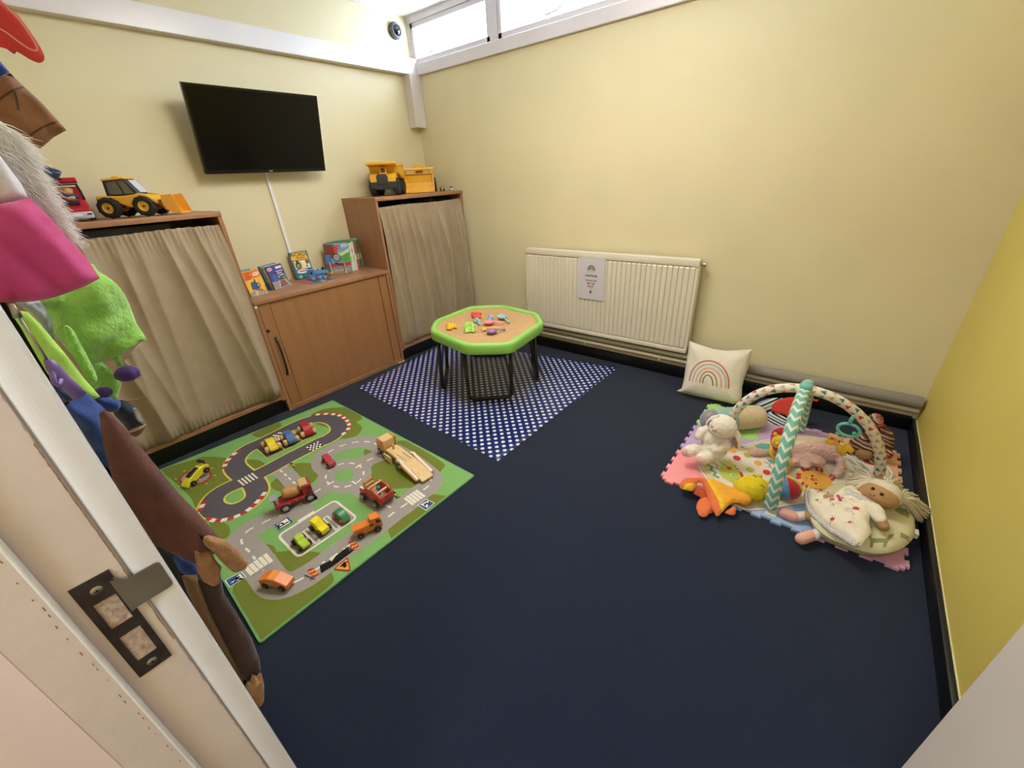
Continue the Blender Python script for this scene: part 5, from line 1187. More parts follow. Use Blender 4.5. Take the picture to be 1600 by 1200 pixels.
def plush(n, c, **k): k.setdefault('bump', .6); k.setdefault('bs', 240); return mat('plush_'+n, c, .95, var=.08, vs=60, spec=.15, sheen=.35, **k)
def stripes(name, cols, sc, axis=(1, 0, 0), wob=.0, rough=.9):
    m = bpy.data.materials.new(name); m.use_nodes = True; nt, b = nodes_of(m); b.inputs['Roughness'].default_value = rough
    tc = nt.nodes.new('ShaderNodeTexCoord'); dp_ = nt.nodes.new('ShaderNodeVectorMath'); dp_.operation = 'DOT_PRODUCT'; nt.links.new(tc.outputs['Object'], dp_.inputs[0]); dp_.inputs[1].default_value = Vector(axis).normalized()*sc
    fr = nt.nodes.new('ShaderNodeMath'); fr.operation = 'FRACT'
    src = dp_.outputs['Value']
    if wob:
        nz = nt.nodes.new('ShaderNodeTexNoise'); nz.inputs['Scale'].default_value = 12; nt.links.new(tc.outputs['Object'], nz.inputs[0]); ad = nt.nodes.new('ShaderNodeMath'); ad.operation = 'MULTIPLY_ADD'; nt.links.new(nz.outputs[0], ad.inputs[0]); ad.inputs[1].default_value = wob; nt.links.new(src, ad.inputs[2]); src = ad.outputs[0]
    nt.links.new(src, fr.inputs[0]); rr = nt.nodes.new('ShaderNodeValToRGB'); rr.color_ramp.interpolation = 'CONSTANT'; nt.links.new(fr.outputs[0], rr.inputs[0]); el = rr.color_ramp.elements
    while len(el) < len(cols): el.new(.5)
    for i, c in enumerate(cols): el[i].position = i/len(cols); el[i].color = lin(c)
    nt.links.new(rr.outputs[0], b.inputs['Base Color']); return m

# ---- interlocking foam tiles
FX0, FY0, FS, FSY = 2.672, -1.135, .2905, .281
def tabs(p, q, sign, n=4, w=.5, dep=.013):
    p, q = Vector(p), Vector(q); L_ = (q-p).length; e = (q-p)/L_; nn = Vector((-e.y, e.x))*sign; out = [p]; u = L_/n
    for i in range(n):
        c = p+e*u*(i+.5); h = u*w/2; out += [c-e*(h*.82), c-e*(h*1.12)+nn*dep, c+e*(h*1.12)+nn*dep, c+e*(h*.82)]
    return out
fcol = {(0, 0): '#e58f92', (0, 1): '#b79cc4', (0, 2): '#a6cf78', (1, 0): '#9db4d6', (1, 1): '#c9d98a', (1, 2): '#bd9ec2', (2, 0): '#d79fb6', (2, 1): '#dba27c', (2, 2): '#dba27c'}
names = {(0, 0): 'salmon pink foam floor tile at the front left corner of the play area', (0, 1): 'lilac foam floor tile beneath the white bunny', (0, 2): 'green foam floor tile beside the beige bolster', (1, 0): 'pale blue foam floor tile at the front below the teal arch foot', (1, 1): 'foam floor tile in the middle hidden under the baby play mat', (1, 2): 'lilac foam floor tile at the back behind the play mat', (2, 0): 'light pink foam floor tile under the doll cushion', (2, 1): 'peach foam floor tile on the right under the striped arch foot', (2, 2): 'peach foam floor tile in the back right corner by the knitted monkey'}
def fgp(i, j): return (FX0+i*FS+(.02*(j-1)*0), FY0+j*FSY)
for (i, j), c in fcol.items():
    g_ = .0004; a, b, c2, d = fgp(i, j), fgp(i+1, j), fgp(i+1, j+1), fgp(i, j+1)
    # bottom, right, top, left; outward positive; shared edges alternate which side has the tab
    def side(p, q, outer, flip): return tabs(p, q, -1 if outer or flip else 1)
    poly = side(a, b, j == 0, True)+side(b, c2, i == 2, True)+side(c2, d, j == 2, False)[0:]+side(d, a, i == 0, False)
    pp = []
    for k in poly:
        if not pp or (Vector(pp[-1])-k).length > 1e-6: pp.append(tuple(k))
    m = mat('foam_%d%d' % (i, j), c, .75, bump=.3, bs=500)
    mb = MB(); co_ = [Vector(p) for p in inset(pp, .0004)]; r = delaunay_2d_cdt(co_, [], [list(range(len(co_)))], 1, 1e-6)
    nv = len(r[0]); fs = []
    for f in r[2]:
        A0, B0, C0 = [r[0][k] for k in f[:3]]; f = list(f) if (B0-A0).cross(C0-A0) > 0 else list(f)[::-1]; fs.append([k+nv for k in f]); fs.append(f[::-1])
    n_ = len(co_); fs += [(k, (k+1) % n_, (k+1) % n_+nv, k+nv) for k in range(n_)]
    mb.add([(p.x, p.y, .0006) for p in r[0]]+[(p.x, p.y, .0115) for p in r[0]], fs, m)
    o = mb.build('foam_tile', world=True, loc=(*fgp(i+.5, j+.5), 0)); tag(o, names[(i, j)], 'foam tile', 'interlocking foam tiles')

# ---- baby play mat
M5 = crop(1100, 660, 6.667); M1 = crop(1050, 620, 10); E3 = crop(1200, 660, 10); E4 = crop(1280, 630, 10)
PZ = .0155
def mp(k, *pts): return [tuple(at(*k(*p), 2, PZ)[:2]) for p in pts]
edge = [tuple(at(x, y, 2, PZ)[:2]) for x, y in ((1087, 702), (1092, 728), (1106, 750), (1128, 772), (1155, 792), (1178, 796), (1210, 793), (1250, 786), (1290, 782), (1335, 785), (1375, 780), (1398, 765), (1395, 740), (1375, 720), (1340, 703), (1310, 692), (1286, 685), (1240, 682), (1205, 686), (1170, 694), (1140, 699), (1110, 700))]
edge = [tuple(p[:2]) for p in catmull([(a, b, 0) for a, b in edge], 4, True)]
ar = sum(edge[i][0]*edge[(i+1) % len(edge)][1]-edge[(i+1) % len(edge)][0]*edge[i][1] for i in range(len(edge)))
if ar < 0: edge = edge[::-1]
pm = thing('play_mat', 'cream padded baby play mat with coloured dots and a printed lion face', 'play mat', (3.12, -.76, .0117))
def cl(n, c): return mat('mat_'+n, c, .85, bump=.2, bs=500, var=.04, vs=20)
CRM, MTL, MOR, MOL, MRD, MGR, MYL, MBK, MGY = cl('cream', '#ddd2c0'), cl('teal', '#5f9f93'), cl('orange', '#d9a045'), cl('olive_dot', '#b3b052'), cl('red', '#c0392f'), cl('lizard_green', '#b5be56'), cl('yellow', '#e0bc50'), cl('black', '#26221f'), cl('grey', '#a89b98')
MB().prism(edge, .0120, PZ, CRM, bev=.0012, smooth=False).build('padded_base', pm, world=True)
bd = MB(); bd.tube([(x, y, PZ-.001) for x, y in edge], .0045, cl('piping', '#d9cfc4'), 8, closed=True); bd.build('piping', pm, world=True)
pr = MB(); lz = [PZ+.0002]
def Lz(): lz[0] += .00006; return lz[0]
e2 = inset(edge, .012); pr.dashes(e2, .010, Lz(), MGY, .006, .006, closed=True); 
pr.ribbon(inset(edge, .030), .018, Lz(), cl('yellow_band', '#dcc07c'), closed=True)
def mell(cx, cy, rx, ry, k, m, n=20, tilt=.3): pr.flat([tuple(at(*k(cx+rx*math.cos(2*PI*i/n)*math.cos(tilt)-ry*math.sin(2*PI*i/n)*math.sin(tilt), cy+rx*math.cos(2*PI*i/n)*math.sin(tilt)+ry*math.sin(2*PI*i/n)*math.cos(tilt)), 2, PZ)[:2]) for i in range(n)], Lz(), m)
# teal and grey zigzags
def zig(k, a, b, n, amp, w, m):
    p, q = Vector(at(*k(*a), 2, PZ)[:2]), Vector(at(*k(*b), 2, PZ)[:2]); e = (q-p); nn = Vector((-e.y, e.x)).normalized()*amp
    pr.ribbon([tuple(p+e*i/n+nn*(1 if i % 2 else -1)) for i in range(n+1)], w, Lz(), m)
zig(M5, (50, 440), (140, 580), 5, .008, .016, MTL); zig(M5, (110, 420), (200, 560), 5, .008, .010, MGY)
pr.flat(mp(M5, (520, 240), (600, 215), (690, 225), (700, 270), (640, 290), (560, 270)), Lz(), MTL)
pr.flat(mp(M5, (650, 380), (740, 400), (750, 440), (690, 425)), Lz(), MTL); zig(M5, (640, 410), (760, 520), 4, .008, .010, MGY)
# the green creature patch
pr.flat(mp(M5, (200, 390), (270, 400), (330, 460), (400, 540), (420, 600), (370, 680), (300, 640), (200, 580), (150, 520), (180, 440)), Lz(), MGR)
mell(262, 478, 28, 16, M5, MRD); mell(292, 545, 20, 12, M5, CRM); mell(300, 550, 14, 6, M5, MTL); mell(365, 605, 26, 18, M5, MRD); mell(345, 665, 28, 12, M5, MRD); mell(285, 600, 14, 10, M5, MOR)
pr.flat(mp(M5, (360, 510), (395, 520), (425, 580), (400, 590), (375, 550)), Lz(), MRD); mell(323, 455, 10, 5, M5, MBK); mell(348, 487, 10, 5, M5, MBK)
pr.ribbon(mp(M5, (160, 400), (190, 430), (240, 460)), .003, Lz(), MBK)
for (x, y, m) in ((295, 292, MOR), (455, 342, MOL), (342, 373, MRD), (562, 425, MOR), (477, 492, MOL), (652, 522, MRD)): mell(x, y, 42, 25, M5, m)
pr.ribbon(mp(M5, (380, 262), (420, 258)), .010, Lz(), MTL)
# lion face
mell(1170, 600, 205, 122, M5, MOR) if False else None
cx, cy = 1168, 602
for i in range(22):
    a = 2*PI*i/22; x = cx+190*math.cos(a)*math.cos(.3)-105*math.sin(a)*math.sin(.3); y = cy+190*math.cos(a)*math.sin(.3)+105*math.sin(a)*math.cos(.3)
    if i in (1, 2, 21): continue
    mell(x, y, 30, 16, M5, MRD if i % 3 else MYL, 12, a)
mell(cx, cy, 168, 90, M5, MOR, 28); mell(1125, 563, 15, 9, M5, MBK); mell(1163, 642, 15, 9, M5, MBK); mell(1135, 600, 30, 14, M5, MRD); mell(1160, 602, 28, 12, M5, cl('deep_orange', '#cf7a35')); pr.ribbon(mp(M5, (1062, 575), (1065, 590), (1080, 588)), .003, Lz(), MBK)
pr.flat(mp(M5, (1010, 680), (1050, 670), (1070, 710), (1000, 720)), Lz(), MYL); pr.flat(mp(M5, (740, 760), (790, 780), (860, 810), (780, 815)), Lz(), MOL)
for a, b in (((1330, 670), (1390, 790)), ((1240, 740), (1330, 790))): pr.ribbon([tuple(at(*E3(*p), 2, PZ)[:2]) for p in (a, b)], .004, Lz(), MGY)
for i in range(5): pr.ribbon([tuple(at(*E4(*p), 2, PZ)[:2]) for p in ((400+i*60, 850+i*22), (520+i*60, 960+i*22))], .006, Lz(), (MGY, MTL, CRM)[i % 3])
pr.build('printed_pattern', pm, world=True)

# ---- arches of the play gym
gym = thing('play_gym_arches', 'two crossed padded play arches, teal chevron and triangle print, over the play mat', 'play gym', (3.12, -.75, PZ))
def arch(a, b, ap, p=2.2):
    a, b, ap = Vector(a), Vector(b), Vector(ap); M_ = (a+b)/2; h = (a-b)/2; v = ap-M_; f = lambda t: math.copysign(abs(t)**(2/p), t)
    raw = [M_+h*f(math.cos(PI*i/60))+v*f(math.sin(PI*i/60)) for i in range(61)]; raw = [a.lerp(raw[0], .5)]+raw[1:]
    D = [0]
    for i in range(1, len(raw)): D.append(D[-1]+(raw[i]-raw[i-1]).length)
    out = []; d = 0; i = 1; step = .0030
    while d < D[-1]:
        while D[i] < d: i += 1
        out.append(raw[i-1].lerp(raw[i], (d-D[i-1])/max(1e-9, D[i]-D[i-1]))); d += step
    return out, step
def ptube(name, pts, r, cf, n=64, parent=None, up=Vector((0, 0, 1))):
    side = (pts[-1]-pts[0]).cross(up).normalized(); vs = []; N = len(pts); groups = {}
    for i in range(N):
        t = (pts[min(N-1, i+1)]-pts[max(0, i-1)]).normalized(); w = t.cross(side).normalized(); e = min(i, N-1-i); rr = r*(1-.25*max(0, 1-e/3.0)**2)
        for k in range(n): c = 2*PI*k/n; vs.append(pts[i]+(side*math.cos(c)+w*math.sin(c))*rr)
    for i in range(N-1):
        for k in range(n): groups.setdefault(cf(i, k/n), []).append((i*n+k, i*n+(k+1) % n, (i+1)*n+(k+1) % n, (i+1)*n+k))
    mb = MB()
    for m, fs in groups.items(): mb.add(vs, fs, m, True)
    mb.add(vs, [list(range(n)), [(N-1)*n+k for k in range(n)][::-1]], cf(0, 0)); 
    o = mb.build(name, parent, world=True)
    bm = bmesh.new(); bm.from_mesh(o.data); bmesh.ops.remove_doubles(bm, verts=bm.verts, dist=1e-6); bm.to_mesh(o.data); bm.free(); return o
TE, CW = cl('arch_teal', '#6dac9d'), cl('arch_white', '#ded8c8')
def chev(i, k): z = abs(((k*4) % 1)-.5)*2*8; return TE if ((i+z) % 14) < 8.5 else CW
pal = [cl('tri_teal', '#4f7f7c'), cl('tri_olive', '#b0a85a'), cl('tri_red', '#c23a3a'), cl('tri_tan', '#b59f8d'), cl('tri_orange', '#d99650'), cl('tri_blue', '#4a6a74'), cl('tri_stone', '#b3a59a')]
def tri(i, k):
    row = i//12; u = ((k*5)+.5*(row % 2)) % 1; h = (i % 12)/8; c = int(k*5)
    return pal[(row*3+c*2+row//3) % 7] if abs(u-.5) < (1-h)*.42 and h > .1 else CW
pts, _ = arch((3.112, -1.088, PZ+.016), (3.140, -.365, .030), (3.105, -.75, .428)); ptube('chevron_arch', pts, .0245, chev, parent=gym)
pts2, _ = arch((3.468, -.590, .030), (2.852, -.695, .030), (3.104, -.744, .440), 2.05); ptube('triangle_arch', pts2, .0205, tri, parent=gym)
MB().ball((3.106, -.747, .452), (.027, .027, .020), TE, 18).cyl((3.106, -.747, .415), (3.106, -.747, .450), .025, TE, n=20).build('hub', gym, world=True)
MB().b2((3.10, -1.12, .0120), (3.14, -1.06, .0160), CW).build('foot_strap', gym, world=True)

# ---- hanging ring with giraffe
VG = vplane((3.345, -.655, 0)); RG = P_('ring_teal', '#6bbcab', .4)
tr_ = thing('hanging_ring', 'teal plastic linking ring hanging from the triangle-print arch', 'toy ring', W3(VG, 1325, 672))
c = W3(VG, 1326, 672); rr = rp(c, 12.5); cu = [c+(VG.to_3x3() @ Vector((math.cos(2*PI*i/28)*rr*1.1, math.sin(2*PI*i/28)*rr*.85, 0))) for i in range(28)]
MB().tube(cu, .0070, RG, 10, closed=True).build('ring', tr_, world=True)
mb = MB()
for x, y, q in ((1310, 677, .012), (1335, 677, .009), (1318, 680, .010)): mb.ball(W3(VG, x, y), (q, q*.8, q*.8), RG, 12)
mb.tube([W3(VG, 1328, 662), W3(VG, 1330, 656), W3(VG, 1336, 648)], .008, RG, 8).build('link_clip', tr_, world=True)
gf = thing('toy_giraffe', 'glossy yellow plastic giraffe rattle hanging below the teal ring', 'toy giraffe', W3(VG, 1308, 700)); GY = P_('giraffe_yellow', '#dcae2a', .25); VGb = VG
def q3(x, y, o=0): return W3(VG, *E4(x, y), o)
blob('body', [('b', q3(170, 605), (.017, .015, .014)), ('t', [q3(230, 600), q3(290, 640), q3(330, 720)], [.010, .009, .013]), ('t', [q3(340, 730), q3(430, 690), q3(490, 730)], [.017, .018, .014]), ('t', [q3(370, 760), q3(390, 800)], [.011, .009]), ('t', [q3(440, 690), q3(470, 680)], [.012, .010])], GY, gf, .0025, 3)
mb = MB()
for x, y in ((240, 555), (160, 545)): mb.ball(q3(x, y), .006, GY, 10)
mb.ball(q3(315, 600, .006), (.005, .005, .008), P_('giraffe_red', '#b8382c', .4), 10).ball(q3(205, 550, .006), (.006, .004, .005), P_('giraffe_red', '#b8382c', .4), 10); mb.build('horn', gf, world=True)
for i, (x, y) in enumerate(((225, 645), (140, 610))): MB().ball(q3(x, y, .012), .0018, BLACK, 8).build('eye', gf, world=True)
MB().tube([q3(360, 560), q3(365, 620)], .004, P_('cord_green', '#8fbf6a'), 8).build('cord', gf, world=True)

# ---- lion rattle
VL = vplane((3.085, -.80, 0)); LR = thing('toy_lion', 'soft red-maned yellow lion toy behind the teal chevron arch', 'soft toy', at(1215, 735, 2, .02))
LRD, LYL = plush('lion_red', '#b3302c'), plush('lion_yellow', '#dcb62c')
def ql(x, y, o=0): return W3(VL, *E3(x, y), o)
def outl(k, M, pts, n=5, closed=True): return [tuple(p[:2]) for p in catmull([(*hit(*k(*p), M), 0) for p in pts], n, closed)]
MB(VL).puff(outl(E3, VL, [(40, 300), (60, 150), (140, 95), (240, 85), (330, 160), (375, 300), (340, 480), (265, 550), (160, 500), (80, 420)]), .012, .02, .006, LRD, back=1).build('mane', LR, world=True)
MB().ball(ql(160, 300, .016), (.026, .020, .034), LYL, 18).ball(ql(115, 185, .014), .009, LYL, 12).ball(ql(150, 330, .034), (.010, .008, .009), LYL, 12).build('head', LR, world=True)
MB().ball(ql(98, 310, .036), .0022, BLACK, 8).build('eye', LR, world=True)
MB().tube([ql(60, 350), ql(50, 470), ql(100, 600)], [.007, .009, .007], LYL, 10).ball(ql(310, 615, .01), .020, LYL, 16).tube([ql(200, 520), ql(300, 600)], [.012, .014], LYL, 10).build('body', LR, world=True)

# ---- soft ball
c = at(1231, 762, 2, .069); R_ = .052; bt = thing('ball', 'soft patchwork ball in blue, red and yellow beside the teal arch foot', 'ball', (c.x, c.y, PZ+.0005)); c.z = PZ+.001+R_
vd = (CAM-c).normalized(); q_ = frame(c, vd.cross(Vector((0, 0, 1))), vd); n = 32
cols = [plush('ball_red', '#b02a2c'), plush('ball_blue', '#5a86ac'), plush('ball_grey', '#a8a39a'), plush('ball_yellow', '#c9b437'), plush('ball_orange', '#d98a3a'), plush('ball_yellow', '#c9b437')]
ax = (UP*0.96+RT*(-.1)+vd*.25).normalized(); ux = vd.cross(ax).normalized(); wx_ = ax.cross(ux)
for s6 in range(6):
    vs = []; fs = []
    for j in range(13):
        th = PI*j/12
        for k in range(7): ph = 2*PI*(s6+k/6)/6-PI/2-.10-PI/3*1.0; d_ = ax*math.cos(th)+(wx_*math.cos(ph+PI/2)+ux*math.sin(ph+PI/2))*math.sin(th); vs.append(c+d_*R_*(1-.02*(k in (0, 6))))
    for j in range(12):
        for k in range(6): fs.append((j*7+k, j*7+k+1, (j+1)*7+k+1, (j+1)*7+k))
    MB().add(vs, fs, cols[s6], True).build('panel', bt, world=True)

# ---- rainbow cushion
PM = plane3((2.45, -.255, .012), (2.79, -.250, .012), (2.45, -.115, .335)); K7 = crop(1050, 520, 10)
pc = thing('cushion', 'cream square cushion printed with a rainbow leaning on the wall pipe', 'cushion', (2.62, -.25, .004))
CUS = mat('cushion_cotton', '#d8cfbc', .85, bump=.35, bs=90, var=.03, vs=10)
ol = [hit(*K7(*p), PM) for p in ((80, 905), (160, 870), (200, 700), (225, 520), (262, 300), (275, 180), (285, 130), (330, 150), (480, 200), (650, 255), (850, 285), (1050, 275), (1180, 265), (1262, 262), (1240, 370), (1190, 560), (1130, 720), (1100, 850), (1095, 960), (1085, 1085), (960, 1112), (860, 1085), (650, 1040), (400, 990), (200, 945))]
mb = MB(PM @ T(0, 0, .018)); mb.puff(ol, .062, .14, .011, CUS, back=.28, fold=lambda x, y: .004*noise.noise(Vector((x*16, y*7, 2)))+.002*noise.noise(Vector((x*40, y*22, 9))))
tree = bvh_of(mb); mb.build('cover', pc, world=True)
rb = MB(PM)
for i, (c_, wd, (xa, ya), (xt, yt), (xb, yb)) in enumerate((('#b5615c', .0085, (305, 750), (650, 450), (905, 875)), ('#a9aaa2', .0095, (358, 765), (645, 505), (865, 862)), ('#cf9a94', .0095, (410, 775), (635, 560), (795, 855)), ('#b07a3c', .0080, (470, 785), (618, 612), (728, 840)), ('#5d5560', .0062, (515, 790), (603, 665), (666, 828)))):
    a, b, t_ = Vector(hit(*K7(xa, ya), PM)), Vector(hit(*K7(xb, yb), PM)), Vector(hit(*K7(xt, yt), PM)); mid = (a+b)/2; h = (b-a)/2; up_ = t_-mid
    rb.ribbon([tuple(mid-h*math.cos(PI*k/30)+up_*math.sin(PI*k/30)**.86) for k in range(31)], wd, 0, mat('rainbow_%d' % i, c_, .85))
drape(rb, PM, tree, .0008); rb.build('rainbow_print', pc, world=True)

# ---- bolster of three fabrics
a, b = at(1113, 656, 2, .082), at(1180, 650, 2, .082); a.z = b.z = .078
bl = thing('bolster', 'soft cylindrical bolster in grey, aqua and beige behind the bunny', 'cushion', ((a+b)/2).xy.to_3d()+Vector((0, 0, .012)))
d = (b-a); Ln = d.length; X = Matrix.Translation(a) @ d.to_track_quat('Z', 'Y').to_matrix().to_4x4(); rb_ = .064
BG, BA, BE = plush('bolster_grey', '#8e8b96', bs=120), plush('bolster_aqua', '#8fb3ab', bs=300, bump=.3), plush('bolster_beige', '#cdb994', bs=300, bump=.3)
MB(X).lathe([(0, -.062), (.025, -.058), (.045, -.045), (.060, -.020), (.0635, .010)], BG, 28).build('end_panel', bl, world=True)
MB(X).lathe([(.0635, .010), (rb_, .04), (rb_, Ln*.48)], BA, 28).build('middle_panel', bl, world=True)
MB(X).lathe([(rb_, Ln*.48), (rb_+.002, Ln*.7), (rb_, Ln+.005), (.056, Ln+.030), (.040, Ln+.045), (0, Ln+.050)], BE, 28).build('end_panel', bl, world=True)
VB = vplane((a.x, a.y, 0)); MB(VB).prism([hit(1105, 640.5, VB), hit(1113, 637, VB), hit(1115, 641, VB), hit(1107, 645, VB)], .045, .047, mat('care_label', '#cfc8c2', .6)).build('label_tag', bl, world=True)

# ---- white bunny
VB = vplane((2.845, -.90, 0), .10); BW = plush('bunny', '#e6dccb', bs=150, bump=.8); bn = thing('toy_bunny', 'white plush bunny with floppy ears sitting on the pink and lilac foam', 'soft toy', at(1108, 722, 2, .012))
def qb(x, y, o=0): return W3(VB, *M1(x, y), o)
k_ = rp(qb(600, 700), 1)
blob('body', [('b', qb(660, 780), (20*k_, 17*k_, 20*k_)), ('b', qb(620, 650), (16*k_, 15*k_, 17*k_)), ('b', qb(790, 460, .02), (20.5*k_, 18*k_, 18.5*k_)), ('b', qb(690, 520, .045), (9*k_, 9*k_, 8*k_)),
 ('t', [qb(560, 510, .0), qb(460, 540, .015), qb(410, 620, .03)], [7.5*k_, 7.5*k_, 6.5*k_]), ('t', [qb(850, 660, .0), qb(840, 770, .03), qb(700, 830, .055)], [7.5*k_, 8*k_, 7.5*k_]),
 ('t', [qb(480, 830, .02), qb(350, 820, .055), qb(260, 850, .075)], [8*k_, 9*k_, 9.5*k_]), ('t', [qb(640, 900, .02), qb(530, 950, .055), qb(470, 970, .075)], [9*k_, 9.5*k_, 10*k_])], BW, bn, .0045, 5, noise_amp=.004, noise_size=.012)
EP = plush('bunny_pad', '#d8b2a4', bs=300, bump=.3)
for x, y, o in ((225, 870, .088), (455, 990, .090)):
    MB(VB).ball(VB.inverted() @ qb(x, y, o), (8*k_, 7.5*k_, 5*k_), EP, 16).build('foot_pad', bn, world=True)
EI = mat('ear_print', '#a98a7c', .8, col2='#7a5f58', vs=160)
for nm, pts, inner in (('l', [(760, 250), (640, 260), (560, 330), (540, 400), (590, 430), (650, 380), (700, 320)], [(680, 300), (600, 310), (560, 370), (580, 410), (630, 370)]), ('r', [(960, 440), (1030, 470), (1085, 560), (1100, 680), (1060, 770), (1010, 770), (980, 650), (960, 540)], [(985, 560), (1020, 580), (1050, 680), (1040, 765), (1000, 740), (930, 640)])):
    e_ = MB(VB @ T(0, 0, .030)).puff(outl(M1, VB, pts), .009, .012, .006, BW).build('ear', bn, world=True)
    MB(VB @ T(0, 0, .036)).puff(outl(M1, VB, inner), .005, .010, .006, EI).build('ear_lining', e_, world=True)
MB().ball(qb(795, 535, .066), .0042, BLACK, 12).build('eye', bn, world=True); MB().ball(qb(625, 470, .060), .0038, BLACK, 12).build('eye', bn, world=True)
MB().ball(qb(660, 520, .078), (.012, .008, .008), mat('bunny_nose', '#c9a08f', .8), 12).build('nose', bn, world=True)

# ---- crocheted chick comforter
H2 = crop(1050, 730, 10)
def knit(n, c): return mat('knit_'+n, c, .95, bump=.6, bs=300, kind='voronoi', spec=.1, var=.08, vs=40)
KO, KY, KG, KL = knit('orange', '#dc7448'), knit('yellow', '#e0bc2c'), knit('amber', '#e5a33a'), knit('lemon', '#d4bb2e')
ck = thing('chick_comforter', 'crocheted yellow chick with orange blanket lying at the mat edge', 'soft toy', at(1130, 790, 2, .012))
hc = at(1177, 762, 2, .070); hc.z = .068
blob('head', [('b', hc, (.064, .062, .054)), ('b', hc+Vector((-.030, -.014, -.006)), (.046, .046, .042))], KL, ck, .005, 3)
mb = MB()
for x, y in ((1350, 130), (1490, 240)): p = at(*H2(x, y), 2, .085); mb.ball(p, (.016, .012, .012), plush('chick_tuft', '#dcc45c'), 12)
mb.build('ear', ck, world=True)
vh = (CAM-hc).normalized()
for x, y in ((1285, 200), (1405, 300)):
    p = hc+(at(*H2(x, y), 2, .11)-hc).normalized()*.062; u = (RT*.8-UP*.5)*.010; MB().tube([p-u, p+UP*.002+vh*.002, p+u], .0016, BLACK, 6).build('eyelash', ck, world=True)
MB().tube([hc+(at(*H2(1390, 340), 2, .10)-hc).normalized()*.064-RT*.004, hc+(at(*H2(1400, 350), 2, .10)-hc).normalized()*.064+RT*.004], .002, mat('chick_beak', '#c9814a', .8), 6).build('beak', ck, world=True)
HP = plane3(at(1060, 768, 2, .022), at(1165, 795, 2, .035), at(1160, 765, 2, .045))
def hp(*pts): return outl(H2, HP, pts, 4)
def dist_edge(x, y, poly): 
    q = Vector((x, y)); m_ = 9
    for i in range(len(poly)):
        a, b = Vector(poly[i]), Vector(poly[(i+1) % len(poly)]); e = b-a; t_ = max(0, min(1, (q-a).dot(e)/max(1e-9, e.length_squared))); m_ = min(m_, (q-a-e*t_).length)
    return m_
main = hp((110, 350), (170, 250), (260, 208), (420, 208), (560, 250), (760, 290), (900, 340), (1090, 345), (1180, 400), (1100, 560), (960, 600), (820, 700), (700, 790), (640, 700), (560, 520), (490, 330), (420, 255), (360, 330), (310, 420), (180, 400))
sp = [hit(*H2(*p), HP) for p in ((110, 350), (200, 300), (420, 230), (540, 420), (640, 600), (700, 790))]
def spd(x, y):
    q = Vector((x, y)); m_ = 9
    for i in range(len(sp)-1):
        a, b = Vector(sp[i]), Vector(sp[i+1]); e = b-a; t_ = max(0, min(1, (q-a).dot(e)/e.length_squared)); m_ = min(m_, (q-a-e*t_).length)
    return m_
pfn = lambda x, y: KO if spd(x, y) < .019 else (KY if spd(x, y) < .032 else KG)
MB(HP @ T(0, 0, .016)).puff(main, .016, .02, .0055, KG, pf=pfn, fold=lambda x, y: .007*math.sin(x*42+y*30)).build('blanket', ck, world=True)
MB(HP @ T(0, 0, .002)).puff(hp((380, 600), (440, 500), (560, 490), (630, 600), (600, 700), (520, 780), (430, 760), (390, 680)), .012, .02, .006, KO).build('blanket_ruffle', ck, world=True)
MB(HP @ T(0, 0, -.001)).puff(hp((820, 690), (980, 600), (1000, 690), (970, 745), (880, 730)), .010, .016, .006, KO).build('blanket_ruffle', ck, world=True)
MB(HP @ T(0, 0, .0)).puff(hp((330, 400), (480, 330), (600, 560), (640, 700), (560, 700), (480, 500)), .006, .014, .007, knit('dark_orange', '#b04f2c')).build('blanket_ruffle', ck, world=True)
p = at(*H2(1110, 490), 2, .045); MB().ball(p, (.034, .034, .028), KG, 18).build('arm', ck, world=True)

# ---- pink plush lying on the mat
PK = plush('dusty_pink', '#d3ada3', bs=110, bump=1.0); td = thing('toy_teddy', 'shaggy dusty pink plush animal sprawled across the play mat', 'soft toy', at(1265, 715, 2, PZ))
def qt(x, y, z): return at(*E3(x, y), 2, z)
blob('body', [('t', [qt(430, 470, .05), qt(640, 440, .055), qt(850, 450, .058), qt(1000, 480, .055)], [.038, .046, .050, .044]), ('b', qt(720, 590, .055), (.050, .032, .026)), ('t', [qt(1020, 500, .05), qt(1130, 600, .042), qt(1140, 720, .036), qt(1075, 800, .034)], [.026, .020, .018, .020]),
 ('t', [qt(520, 560, .045), qt(400, 620, .040), qt(290, 700, .035), qt(240, 760, .033)], [.026, .018, .016, .018]), ('t', [qt(450, 440, .045), qt(150, 430, .038), qt(-50, 470, .036), qt(-230, 460, .036)], [.026, .016, .016, .022]), ('b', qt(780, 370, .07), (.022, .014, .014)), ('b', qt(560, 660, .035), (.03, .02, .018))], PK, td, .0055, 3, noise_amp=.014, noise_size=.010)
MB().ball(qt(740, 620, .078), (.022, .014, .008), plush('teddy_muzzle', '#c09c87', bs=150), 14).build('muzzle', td, world=True)

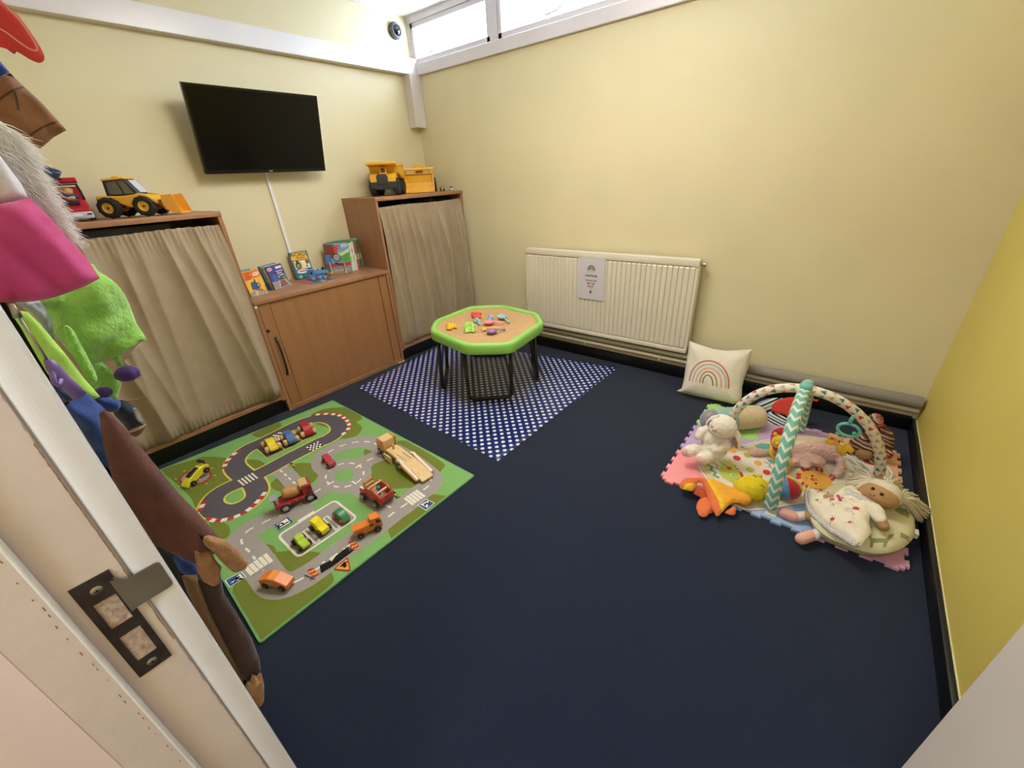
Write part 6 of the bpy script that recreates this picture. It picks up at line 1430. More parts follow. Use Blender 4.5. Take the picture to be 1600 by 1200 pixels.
# ---- knitted striped monkey
VK = vplane((3.462, -.42, 0), .06); mk = thing('knitted_monkey', 'brown and cream striped knitted monkey sitting in the corner behind the arch', 'soft toy', at(1375, 725, 2, .012))
SK = stripes('knit_stripes', ['#3a2a26', '#b09468', '#5a2a28', '#8a7a70', '#26262e', '#b8925e', '#6a3a34'], 20, (.35, .2, 1), .6); SK2 = stripes('knit_stripes_face', ['#8d7a84', '#3a3f60', '#c0a050', '#8d7a84', '#a03a3a', '#20202a'], 26, (.5, -.3, .8), .6)
def qm(x, y, o=0): return W3(VK, *E4(x, y), o)
km = rp(qm(900, 500), 1)
blob('body', [('b', qm(950, 620, 0), (16.5*km, 14*km, 27*km)), ('t', [qm(880, 780, .02), qm(700, 690, .05), qm(560, 620, .06)], [11*km, 9*km, 8*km]), ('t', [qm(960, 800, .0), qm(830, 900, .05), qm(740, 930, .06)], [9*km, 8*km, 7*km]), ('t', [qm(850, 520, .0), qm(700, 520, .03), qm(600, 600, .05)], [8*km, 7*km, 6*km]), ('t', [qm(560, 720, .03), qm(480, 800, .04)], [7*km, 6*km]), ('t', [qm(1040, 700, 0), qm(1070, 790, .02)], [7*km, 7*km])], SK, mk, .004, 3)
blob('head', [('b', qm(870, 275, .01), (10.5*km, 10*km, 12.5*km))], SK2, mk, .004, 2)
MB().ball(qm(700, 800, .07), (.034, .018, .026), knit('tan_seat', '#a07a5a'), 16).build('seat_patch', mk, world=True)
MB().ball(qm(780, 950, .07), (.026, .012, .012), knit('red', '#a5322c'), 14).build('foot', mk, world=True); MB().ball(qm(1070, 820, .03), (.018, .014, .012), knit('red', '#a5322c'), 14).build('foot', mk, world=True)
MB().tube([qm(900, 370, .05), qm(990, 350, .04), qm(1020, 350, .03)], .007, knit('red', '#a5322c'), 8).build('scarf', mk, world=True)
for x in (830, 905): MB().ball(qm(x, 220, .052), .0035, BLACK, 8).build('eye', mk, world=True)

# ---- striped cloth toy with red flap
VC = vplane((3.045, -.33, 0), .5); ct = thing('cloth_toy', 'striped cloth toy with bright red felt flap at the back of the foam tiles', 'soft toy', at(1230, 668, 2, .012)); C4 = crop(1140, 620, 10)
ST = stripes('cloth_stripes', ['#22242e', '#c9cdd0', '#5f7f96', '#d8d4c4', '#22242e', '#d8d4c4'], 24, (.25, .1, 1)); ST2 = stripes('cloth_stripes_up', ['#22242e', '#c9cdd0', '#7f94a8', '#d8d4a4'], 26, (-.7, .3, .7))
MB(VC).puff(outl(C4, VC, [(580, 260), (700, 240), (900, 280), (960, 330), (900, 470), (820, 510), (700, 510), (580, 470)], 3), .024, .03, .007, ST, back=.8).build('striped_body', ct, world=True)
MB(VC @ T(0, 0, -.02)).puff(outl(C4, VC, [(400, 120), (600, 30), (800, 15), (900, 60), (800, 180), (600, 230), (500, 180)], 3), .012, .02, .007, ST2, back=.8).build('striped_fin', ct, world=True)
RFL = mat('red_felt', '#c53a30', .9, bump=.3, bs=300)
fr3 = MB(VC @ T(0, 0, .030)).puff([hit(*C4(*p), VC) for p in ((640, 200), (690, 100), (760, 50), (900, 15), (1040, 5), (1180, 5), (1280, 12), (1340, 50), (1385, 45), (1370, 80), (1280, 65), (1200, 110), (1110, 230), (1060, 360), (1030, 455), (990, 455), (1000, 300), (900, 295), (790, 262), (740, 265), (690, 235))], .006, .012, .007, RFL); fr3.build('red_flap', ct, world=True)

# ---- patterned cushion and doll
CZ = plane3((3.2, -1.2, .066), (3.5, -1.2, .066), (3.2, -.8, .066))
pcu = thing('cushion', 'round pale green cushion printed with olive dogs beneath the doll', 'cushion', (3.44, -1.0, .012)); CG = mat('dog_cotton', '#cfc8a2', .85, bump=.3, bs=80, var=.03, vs=12)
ol = [(hit(x, y, CZ)) for x, y in ((1283, 768), (1310, 755), (1350, 748), (1385, 755), (1412, 775), (1426, 800), (1430, 825), (1424, 845), (1398, 862), (1360, 864), (1325, 853), (1292, 838), (1268, 815), (1268, 788))]
ol = [tuple(p[:2]) for p in catmull([(a, b, 0) for a, b in ol], 4, True)]; ol = [(min(x, 3.588-3.2), y) for x, y in ol]
mb = MB(CZ); mb.puff(ol, .034, .075, .010, CG, back=1.5, fold=lambda x, y: .003*noise.noise(Vector((x*22, y*22, 1)))); tree = bvh_of(mb); mb.build('cover', pcu, world=True)
D6 = crop(1310, 730, 7.5); D5 = crop(1210, 740, 10); OD = mat('olive_print', '#8d8a5e', .85); gd = MB(CZ)
def dog(pts):
    co, _, tri, _ = pufftri([hit(*D6(*p), CZ) for p in pts], .006); gd = MB(CZ); gd.add([(a, b, 0) for a, b in co], tri, OD, True); drape(gd, CZ, tree, .001).build('dog_print', pcu, world=True)
dog(((290, 850), (340, 860), (350, 905), (530, 900), (560, 860), (620, 850), (590, 890), (555, 930), (530, 980), (500, 980), (500, 940), (380, 945), (385, 980), (350, 980), (340, 920)))
dog(((610, 580), (670, 540), (740, 560), (800, 560), (800, 600), (790, 660), (760, 640), (700, 630), (660, 610))); dog(((690, 830), (830, 860), (830, 890), (700, 880)))
gd2 = []
MB().b2((3.560, -.985, .045), (3.572, -.955, .066), mat('brand_tab', '#d8d4cc', .6)).build('label_tag', pcu, world=True)

dl_ = thing('rag_doll', 'rag doll with cream yarn hair and floral dress lying on the cushion', 'doll', (3.32, -1.02, .06))
SKIN = mat('doll_skin', '#ab8355', .85, bump=.3, bs=400); YARN = mat('yarn_cream', '#cfc5aa', .9, bump=.3, bs=300)
FLW = mat('floral_cotton', '#ddd3bd', .85, bump=.25, bs=120); LACE = mat('white_lace', '#dbd5cf', .9, bump=.9, bs=260, kind='voronoi')
DP = plane3(at(1262, 768, 2, .088), at(1344, 848, 2, .122), at(1345, 762, 2, .150))
def dd5(*pts): return [hit(*D5(*p), DP) for p in pts]
dress = dd5((500, 280), (620, 260), (760, 290), (900, 330), (1010, 350), (1130, 260), (1260, 240), (1380, 320))+[hit(*D6(*p), DP) for p in ((330, 350), (440, 440), (380, 500), (355, 640), (385, 740), (320, 830), (262, 905))]+dd5((1280, 1095), (1100, 985), (900, 870), (750, 750), (600, 600), (530, 470))
mb = MB(DP @ T(0, 0, -.006)); mb.puff(dress, .034, .06, .007, FLW, back=.7, fold=lambda x, y: .004*math.sin(x*60+y*25+2*noise.noise(Vector((x*20, y*20, 0))))+.002*noise.noise(Vector((x*50, y*50, 4)))); tree = bvh_of(mb)
dr_ = mb.build('dress', dl_, world=True)
hemp = [W3(DP, *D5(*p)) for p in ((500, 280), (525, 470), (600, 605), (750, 755), (900, 875), (1100, 990), (1280, 1100), (1340, 1100))]; hemp = catmull(hemp, 8)
hm = MB(); vs = []
for i, p in enumerate(hemp): vs += [p+(DP.to_3x3() @ Vector((0, 0, .008+.003*math.sin(i*1.3)))), p+(DP.to_3x3() @ Vector((0, 0, -.006)))+RT*(-.012)-UP*.004*(1+math.sin(i*1.7)*.5)]
hm.add(vs, [(2*i, 2*i+1, 2*i+3, 2*i+2) for i in range(len(hemp)-1)], LACE, True)
hml = hm.build('lace_hem', dr_, world=True); s_ = hml.modifiers.new('thick', 'SOLIDIFY'); s_.thickness = .002
fp = MB(DP); FR_ = mat('flower_red', '#b8384e', .85); FG = mat('leaf_print', '#77785a', .85); r = random.Random(6)
for x, y, s in ((920, 500, 1), (1285, 620, 1.3), (915, 770, .9), (940, 580, .4), (700, 360, .6), (840, 300, .5), (1080, 480, .5), (1190, 860, .7), (680, 480, .5)):
    c = Vector(hit(*D5(x, y), DP))
    for k in range(5): a = k*1.257; fp.add([(c.x+.0045*s*math.cos(a)+.004*s*math.cos(q*PI/4), c.y+.0045*s*math.sin(a)+.004*s*math.sin(q*PI/4), 0) for q in range(8)], [list(range(8))], FR_)
    for k in range(4): a = r.uniform(0, 6.3); fp.ribbon([(c.x+.009*s*math.cos(a), c.y+.009*s*math.sin(a)), (c.x+.02*s*math.cos(a+.3), c.y+.02*s*math.sin(a+.3))], .0012, 0, FG)
for k in range(26):
    x, y = r.uniform(640, 1300), r.uniform(380, 960)
    if y-300 < (x-500)*.9: c = Vector(hit(*D5(x, y), DP)); a = r.uniform(0, 6.3); fp.ribbon([(c.x, c.y), (c.x+.009*math.cos(a), c.y+.009*math.sin(a)), (c.x+.015*math.cos(a+.8), c.y+.015*math.sin(a+.8))], .0011, 0, FG)
drape(fp, DP, tree, .0008); fp.build('flower_print', dr_, world=True)
def qd(x, y, z, k=D6): return at(*k(x, y), 2, z)
HC_ = qd(478, 335, .165); HR = frame(HC_, qd(700, 440, .165)-qd(250, 230, .165), qd(420, 480, .165)-qd(540, 180, .165))
blob('head', [('b', HC_, (.063, .046, .044), HR.to_3x3().to_4x4())], SKIN, dl_, .004, 2)
hv = (CAM-HC_).normalized()
def onhead(x, y, k=D6):
    d = ray(*k(x, y)).normalized(); L3 = HR.to_3x3().inverted(); S = Matrix.Diagonal((1/.063, 1/.046, 1/.044)); o = S @ (L3 @ (CAM-HC_)); dv = S @ (L3 @ d); A0 = dv.dot(dv); B0 = 2*o.dot(dv); C0 = o.dot(o)-1; dis = max(0, B0*B0-4*A0*C0); return CAM+d*((-B0-math.sqrt(dis))/(2*A0))
for x, y in ((404, 250), (508, 317)):
    e_ = MB().ball(onhead(x, y), .0062, mat('eye_black', '#141218', .2), 14).build('eye', dl_, world=True)
MB().tube([onhead(*p)+hv*.0008 for p in ((362, 300), (372, 322), (400, 335), (432, 325))], .0012, mat('mouth_thread', '#7a3d2c', .8), 6).build('mouth', dl_, world=True)
# hair: cap, two yarn bunches, fringe
hr = thing('x', None, None) if False else None
cap = MB(); cp = HC_-hv*.012
cap.ball(cp+(RT*.016+UP*.010), (.060, .052, .050), YARN, 18, R=HR.to_3x3().to_4x4()).build('hair_cap', dl_, world=True)
def strands(name, root, tips, n, seed, lift=.012, rr=.0021):
    r = random.Random(seed); mb = MB()
    for i in range(n):
        u = i/(n-1); k = u*(len(tips)-1); j = min(int(k), len(tips)-2); tip = tips[j].lerp(tips[j+1], k-j)+Vector((r.uniform(-.008, .008), r.uniform(-.008, .008), r.uniform(-.006, .012)))
        p0 = root+Vector((r.uniform(-.006, .006), r.uniform(-.006, .006), r.uniform(-.004, .006))); m1 = p0.lerp(tip, .35)+Vector((0, 0, lift+r.uniform(-.004, .010))); m2 = p0.lerp(tip, .72)+Vector((0, 0, lift*.5+r.uniform(-.005, .005)))
        mb.tube(catmull([p0, m1, m2, tip], 4), rr, YARN, 6)
    o = mb.build(name, dl_, world=True); o['label'] = 'bunch of loose cream yarn'; return o
strands('hair_bunch', qd(715, 385, .150), [qd(800, 290, .13), qd(900, 350, .11), qd(1000, 440, .09), qd(1060, 520, .075), qd(1020, 600, .06), qd(960, 650, .05), qd(880, 620, .05)], 60, 1, .016, .0030)
strands('hair_bunch', qd(400, 205, .170), [qd(250, 30, .08), qd(200, 60, .07), qd(140, 110, .07), qd(120, 160, .09), qd(90, 220, .12), qd(180, 250, .14), qd(240, 270, .15)], 60, 2, .014, .0030)
strands('hair_fringe', qd(560, 235, .195), [qd(540, 130, .14), qd(640, 110, .13), qd(720, 160, .13), qd(730, 220, .135), qd(700, 270, .14), qd(620, 290, .17)], 50, 3, .008, .0030)
# sleeves, hands, collar
blob('sleeve', [('t', [qd(1180, 300, .135, D5), qd(1060, 350, .140, D5), qd(985, 370, .138, D5)], [.030, .024, .017])], FLW, dl_, .004, 2, noise_amp=.004, noise_size=.02)
blob('sleeve', [('t', [qd(400, 500, .150), qd(450, 540, .150), qd(490, 610, .146)], [.030, .028, .020])], FLW, dl_, .004, 2, noise_amp=.004, noise_size=.02)
blob('hand', [('t', [qd(950, 385, .130, D5), qd(830, 385, .122, D5)], [.015, .0175])], SKIN, dl_, .0035, 2); blob('hand', [('t', [qd(500, 640, .140), qd(525, 690, .130)], [.018, .0195])], SKIN, dl_, .0035, 2)
cm = MB(); cpts = catmull([qd(90, 240, .165), qd(200, 290, .168), qd(330, 350, .168), qd(450, 430, .160)], 6); vs = []
for i, p in enumerate(cpts): vs += [p+hv*.004, p+hv*(.012+.003*math.sin(i*2))-RT*.014-UP*.014]
cm.add(vs, [(2*i, 2*i+1, 2*i+3, 2*i+2) for i in range(len(cpts)-1)], LACE, True); o = cm.build('collar', dl_, world=True); s_ = o.modifiers.new('thick', 'SOLIDIFY'); s_.thickness = .003
MB().tube([at(*D5(985, 340), 2, .15), at(*D5(1010, 370), 2, .15), at(*D5(1030, 420), 2, .148)], .005, mat('pink_ribbon', '#b8405e', .7), 6).build('ribbon_bow', dl_, world=True)
# legs, socks, shoes
SOCK, SHOE = mat('sock_white', '#d8cbc2', .9, bump=.5, bs=300), mat('slipper_pink', '#d3a08f', .9, bump=.3, bs=300)
for (sx, sy), (tx_, ty), (kx, ky), (lx, ly), z in (((150, 610), (300, 670), (480, 650), (640, 700), .034), ((420, 1020), (560, 970), (700, 905), (860, 900), .034)):
    blob('shoe', [('t', [qd(sx, sy, z, D5), qd(tx_, ty, z, D5)], [.022, .0225])], SHOE, dl_, .003, 2); blob('sock', [('t', [qd(tx_+60, ty, z+.002, D5), qd(kx, ky, z+.008, D5)], [.0200, .0175])], SOCK, dl_, .003, 2); blob('leg', [('t', [qd(kx, ky, z+.008, D5), qd(lx, ly, z+.03, D5)], [.0165, .0175])], SKIN, dl_, .003, 2)
# ================================================================== DRESSING-UP CLOTHES hanging on the near wall beside the doorway
rail = thing('coat_rail', 'wooden rail with metal hooks on the near wall behind the dressing-up clothes', 'coat rail', (1.95, YN, 1.66))
MB().b2((1.45, YN+.0005, 1.62), (2.46, YN+.020, 1.70), OAK, bev=.003).build('board', rail, world=True)
for x in (1.6, 1.85, 2.05, 2.2, 2.3, 2.4): MB().tube([(x, YN+.02, 1.66), (x, YN+.045, 1.655), (x, YN+.055, 1.64), (x, YN+.065, 1.655)], .004, METAL, 8).build('hook', rail, world=True)
def XP(x): return Matrix(((0, 0, 1, x), (1, 0, 0, 0), (0, 1, 0, 0), (0, 0, 0, 1)))
def HX(M, k, pts, n=0):
    p = [hit(*k(*q), M) for q in pts]
    return [tuple(q[:2]) for q in catmull([(a, b, 0) for a, b in p], n, True)] if n else p
Z1, Z2, Y5, WW = crop(0, 0, 4), crop(0, 250, 3), crop(0, 440, 5), crop(150, 620, 2.352)
def cloth(n, c, **k): k.setdefault('bump', .3); k.setdefault('bs', 300); return mat('cloth_'+n, c, .85, sheen=.2, **k)
def folds(f1, a1, f2, a2, s): return lambda x, y: .55*a1*math.sin(x*f1*2.6+y*f1*.7+s)+.7*a2*noise.noise(Vector((x*f2*2.4, y*f2*1.2, s)))
def garment(name, label, cat, x, k, pts, m, T_=.03, e=.03, res=.008, n=4, fold=None, part='body', parent=None, back=1.2, pf=None):
    M = XP(x); T_ *= .55; e *= .6; res *= .7; mb = MB(M).puff(HX(M, k, pts, n), T_, e, res, m, fold=fold, back=back, pf=pf)
    if parent is None:
        y_, z_ = hit(*k(*pts[0]), M); parent = thing(name, label, cat, (x, max(y_, YN+.01), z_), group='dressing-up clothes')
    o = mb.build(part, parent, world=True); return parent, o, M
# red felt hat
RF_ = cloth('red_felt', '#c9382e', var=.05, vs=40); t, o, M = garment('felt_hat', 'red felt hat brim with pale stitching, topmost of the dressing-up clothes', 'hat', 2.36, Z1, [(-60, -90), (0, 0), (60, 50), (120, 105), (180, 185), (235, 265), (268, 325), (278, 372), (245, 394), (180, 368), (105, 322), (92, 340), (40, 305), (-60, 240)], RF_, .006, .008, .006, 2, part='brim')
st = MB(M); a_ = [hit(*Z1(*p), M) for p in ((-40, -30), (60, 75), (130, 150), (200, 255), (228, 318), (190, 318), (120, 275), (40, 215), (-40, 170))]
st.ribbon([tuple(p[:2]) for p in catmull([(a, b, 0) for a, b in a_], 6)], .0016, .0066, mat('pale_stitch', '#d99a8c', .8)); st.build('stitching', t, world=True)
# brown cuffed sleeve
BRS = cloth('brown_leatherette', '#8d5f38', col2='#6b4426', vs=14, detail=3, bs=120); t, o, M = garment('sleeved_costume', 'dressing-up top with blue sleeve and printed brown cuff', 'costume', 2.22, Z1, [(-60, 500), (0, 478), (65, 453), (150, 540), (270, 655), (350, 740), (415, 815), (335, 858), (305, 885), (250, 930), (200, 900), (140, 860), (0, 762), (-60, 730)], BRS, .022, .03, .007, 0, fold=folds(60, .003, 40, .006, 1), part='cuff')
garment('', '', '', 2.225, Z1, [(-60, 330), (0, 382), (62, 452), (0, 478), (-60, 500)], cloth('royal_blue', '#2c4aa0'), 0.022, .02, .007, 0, part='sleeve', parent=t)
sm = MB(M)
for a, b in (((-20, 640), (150, 545)), ((165, 862), (360, 762)), ((85, 580), (110, 700))):
    p = [hit(*Z1(*q), M) for q in (a, ((a[0]+b[0])/2, (a[1]+b[1])/2-12), b)]; sm.ribbon([tuple(q[:2]) for q in catmull([(u, v, 0) for u, v in p], 5)], .002, 0, mat('seam_dark', '#4d3018', .8))
drape(sm, M, BVHTree.FromPolygons([tuple(wmat(t) @ v.co) for v in o.data.vertices], [list(p.vertices) for p in o.data.polygons]), .0008); sm.build('seam', t, world=True)
# pink dress with white bodice and fur trim
WB = cloth('white_satin', '#d9d6e2', bump=.1); PKS = cloth('magenta', '#c23e7e', var=.04, vs=30, bs=500)
t, o, M = garment('dress', 'magenta dressing-up dress with white bodice and long white fur trim', 'dress', 2.33, Z2, [(-60, 200), (0, 205), (62, 195), (130, 176), (200, 240), (300, 350), (400, 455), (467, 553), (380, 592), (300, 628), (210, 648), (120, 664), (0, 662), (-60, 660)], PKS, .030, .03, .007, 0, fold=lambda x, y: .012*abs(math.sin((x*1.0+y*.30)*80))+.006*noise.noise(Vector((x*50, y*14, 3))), part='skirt')
garment('', '', '', 2.315, Z2, [(-60, -60), (0, -20), (60, 60), (100, 112), (132, 178), (60, 200), (0, 212), (-60, 212)], WB, .030, .03, .008, 0, part='bodice', parent=t, fold=folds(40, .003, 20, .004, 2))
FUR = mat('white_fur', '#ffffff', .9, sheen=.3); M = XP(2.27); fm_ = MB(M); r = random.Random(9)
base_ = HX(M, Z2, [(-40, -190), (60, -80), (110, 20), (142, 90), (182, 150), (215, 220), (250, 285), (285, 335), (275, 345), (215, 290), (135, 215), (60, 110), (0, 40), (-40, 0)], 2)
fm_.puff(base_, .018, .02, .010, FUR)
def inpoly(x, y, P):
    c = False
    for i in range(len(P)):
        a, b = P[i-1], P[i]
        if (a[1] > y) != (b[1] > y) and x < (b[0]-a[0])*(y-a[1])/(b[1]-a[1])+a[0]: c = not c
    return c
xs = [p[0] for p in base_]; ys = [p[1] for p in base_]; cnt = 0
while cnt < 3800:
    x, y = r.uniform(min(xs), max(xs)), r.uniform(min(ys), max(ys))
    if not inpoly(x, y, base_): continue
    cnt += 1; ln_ = r.uniform(.012, .030); a = math.radians(r.gauss(-60, 20)); z = r.uniform(.004, .024); dx, dy = math.cos(a)*ln_, math.sin(a)*ln_
    fm_.tube([(x, y, z), (x+dx*.5, y+dy*.42, z+r.uniform(.002, .012)), (x+dx, y+dy, z+r.uniform(-.006, .010))], [.0008, .0006, .00015], FUR, 4, caps=False)
fo = fm_.build('fur_trim', t, world=True); fo['label'] = 'long shaggy white fur trim'; fo['kind'] = 'stuff'
# green plush creature costume
GP = plush('alien_green', '#90c65e', bs=150, bump=.9); PU = cloth('purple_satin', '#3f2370', bump=.1)
def fgn(x, y): return .011*math.sin(x*70-y*60+3*noise.noise(Vector((x*18, y*18, 0))))+.014*noise.noise(Vector((x*30, y*26, 5)))+.0016*noise.noise(Vector((x*190, y*190, 8)))
t, o, M = garment('plush_costume', 'bright green plush creature costume with dark purple bobbles', 'costume', 2.17, Z2, [(180, 660), (260, 610), (420, 485), (462, 520), (520, 560), (570, 605), (618, 680), (645, 770), (685, 838), (655, 850), (600, 880), (555, 915), (500, 945), (450, 955), (400, 945), (350, 920), (300, 870), (240, 790), (200, 700)], GP, .05, .05, .007, 2, fold=fgn, part='hood')
garment('', '', '', 2.235, Z2, [(298, 790), (315, 775), (345, 800), (380, 865), (415, 930), (450, 1000), (455, 1040), (425, 1045), (390, 1000), (350, 930), (320, 870)], GP, .022, .02, .006, 2, part='arm', parent=t, fold=lambda x, y: .002*noise.noise(Vector((x*180, y*180, 8))))
garment('', '', '', 2.15, Z2, [(400, 940), (480, 950), (520, 985), (563, 1040), (545, 1112), (500, 1120), (440, 1080), (400, 1010)], GP, .02, .03, .007, 0, part='lower_body', parent=t, fold=fgn)
def w2(M, k, x, y, o=0): a, b = hit(*k(x, y), M); return M @ Vector((a, b, o))
MB().tube([w2(M, Z2, 545, 905), w2(M, Z2, 552, 935), w2(M, Z2, 562, 965)], .0045, GP, 10).build('stem', t, world=True)
for (x, y), rx in (((583, 988), .0158), ((470, 1076), .0115)):
    c = w2(M, Z2, x, y, .02 if rx < .025 else .0); pb = MB()
    n = 28; vs = []
    for j in range(15):
        th = PI*j/14
        for k in range(n): q = 1+.05*math.sin(k*PI/2)*math.sin(th); vs.append(c+Vector((math.sin(th)*math.cos(2*PI*k/n)*rx*q, math.sin(th)*math.sin(2*PI*k/n)*rx*q*1.05, math.cos(th)*rx*.85)))
    pb.add(vs, [(j*n+k, (j+1)*n+k, (j+1)*n+(k+1) % n, j*n+(k+1) % n) for j in range(14) for k in range(n)], PU, True).build('bobble', t, world=True)
# translucent pink wings
PKT = mat('sheer_pink', '#d9b0ae', .5, alpha=.45); t, o, M = garment('fairy_wings', 'sheer pale pink wings poking out behind the purple bobble', 'fairy wings', 2.125, Z2, [(440, 900), (500, 900), (560, 890), (610, 868), (665, 850), (660, 862), (600, 915), (575, 945), (640, 985), (668, 1012), (650, 1025), (600, 1030), (565, 1050), (520, 1010)], PKT, .002, .01, .009, 0, part='wing')
ep = HX(M, Z2, [(500, 940), (560, 890), (610, 868), (665, 850), (600, 915), (575, 945), (640, 985), (668, 1012), (600, 1030)]); MB(M).tube([(a, b, 0) for a, b in ep], .0018, mat('wing_wire', '#c9a09c', .6), 6).build('wire_edge', t, world=True)
# silver garment, lime top
garment('silver_costume', 'piece of silver grey crinkled fabric between the pink dress and the green costume', 'costume', 2.20, Z2, [(70, 670), (120, 655), (180, 658), (215, 700), (248, 770), (256, 845), (235, 840), (190, 760), (130, 700)], mat('silver_cloth', '#8d959c', .45, bump=1.0, bs=45, metal=.15), .015, .02, .006, 2, fold=folds(90, .003, 60, .006, 4))
LM = cloth('neon_lime', '#addf62', var=.04, vs=20); garment('lime_top', 'neon lime green top hanging beside the door jamb behind the purple handle', 'costume', 2.27, Z2, [(45, 700), (90, 705), (130, 712), (190, 770), (240, 830), (300, 900), (350, 965), (400, 1030), (472, 1112), (440, 1122), (330, 1092), (220, 1000), (150, 880), (100, 790), (60, 730)], LM, .018, .02, .007, 0, fold=folds(75, .004, 30, .004, 5))
# wand with purple handle
t = thing('toy_wand', 'toy with thin silver shaft and purple handle hanging upside down from a clip', 'toy wand', w2(XP(2.36), Z2, 75, 700)); M = XP(2.36)
MB().tube([w2(M, Z2, 52, 672), w2(M, Z2, 68, 700), w2(M, Z2, 85, 738)], [.0025, .0035, .004], METAL, 10).build('clip', t, world=True)
MB().tube([w2(M, Z2, 88, 735), w2(M, Z2, 150, 830), w2(M, Z2, 222, 940)], .0016, METAL, 8).build('shaft', t, world=True)
PV = P_('violet', '#6f5a9a', .35); MB().tube([w2(M, Z2, 222, 935), w2(M, Z2, 250, 975), w2(M, Z2, 300, 1035), w2(M, Z2, 375, 1105)], [.004, .0068, .0072, .0075], PV, 12).build('handle', t, world=True)
MB().tube([w2(M, Z2, 242, 985, .004), w2(M, Z2, 250, 1035, .010), w2(M, Z2, 272, 1052, .010), w2(M, Z2, 280, 1020, .006)], .0030, PV, 8).build('trigger', t, world=True)
# royal blue tunic, police cap
RB = cloth('police_blue', '#1d3f86', var=.06, vs=20); t, o, M = garment('tunic', 'royal blue dressing-up tunic bunched under the lime top', 'costume', 2.30, Y5, [(440, 900), (520, 950), (590, 905), (640, 880), (700, 888), (760, 950), (830, 1010), (800, 1100), (850, 1300), (900, 1480), (800, 1420), (700, 1260), (600, 1120), (520, 1010)], RB, .028, .03, .007, 2, fold=folds(55, .012, 30, .016, 6))
garment('', '', '', 2.245, Y5, [(740, 925), (800, 905), (880, 908), (945, 940), (920, 1010), (850, 1020), (780, 985)], RB, .022, .02, .006, 2, part='sleeve', parent=t, fold=folds(80, .004, 40, .005, 7))
garment('', '', '', 2.33, Y5, [(385, 785), (440, 800), (520, 850), (595, 885), (560, 930), (500, 950), (430, 880)], cloth('navy', '#1d2a55', bump=.6, bs=90), .012, .015, .006, 0, part='collar', parent=t, fold=folds(120, .004, 60, .006, 8))
NV = cloth('navy_felt', '#141b33'); t, o, M = garment('cap', 'navy blue uniform cap with silver badge and gold piping', 'cap', 2.20, Y5, [(905, 935), (960, 925), (1020, 950), (1070, 990), (1108, 1050), (1132, 1108), (1090, 1130), (1020, 1160), (1000, 1165), (960, 1110), (900, 1050), (880, 990)], NV, .030, .035, .006, 2, part='crown')
MB().tube([w2(M, Y5, 985, 1165, .010), w2(M, Y5, 1060, 1140, .012), w2(M, Y5, 1134, 1112, .004)], .0014, mat('gold_piping', '#b89a5a', .4, metal=.4), 6).build('gold_piping', t, world=True)
garment('', '', '', 2.195, Y5, [(1000, 1172), (1060, 1150), (1130, 1122), (1128, 1150), (1100, 1190), (1060, 1215), (1020, 1195)], cloth('brown_peak', '#6b4a34'), .010, .012, .006, 2, part='peak', parent=t)
bdg = MB(M); pts_ = HX(M, Y5, [(1015, 965), (1045, 970), (1070, 1000), (1090, 1030), (1115, 1070), (1110, 1090), (1080, 1080), (1050, 1055), (1030, 1010)], 3); bdg.prism(pts_, .016, .019, METAL, bev=.0006); in_ = HX(M, Y5, [(1040, 990), (1060, 1000), (1080, 1035), (1095, 1065), (1070, 1060), (1050, 1030)], 3); bdg.prism(in_, .019, .0202, mat('badge_white', '#c9ced6', .3)); bdg.build('badge', t, world=True)
WHK = [w2(XP(2.16), Y5, 900, 950), w2(XP(2.12), Y5, 1060, 925), w2(XP(2.12), Y5, 1130, 905), w2(XP(2.12), Y5, 1162, 912)]
MB().tube(WHK, [.002, .0017, .0013, .0006], cloth('brown_wire', '#7a5138'), 6).build('tie_string', t, world=True)['label'] = 'stiff brown string poking out above the cap'
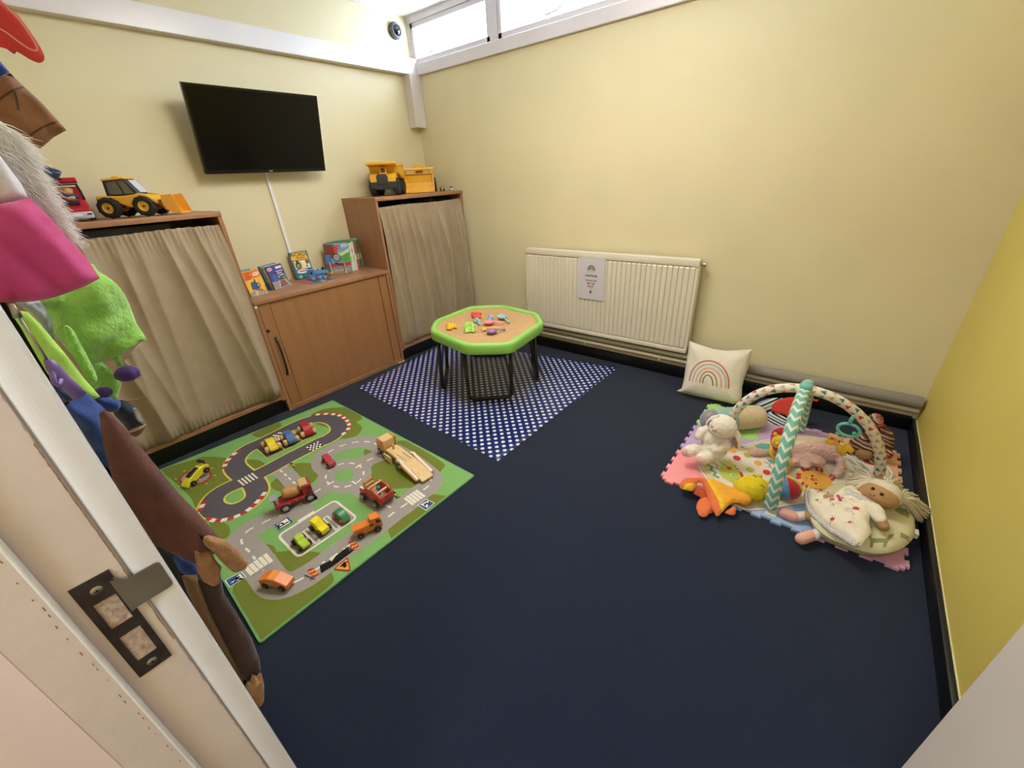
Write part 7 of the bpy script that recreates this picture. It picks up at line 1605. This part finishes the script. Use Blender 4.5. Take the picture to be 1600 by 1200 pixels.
# brown animal costume with tan paws
BC = cloth('brown_suedette', '#633629', col2='#4e2a20', vs=22, bs=200); TN = cloth('tan_fur', '#a87c52', col2='#936a43', vs=60, bs=200, bump=.7)
t, o, M = garment('animal_costume', 'brown animal costume with jagged tan paws hanging lowest beside the door jamb', 'costume', 2.37, WW, [(12, 62), (30, 50), (60, 70), (110, 118), (170, 190), (235, 270), (300, 350), (370, 420), (430, 490), (480, 545), (455, 575), (400, 560), (365, 610), (325, 590), (270, 565), (205, 530), (130, 420), (60, 300), (28, 180)], BC, .020, .03, .008, 0, fold=lambda x, y: .012*abs(math.sin((x*.9+y*.16)*75+.4))*min(1, max(0, (1.05-y)*4))+.004*noise.noise(Vector((x*40, y*16, 2))), part='cape')
garment('', '', '', 2.395, WW, [(375, 500), (395, 520), (412, 510), (440, 515), (480, 528), (520, 560), (560, 603), (548, 632), (505, 645), (480, 625), (455, 600), (430, 570), (400, 545)], TN, .020, .018, .006, 0, part='paw', parent=t)
garment('', '', '', 2.385, WW, [(358, 545), (385, 570), (420, 560), (440, 600), (462, 625), (452, 685), (425, 696), (395, 680), (372, 640), (365, 600)], TN, .018, .018, .006, 0, part='paw', parent=t)
garment('', '', '', 2.31, WW, [(340, 660), (400, 640), (455, 640), (470, 720), (520, 800), (575, 890), (600, 960), (606, 1020), (590, 1035), (580, 1010), (565, 1050), (545, 1045), (490, 940), (420, 800)], cloth('dark_brown', '#3c2420', bs=200), .022, .025, .008, 0, part='leg', parent=t, fold=folds(30, .002, 20, .004, 3))
garment('', '', '', 2.318, WW, [(312, 650), (370, 655), (420, 800), (490, 940), (548, 1045), (552, 1070), (480, 975), (400, 850), (335, 720)], cloth('khaki', '#6b4c2c', bs=200), .016, .018, .008, 0, part='leg_lining', parent=t)
garment('', '', '', 2.33, WW, [(546, 1040), (566, 1052), (582, 1012), (592, 1036), (607, 1010), (618, 1060), (617, 1110), (598, 1140), (580, 1132), (556, 1090)], TN, .020, .018, .006, 0, part='foot_tip', parent=t)
garment('', '', '', 2.26, WW, [(200, 520), (300, 570), (330, 660), (400, 830), (500, 990), (570, 1120), (520, 1120), (380, 900), (230, 620)], cloth('inner_shadow', '#120f10'), .012, .02, .009, 0, part='inner_shadow', parent=t)  # black sheet stands in for the shadow inside the costume by the jamb
garment('', '', '', 2.35, WW, [(278, 572), (320, 585), (360, 600), (377, 648), (350, 656), (318, 650), (296, 620)], RB, .012, .015, .006, 2, part='blue_tail_end', parent=t)
